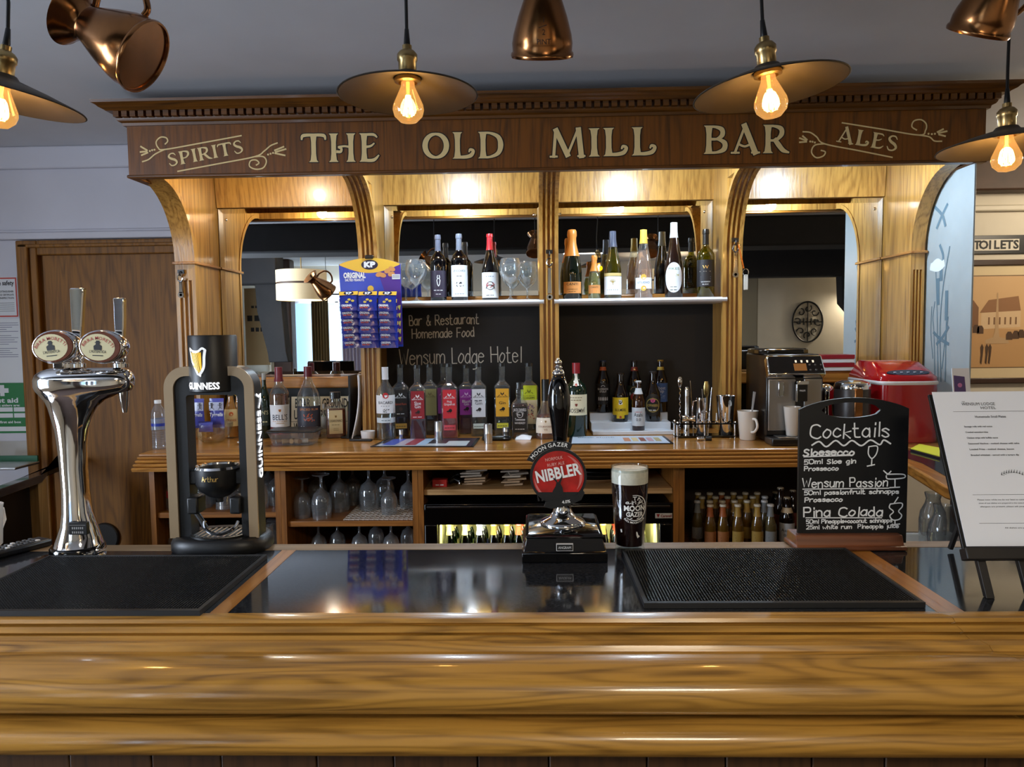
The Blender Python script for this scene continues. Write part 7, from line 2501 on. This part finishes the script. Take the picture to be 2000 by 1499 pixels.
part('opener_worm', MB().tube([(.004 * math.cos(i * .8) + .02, -.02 + i * .0012, .006 + .004 * math.sin(i * .8)) for i in range(40)], .0016, 6), CHROME, t)
x = at(1160, 950, 3.12).x
for i, (z, r, c, l) in enumerate(((0, .150, '7a5a3a', 'brown round serving tray lowest of the pile behind the pint glass'), (.016, .142, '1a1512', 'dark round serving tray in the middle of the pile behind the pint glass'), (.032, .148, '0d0c0c', 'black round serving tray on top of the pile behind the pint glass'))):
    solo('serving_tray', l, 'tray', MB().lathe([(0, 0), (r * .93, 0), (r, .012), (r, .015), (r * .97, .013), (r * .92, .003), (0, .003)], 48), pm('tray ' + c, c, .35), (x + i * .01, 3.12, s3 + .0008 + z), 0, 'round serving trays', angle=40)

# lit bottle fridge
x0, x1 = ux[2] + .0235, ux[3] - .0245
fz1 = at(1070, 983, UY0 + .01).z
fz2 = at(1070, 1021, UY0 + .01).z
fr_ = thing('bottle_fridge', 'black under-counter bottle fridge with lit yellow interior below the pale shelf', 'fridge', ((x0 + x1) / 2, UY0 + .02, 0))
yb_ = UY1 - .0205
hs = MB()
hs.box(x0, x0 + .045, UY0 + .02, yb_, .02, fz1 - .012).box(x1 - .045, x1, UY0 + .02, yb_, .02, fz1 - .012).box(x0 + .045, x1 - .045, UY0 + .02, yb_, fz2 - .004, fz1 - .012).box(x0 + .045, x1 - .045, UY0 + .02, yb_, .02, .12)
part('housing', hs, pm('black fridge case', '0d0d0f', .3), fr_, w=True)
FIN = pm('fridge liner', 'd8d69a', .5)
li = MB()
li.box(x0 + .045, x1 - .045, yb_ - .03, yb_ - .02, .12, fz2 - .004).box(x0 + .0452, x0 + .052, UY0 + .05, yb_ - .03, .12, fz2 - .004).box(x1 - .052, x1 - .0452, UY0 + .05, yb_ - .03, .12, fz2 - .004)
part('liner_panel', li, FIN, fr_, w=True)
FZS = .603
part('wire_shelf', MB().box(x0 + .053, x1 - .053, UY0 + .07, yb_ - .031, FZS - .006, FZS), pm('shelf wire white', 'b9b98a', .5), fr_, w=True)
part('interior_lamp', MB().tube([(x0 + .06, UY0 + .075, fz2 - .014), (x1 - .06, UY0 + .075, fz2 - .014)], .006, 8), emis('fridge tube light', 'f4ee9a', 7), fr_, w=True)
light('fridge_light', 'AREA', ((x0 + x1) / 2, UY0 + .085, fz2 - .024), 5, (1.0, .94, .6), .9, (rad(40), 0, 0), .02)
part('fascia_trim', MB().box(x0, x1, UY0 + .001, UY0 + .02, fz2 - .006, fz1).box(x0, x0 + .05, UY0 + .001, UY0 + .02, .06, fz2 - .006).box(x1 - .05, x1, UY0 + .001, UY0 + .02, .06, fz2 - .006), BLACKG, fr_, w=True, bevel=.003)
part('handle_groove', MB().box(x0 + .01, x1 - .01, UY0 - .003, UY0 + .004, fz1 - .016, fz1 - .009), pm('dark chrome strip', (.3, .3, .32), .2, 1.0), fr_, w=True, bevel=.001)
p = at(1298, 1008, UY0)
npl = part('maker_badge', MB().box(p.x - .036, p.x + .030, UY0 - .001, UY0 + .003, p.z - .010, p.z + .010), C('b9b0a0', .4), fr_, w=True, bevel=.001)
tx = MB()
put_text(tx, 'Caravell', p.x + .006, p.z - .005, .010, T(0, UY0 - .0014, 0) @ FRONT, .042, .03)
part('lettering', tx, C('7a2a24', .5), npl, w=True)
tx = MB()
tx.flat([(p.x - .032, p.z + .007), (p.x - .018, p.z + .007), (p.x - .025, p.z - .007)], T(0, UY0 - .0014, 0) @ FRONT)
part('badge_emblem', tx, C('8a1c20', .4), npl, w=True)


def mixer(name, label, loc, body, capm, drink, lab, h=.19, r=.028, group=None, ltxt=None):
    t = thing(name, label, 'bottle', loc, 0, group)
    pr = [(q * r, z * h) for q, z in PROF['tonic']]
    part('glass_body', MB().lathe([(0, 0)] + pr + [(0, h)], 18), body, t, angle=50)
    if drink:
        part('drink', MB().lathe([(0, .004)] + [(q * r - .0018, max(z * h, .004)) for q, z in PROF['tonic'] if z < .84] + [(0, h * .84)], 16), drink, t)
    part('cap', MB().lathe([(r * .55, h * .955), (r * .56, h * .99), (r * .48, h + .001), (0, h + .0015)], 16), capm, t)
    part('neck_foil', MB().lathe([(r * .60, h * .735), (r * .475, h * .83), (r * .435, h * .91), (r * .435, h * .945)], 18, cap=False), lab[0], t)
    lo = part('label', MB().lathe([(r * 1.012, h * .16), (r * 1.012, h * .42)], 12, None, None, 1, -PI / 2 - 1.2, -PI / 2 + 1.2), lab[1], t)
    if ltxt:
        tx = MB()
        for k in range(3):
            tx.ribbon([(-r * (.6 - .12 * k), h * (.34 - .06 * k)), (r * (.6 - .12 * k), h * (.34 - .06 * k))], h * .022, FRONT)
        tx.warp(lambda x, y, z: (r * 1.025 * math.sin(x / r), -r * 1.025 * math.cos(x / r), z))
        part('lettering', tx, INK, lo, smooth=False)
    return t


fk = [('gold capped tonic bottle', (GREENG, C('b9b060', .3), None, (C('b5ae74', .3), C('b5ae74', .4)))), ('silver capped blue labelled bottle', (GREENG, C('b9c0c8', .3), None, (C('9aa2b8', .3), C('3a4fa0', .4)))), ('dark amber bottle', (BROWN2, C('a8924a', .3), None, (C('6a5a2a', .4), C('8a7a3a', .4)))), ('red foil bottle', (GREENG, C('b23a2a', .35), None, (C('b8452c', .35), C('b8452c', .4))))]
src = {}
fcols = ((877, 0), (908, 0), (936, 1), (964, 2), (990, 2), (1013, 3), (1178, 2), (1204, 3), (1254, 0))
cn = ('first', 'second', 'third', 'fourth', 'fifth', 'sixth', 'seventh', 'eighth', 'last')
for ci, (px, kd) in enumerate(fcols):
    for dpt in range(3):
        y = UY0 + .14 + dpt * .068
        x = at(px, 1040, UY0 + .14).x + dpt * .004
        lab = '%s, %s row of the lit fridge, %s column from the door' % (fk[kd][0], ('front', 'middle', 'back')[dpt], cn[ci])
        loc = (x, y, FZS + .0006)
        if kd not in src:
            src[kd] = mixer('fridge_bottle', lab, loc, *fk[kd][1], h=.165, r=.0225, group='bottles in the lit fridge')
        else:
            dup(src[kd], loc, None, lab)

# small mixer bottles in the open unit
MZ = at(1441, 986, 2.955).z - .182
x0_, x1_ = ux[3] + .024, ux[4] - .024
TG = glass('pale mixer glass', 'd8d2a8', .35)
TD = pm('pale ginger drink', '7c5a20', .15)
kinds = {'gold': (CLEAR, C('d8d2c0', .3), TD, (C('b8964a', .35), C('c0a050', .4))), 'copper': (CLEAR, C('d8d2c0', .3), TD, (C('b5683a', .35), C('b87a48', .4))), 'grey': (CLEAR, C('d0d2d4', .3), pm('pale tonic drink', '6e603c', .15), (C('8a9196', .35), C('9aa0a2', .4)))}
rows_ = [(2.955, ((1387, 'copper'), (1412, 'copper'), (1441, 'gold'), (1479, 'gold'), (1505, 'grey'))), (3.025, ((1362, 'grey'), (1379, 'copper'), (1404, 'copper'), (1430, 'gold'), (1456, 'gold'), (1493, 'grey'))),
         (3.10, ((1371, 'gold'), (1397, 'gold'), (1419, 'copper'), (1445, 'gold'), (1470, 'gold'), (1490, 'grey'))), (3.175, ((1363, 'gold'), (1385, 'gold'), (1408, 'copper'), (1432, 'gold'), (1454, 'gold'), (1475, 'gold')))]
src = {}
for ri, (y, its) in enumerate(rows_):
    for bi, (px, kd) in enumerate(its):
        x = at(px, 990, y).x
        x = max(x, x0_ + .027, lastx + .0505 if bi else -9)
        lastx = x
        lab = '%s foil mixer bottle, %s row of the open unit, %s from fridge' % (kd, ('front', 'second', 'third', 'back')[ri], ('first', 'second', 'third', 'fourth', 'fifth', 'sixth')[bi])
        loc = (x, y, MZ + .0006)
        if kd not in src:
            src[kd] = mixer('mixer_bottle', lab, loc, *kinds[kd], h=.182, r=.0243, group='mixer bottles in the open unit', ltxt=True)
        else:
            dup(src[kd], loc, None, lab)
for px, y, top, lab, col in ((1524, 3.10, 953, 'tall dark bottle at the back of the open unit beside the chalkboard', '20120a'), (1548, 3.20, 958, 'tall dark bottle hidden behind the silver labelled one in the open unit', '20120a'), (1537, 2.99, 972, 'dark beer bottle with silver label at the front of the open unit by the chalkboard', '120805'), (1514, 3.26, 962, 'slim dark green bottle at the back of the open unit', '101c12')):
    x = at(px, 1000, y).x
    h = at(px, top, y).z - MZ
    labs = [(.12, .50, 80, C('b7bcc0'), [('Asahi', .33, .06, .7, INK), ('0.0', .24, .05, .35, C('3a3c40'))]), (.70, .80, 88, C('c9b89a'), [])] if top == 972 else [(.2, .5, 80, C('6a2a20'), [])]
    bottle(lab, V((x, y, MZ + .0006)), h, .030, 'beer', pm('dark bottle ' + col, col, .08, coat=.4), (.955, C('b9a88a', .4), 1.0), None, labs, group='tall bottles in the open unit', name='beer_bottle')
p = at(1362, 905, UY0 - .001)
solo('paper_note', 'small grey paper note stuck under the worktop above the mixer bottles', 'note', MB().box(p.x - .035, p.x + .035, UY0 + .004, UY0 + .005, p.z - .006, p.z + .006), C('6f7a7a', .6))

# return counter at the far end, with its glassware
rx0, rx1 = on(1772, 905, ZC), on(1845, 948, ZC)
tc = thing('return_counter', 'oak topped return counter running from the ice maker towards the menu easel', 'counter', (1.6, 2.4, 0))
poly = [(rx0.x, 2.80), (rx0.x, rx0.y), (rx1.x, rx1.y), (rx1.x + .02, 1.90), (1.95, 1.90), (1.95, 2.80)]
part('return_top', MB().prism(poly, 1.06, 1.098), OAK_Y, tc, w=True, bevel=.006)
part('granite_inlay', MB().prism([(rx0.x + .05, 2.78), (rx0.x + .05, rx0.y), (rx1.x + .05, rx1.y), (rx1.x + .07, 1.92), (1.93, 1.92), (1.93, 2.78)], 1.097, 1.0995), GRANITE, tc, w=True)
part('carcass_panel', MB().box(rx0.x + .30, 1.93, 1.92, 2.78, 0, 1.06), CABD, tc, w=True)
gsz = on(1790, 1045, .80).y
part('glass_shelf', MB().box(rx0.x + .02, rx0.x + .30, 2.1, 2.78, .775, .79), C('c9c6bc', .5), tc, w=True)
for i, (px, D) in enumerate(((1789, 2.42), (1822, 2.6), (1842, 2.27))):
    x = at(px, 1000, D).x
    t = thing('glass_carafe', ('glass carafe on the low shelf under the return counter beside the chalkboard', 'glass carafe behind the first under the return counter', 'glass carafe half hidden by the menu easel under the return counter')[i], 'carafe', (max(x, rx0.x + .075), D, .7908), 0, 'glass carafes under the return counter')
    part('carafe_body', MB().lathe([(0, .003), (.040, 0), (.043, .006), (.044, .09), (.040, .12), (.026, .15), (.023, .165), (.028, .185), (.0275, .187), (.022, .167), (.024, .150), (.038, .12), (.042, .09), (.040, .010), (0, .010)], 28), UG, t, angle=60)
q = [on(px, row, 1.10) for px, row in ((1778, 881), (1836, 897), (1836, 880), (1795, 872))]
c = sum(q, V((0, 0, 0))) / 4
t = thing('notebook', 'yellow notebook lying on the return counter behind the menu easel', 'notebook', (c.x, c.y, 1.1006))
part('cover', MB().prism([(p.x - c.x, p.y - c.y) for p in q], 0, .006), C('2a2024', .5), t)
part('yellow_sheet', MB().prism([((p.x - c.x) * .97, (p.y - c.y) * .97) for p in q], .0062, .009), C('d2d43a', .5), t)

# ------------------------------------------------------------------ things on the walls to either side
YW = WB - .0015


def wall_sheet(name, label, cat, x0, r0, x1, r1, mat, y=YW, th=.001):
    p, q = at(x0, r1, y), at(x1, r0, y)
    t = thing(name, label, cat, ((p.x + q.x) / 2, y, p.z))
    hw, hh = (q.x - p.x) / 2, q.z - p.z
    o = part('sheet', MB().box(-hw, hw, -th, 0.0005, 0, hh), mat, t)
    return t, o, hw, hh, th


t, o, hw, hh, th = wall_sheet('safety_certificate', 'red bordered fire safety certificate on the wall beside the oak door', 'certificate', -14, 541, 33, 621, lw)
g = MB()
for a in ((-hw + .003, .003, hw - .003, .010), (-hw + .003, hh - .010, hw - .003, hh - .003), (hw - .010, .010, hw - .003, hh - .010), (-hw + .003, .010, -hw + .010, hh - .010)):
    g.box(a[0], a[2], -th - .0008, -th, a[1], a[3])
part('red_border_print', g, C('c2453c', .6), o)
tx = MB()
F = T(0, -th - .0006, 0) @ FRONT
put_text(tx, 'fire safety', -.0, hh * .80, .022, F, hw * 1.5, .03)
for i, s in enumerate(('FIRE EXTINGUISHER', 'SERVICE CERTIFICATE', 'OF INSPECTION')):
    put_text(tx, s, 0, hh * (.62 - .08 * i), .009, F, hw * 1.4, .02)
for i in range(5):
    tx.ribbon([(-hw * .7, hh * (.36 - i * .05)), (hw * .7, hh * (.36 - i * .05))], .0018, F)
part('lettering', tx, C('3a3a3a', .6), o)
t, o, hw, hh, th = wall_sheet('notice_sheet', 'plain white typed notice on the wall under the red bordered certificate', 'notice', -30, 622, 42, 748, lw)
tx = MB()
F = T(0, -th - .0006, 0) @ FRONT
for i in range(17):
    if i % 6 == 5:
        continue
    tx.ribbon([(-hw * .85, hh * (.93 - i * .033)), (hw * R.uniform(.2, .85), hh * (.93 - i * .033))], .0022, F)
part('lettering', tx, C('4a4a78', .6), o)
t, o, hw, hh, th = wall_sheet('first_aid_sign', 'green first aid notice with white cross on the wall beside the oak door', 'sign', -40, 748, 49, 847, C('16783c', .4))
F = T(0, -th - .0006, 0) @ FRONT
g = MB()
cx = hw * .05
g.box(cx - .011, cx + .011, -th - .0008, -th, hh * .74, hh * .96).box(cx - .033, cx - .0111, -th - .0008, -th, hh * .805, hh * .895).box(cx + .0111, cx + .033, -th - .0008, -th, hh * .805, hh * .895)
for x in (-.62, .08, .72):
    for z in (.43, .31):
        g.box(hw * x - .03, hw * x + .045, -th - .0008, -th, hh * z, hh * (z + .085))
g.box(-hw * .6, hw * .95, -th - .0008, -th, hh * .04, hh * .13)
put_text(g, 'First aid', cx + .0, hh * .61, .024, F, hw * 1.25, .03)
put_text(g, 'Your first aiders are:', 0, hh * .535, .011, F, hw * 1.5, .03)
put_text(g, 'Nearest first aid box', 0, hh * .20, .012, F, hw * 1.5, .03)
part('white_lettering', g, lw, o)

# side worktop under the notices, with steel upstand, green folder and wooden leg
zt_ = .955
a, b = on(81, 928, zt_), on(0, 956, zt_)
d = (b - a).normalized()
e = a + d * 1.4
t = thing('side_worktop', 'black side worktop with pale wooden leg beside the oak door', 'worktop', (a.x - .3, a.y, 0))
part('stone_top', MB().prism([(a.x, a.y), (e.x, e.y), (e.x - .3, WB - .01), (a.x - .27, WB - .01)], zt_ - .035, zt_), GRANITE, t, w=True, bevel=.003)
lp = at(70, 1000, a.y + .06)
part('leg', MB().box(lp.x - .03, lp.x + .03, a.y + .04, a.y + .10, 0, zt_ - .036), wood('pale leg wood', 'a8834f', '7a5a30', 'Z', .5, .0), t, w=True)
part('dark_front', MB().prism([(a.x - .10, a.y + .07), (e.x, e.y + .12), (e.x, e.y + .14), (a.x - .10, a.y + .12)], .05, zt_ - .036), BLACK, t, w=True)
p, q = at(-40, 893, WB - .02), at(76, 862, WB - .02)
part('steel_upstand', MB().box(p.x, q.x, WB - .012, WB - .006, zt_, q.z), STEEL, t, w=True)
p, q = at(-40, 918, WB - .2), at(74, 890, WB - .2)
solo('green_folder', 'green plastic folder standing against the steel upstand on the black side worktop', 'folder', MB().box(p.x, q.x, WB - .205, WB - .195, zt_ + .0008, q.z), C('1f5a40', .35), bevel=.001)
p = at(25, 928, WB - .3)
solo('steel_tray', 'shallow steel tray on the black side worktop before the green folder', 'tray', MB().box(p.x - .14, p.x + .10, WB - .42, WB - .25, zt_ + .0008, zt_ + .012), STEEL, bevel=.003)
p = at(205, 1050, WB - .02)
solo('door_stop_disc', 'dark round hold-open plate low on the oak door behind the chrome beer tower', 'door plate', MB().lathe([(.075, -.012), (.075, .004), (.070, .008), (.0, .008)], 32, T(p.x, WB - .025, p.z) @ FRONT), C('1c1a18', .4))

# toilets sign and framed town photograph beyond the glass screen
YT_ = 4.30 - .0015
p, q = at(1878, 496, YT_), at(2030, 461, YT_)
t = thing('toilets_sign', 'black toilets sign with white letter tiles on the wall beyond the glass screen', 'sign', ((p.x + q.x) / 2, YT_, p.z))
hw, hh = (q.x - p.x) / 2, q.z - p.z
so = part('sign_board', MB().box(-hw, hw, -.012, .001, -.004, hh + .006), BLACK, t, bevel=.002)
p2, q2_ = at(1899, 490, YT_), at(1988, 468, YT_)
hx, hz_ = p2.x - t.location.x, p2.z - t.location.z
wt = (q2_.x - p2.x)
part('letter_tile', MB().box(hx, hx + wt, -.0135, -.012, hz_ - .002, hz_ + (q2_.z - p2.z) + .002), C('d6cfc0', .5), so)
tx = MB()
for i, ch in enumerate('TOILETS'):
    put_text(tx, ch, hx + wt * (i + .5) / 7, hz_ + .008, (q2_.z - p2.z) * .78, T(0, -.0140, 0) @ FRONT, bold=.035)
part('lettering', tx, INK, so)

p, q = at(1868, 750, YT_), at(2085, 506, YT_)
t = thing('framed_photograph', 'brown framed sepia photograph of a market square beyond the glass screen', 'picture', ((p.x + q.x) / 2, YT_, p.z))
hw, hh = (q.x - p.x) / 2, q.z - p.z
FRW = pm('dark picture frame', '3a2416', .35)
f_ = .032
part('picture_frame', MB().box(-hw, hw, -.022, 0, 0, f_).box(-hw, hw, -.022, 0, hh - f_, hh).box(-hw, -hw + f_, -.022, 0, f_, hh - f_).box(hw - f_, hw, -.022, 0, f_, hh - f_), FRW, t, bevel=.004)
mo = part('picture_mount', MB().box(-hw + f_, hw - f_, -.010, -.004, f_, hh - f_), C('d9c49c', .7), t)
# sepia scene: sky, town hall, market cross, cars and walkers
P0, P1 = at(1885, 718, YT_ - .011), at(1996, 539, YT_ - .011)
ox, oz = t.location.x, t.location.z
L, Bq, Wq, Hq = P0.x - ox, P0.z - oz, (P1.x - P0.x), P1.z - P0.z
Wf = hw - f_ - .05 - L


def pic(ps, col, k):
    part('photo_print', MB().flat([(L + min(u, Wf / Wq) * Wq + (.008 if k == 0 and u > 1 else 0), Bq + v * Hq) for u, v in ps], T(0, -.0105 - .0002 * k, 0) @ FRONT), C(col, .6), mo, smooth=False)


pic([(-.02, -.01), (2.0, -.01), (2.0, 1.01), (-.02, 1.01)], '6e5236', 0)
pic([(0, 0), (1.98, 0), (1.98, 1), (0, 1)], 'cfa878', 1)
pic([(0, 0), (1.98, 0), (1.98, .40), (0, .44)], 'bd9260', 2)
pic([(0, .44), (.22, .44), (.22, .66), (.12, .74), (0, .70)], '7d5637', 3)
pic([(.27, .42), (1.0, .44), (1.0, .62), (.27, .60)], 'd3b48c', 4)
pic([(.24, .60), (.40, .74), (.95, .78), (1.0, .62)], '8f6541', 5)
for i in range(6):
    u = .40 + i * .10
    pic([(u, .47), (u + .03, .47), (u + .03, .55), (u, .55)], '7a5738', 6)
pic([(.36, .30), (.36, .26), (.80, .26), (.78, .31), (.62, .33), (.60, .40), (.575, .82), (.555, .82), (.53, .40), (.50, .33)], 'b99870', 7)
for u0, v0 in ((.74, .33), (.86, .34), (.96, .35), (.12, .41), (.2, .40)):
    pic([(u0, v0 - .03), (u0 + .12, v0 - .03), (u0 + .12, v0 + .03), (u0 + .09, v0 + .06), (u0 + .03, v0 + .06), (u0, v0 + .03)], '4f3622', 8)
for u0 in (.02, .27, .36, .42):
    pic([(u0, .05), (u0 + .03, .03), (u0 + .05, .14), (u0 + .06, .22), (u0 + .03, .26), (u0 + .0, .22), (u0 + .01, .14)], '4a3320', 9)

# leaflet standing by the glass screen
p = at(1890, 757, 2.62)
t = thing('leaflet_holder', 'leaflet with purple flower picture standing behind the menu easel', 'leaflet', (p.x, 2.62, 1.1005))
hz_ = at(1890, 719, 2.62).z - 1.1005
mx = Rx(-.15)
lo = part('leaflet_card', MB().box(-.03, .03, 0, .004, 0, hz_, mx), lw, t)
part('picture_print', MB().flat([(-.026, hz_ - .09), (.014, hz_ - .09), (.012, hz_ - .03), (-.026, hz_ - .025)], mx @ T(0, -.0006, 0) @ FRONT), C('5a4a78', .4), lo)
part('flower_print', MB().lathe([(.008, 0), (0, .0004)], 10, mx @ T(-.006, -.0008, hz_ - .06) @ FRONT), C('c07aa8', .4), lo)

# ------------------------------------------------------------------ the customer side, seen only in the mirrors
LINEN = pm('cream linen shade', 'd9c39a', .8, emit='ffd9a0', es=.25)
for i, (x, y, z) in enumerate(((-2.42, -.85, 1.93), (1.6, -2.3, 2.0))):
    t = thing('drum_lamp', ('cream drum lampshade hanging over the customer side, seen in the end mirror', 'cream drum lampshade added further back to light the customer side')[i], 'pendant lamp', (x, y, z))
    r = .26
    for z0, z1 in ((0, .165), (.185, .31)):
        part('shade_band', MB().lathe([(r, z0), (r, z1), (r - .003, z1), (r - .003, z0)], 48, cap=False), LINEN, t)
    part('dark_band', MB().lathe([(r - .004, .165), (r - .004, .185)], 48, cap=False), BROWNB, t)
    part('diffuser', MB().lathe([(r - .004, .004), (0, .004)], 40), emis('lamp diffuser', 'ffe2b4', 5), t)
    part('lamp_rod', MB().tube([(0, 0, .15), (0, 0, CEIL - z)], .006, 8), BRASS, t)
    light('drum_lamp_light', 'POINT', (0, 0, .10), (8, 8)[i], (1.0, .80, .55), .04, parent=t)

# oval iron wall sign
t = thing('iron_wall_sign', 'black oval scrolled iron sign on the cream wall, seen in the end mirror', 'wall sign', (3.72, -3.19, 1.66))
g = MB()
g.tube([(.20 * math.cos(a), 0, .27 * math.sin(a)) for a in [i * 2 * PI / 40 for i in range(40)]], .011, 8, True)
for k in range(8):
    a = k * PI / 4
    cx, cz = .13 * math.cos(a), .18 * math.sin(a)
    g.tube([(cx + (.012 + .004 * i) * math.cos(a + i * .5), 0, cz + (.012 + .004 * i) * math.sin(a + i * .5)) for i in range(12)], .007, 6)
for x in (-.10, -.05, 0, .05, .10):
    g.tube([(x, 0, -.05 + abs(x) * .2), (x, 0, .06 - abs(x) * .2)], .009, 6)
g.tube([(-.2, 0, 0), (.2, 0, 0)], .007, 6)
g.tube([(0, 0, -.27), (0, 0, .27)], .007, 6)
part('scrolled_iron_ring', g, BLACK, t)
# poster, till screen, framed prints
t = thing('wall_poster', 'brown paper poster on the wall, seen in the end mirror', 'poster', (-3.40, -2.18, 1.2))
po = part('sheet', MB().box(-.15, .15, 0, .004, 0, .95), C('a08a64', .7), t)
tx = MB()
for z, h, wd in ((.58, .07, .09), (.44, .05, .06), (.72, .03, .05)):
    for k in (-1, 0, 1):
        tx.ribbon([(k * wd - wd * .35, z), (k * wd + wd * .35, z)], h, T(0, .0048, 0) @ MX.Rotation(PI, 4, 'Z') @ FRONT, capped=False)
part('lettering', tx, INK, po)
t = thing('till_screen', 'black till screen facing the mirror with small coloured icons', 'till', (-1.515, 1.36, 1.1008))
mx = Rx(-.15)
so = part('screen', MB().box(-.175, .175, 0, .02, .12, .265, mx), BLACKG, t, bevel=.004)
part('stand', MB().box(-.02, .02, -.02, .0, 0, .17).box(-.09, .09, -.08, .06, -.0, .012), BLACK, t, bevel=.004)
tx = MB()
put_text(tx, 'HOTEL', .08, .145, .022, mx @ T(0, .0205, 0) @ MX.Rotation(PI, 4, 'Z') @ FRONT, .1, .05)
part('red_lettering', tx, emis('red screen letters', 'e05038', 1.2), so)

# added lamp, out of view, lighting the wall by the toilets sign
t = thing('added_passage_lamp', 'added round opal ceiling lamp lighting the passage beyond the glass screen', 'ceiling lamp', (3.1, 3.3, CEIL))
part('lamp_bowl', MB().lathe([(.13, 0), (.13, -.02), (.10, -.05), (0, -.065)], 32), emis('opal fill lamp', 'ffe0b0', 3), t)
light('passage_fill_light', 'POINT', (0, 0, -.14), 42, (1.0, .84, .62), .1, parent=t)

t = thing('added_wall_lamp', 'added cream shaded wall lamp lighting the wall with the oval iron sign', 'wall lamp', (4.4, -3.05, 2.0))  # unseen lamp added to brighten the mirrored wall
part('lamp_shade', MB().lathe([(.10, 0), (.07, .16), (.067, .16), (.097, 0)], 28, cap=False), LINEN, t)
part('lamp_bracket', MB().tube([(0, 0, .05), (0, -.08, .02), (0, -.148, .02)], .008, 8), BRASS, t)
light('wall_fill_light', 'POINT', (0, 0, .02), 22, (1.0, .86, .66), .04, parent=t)
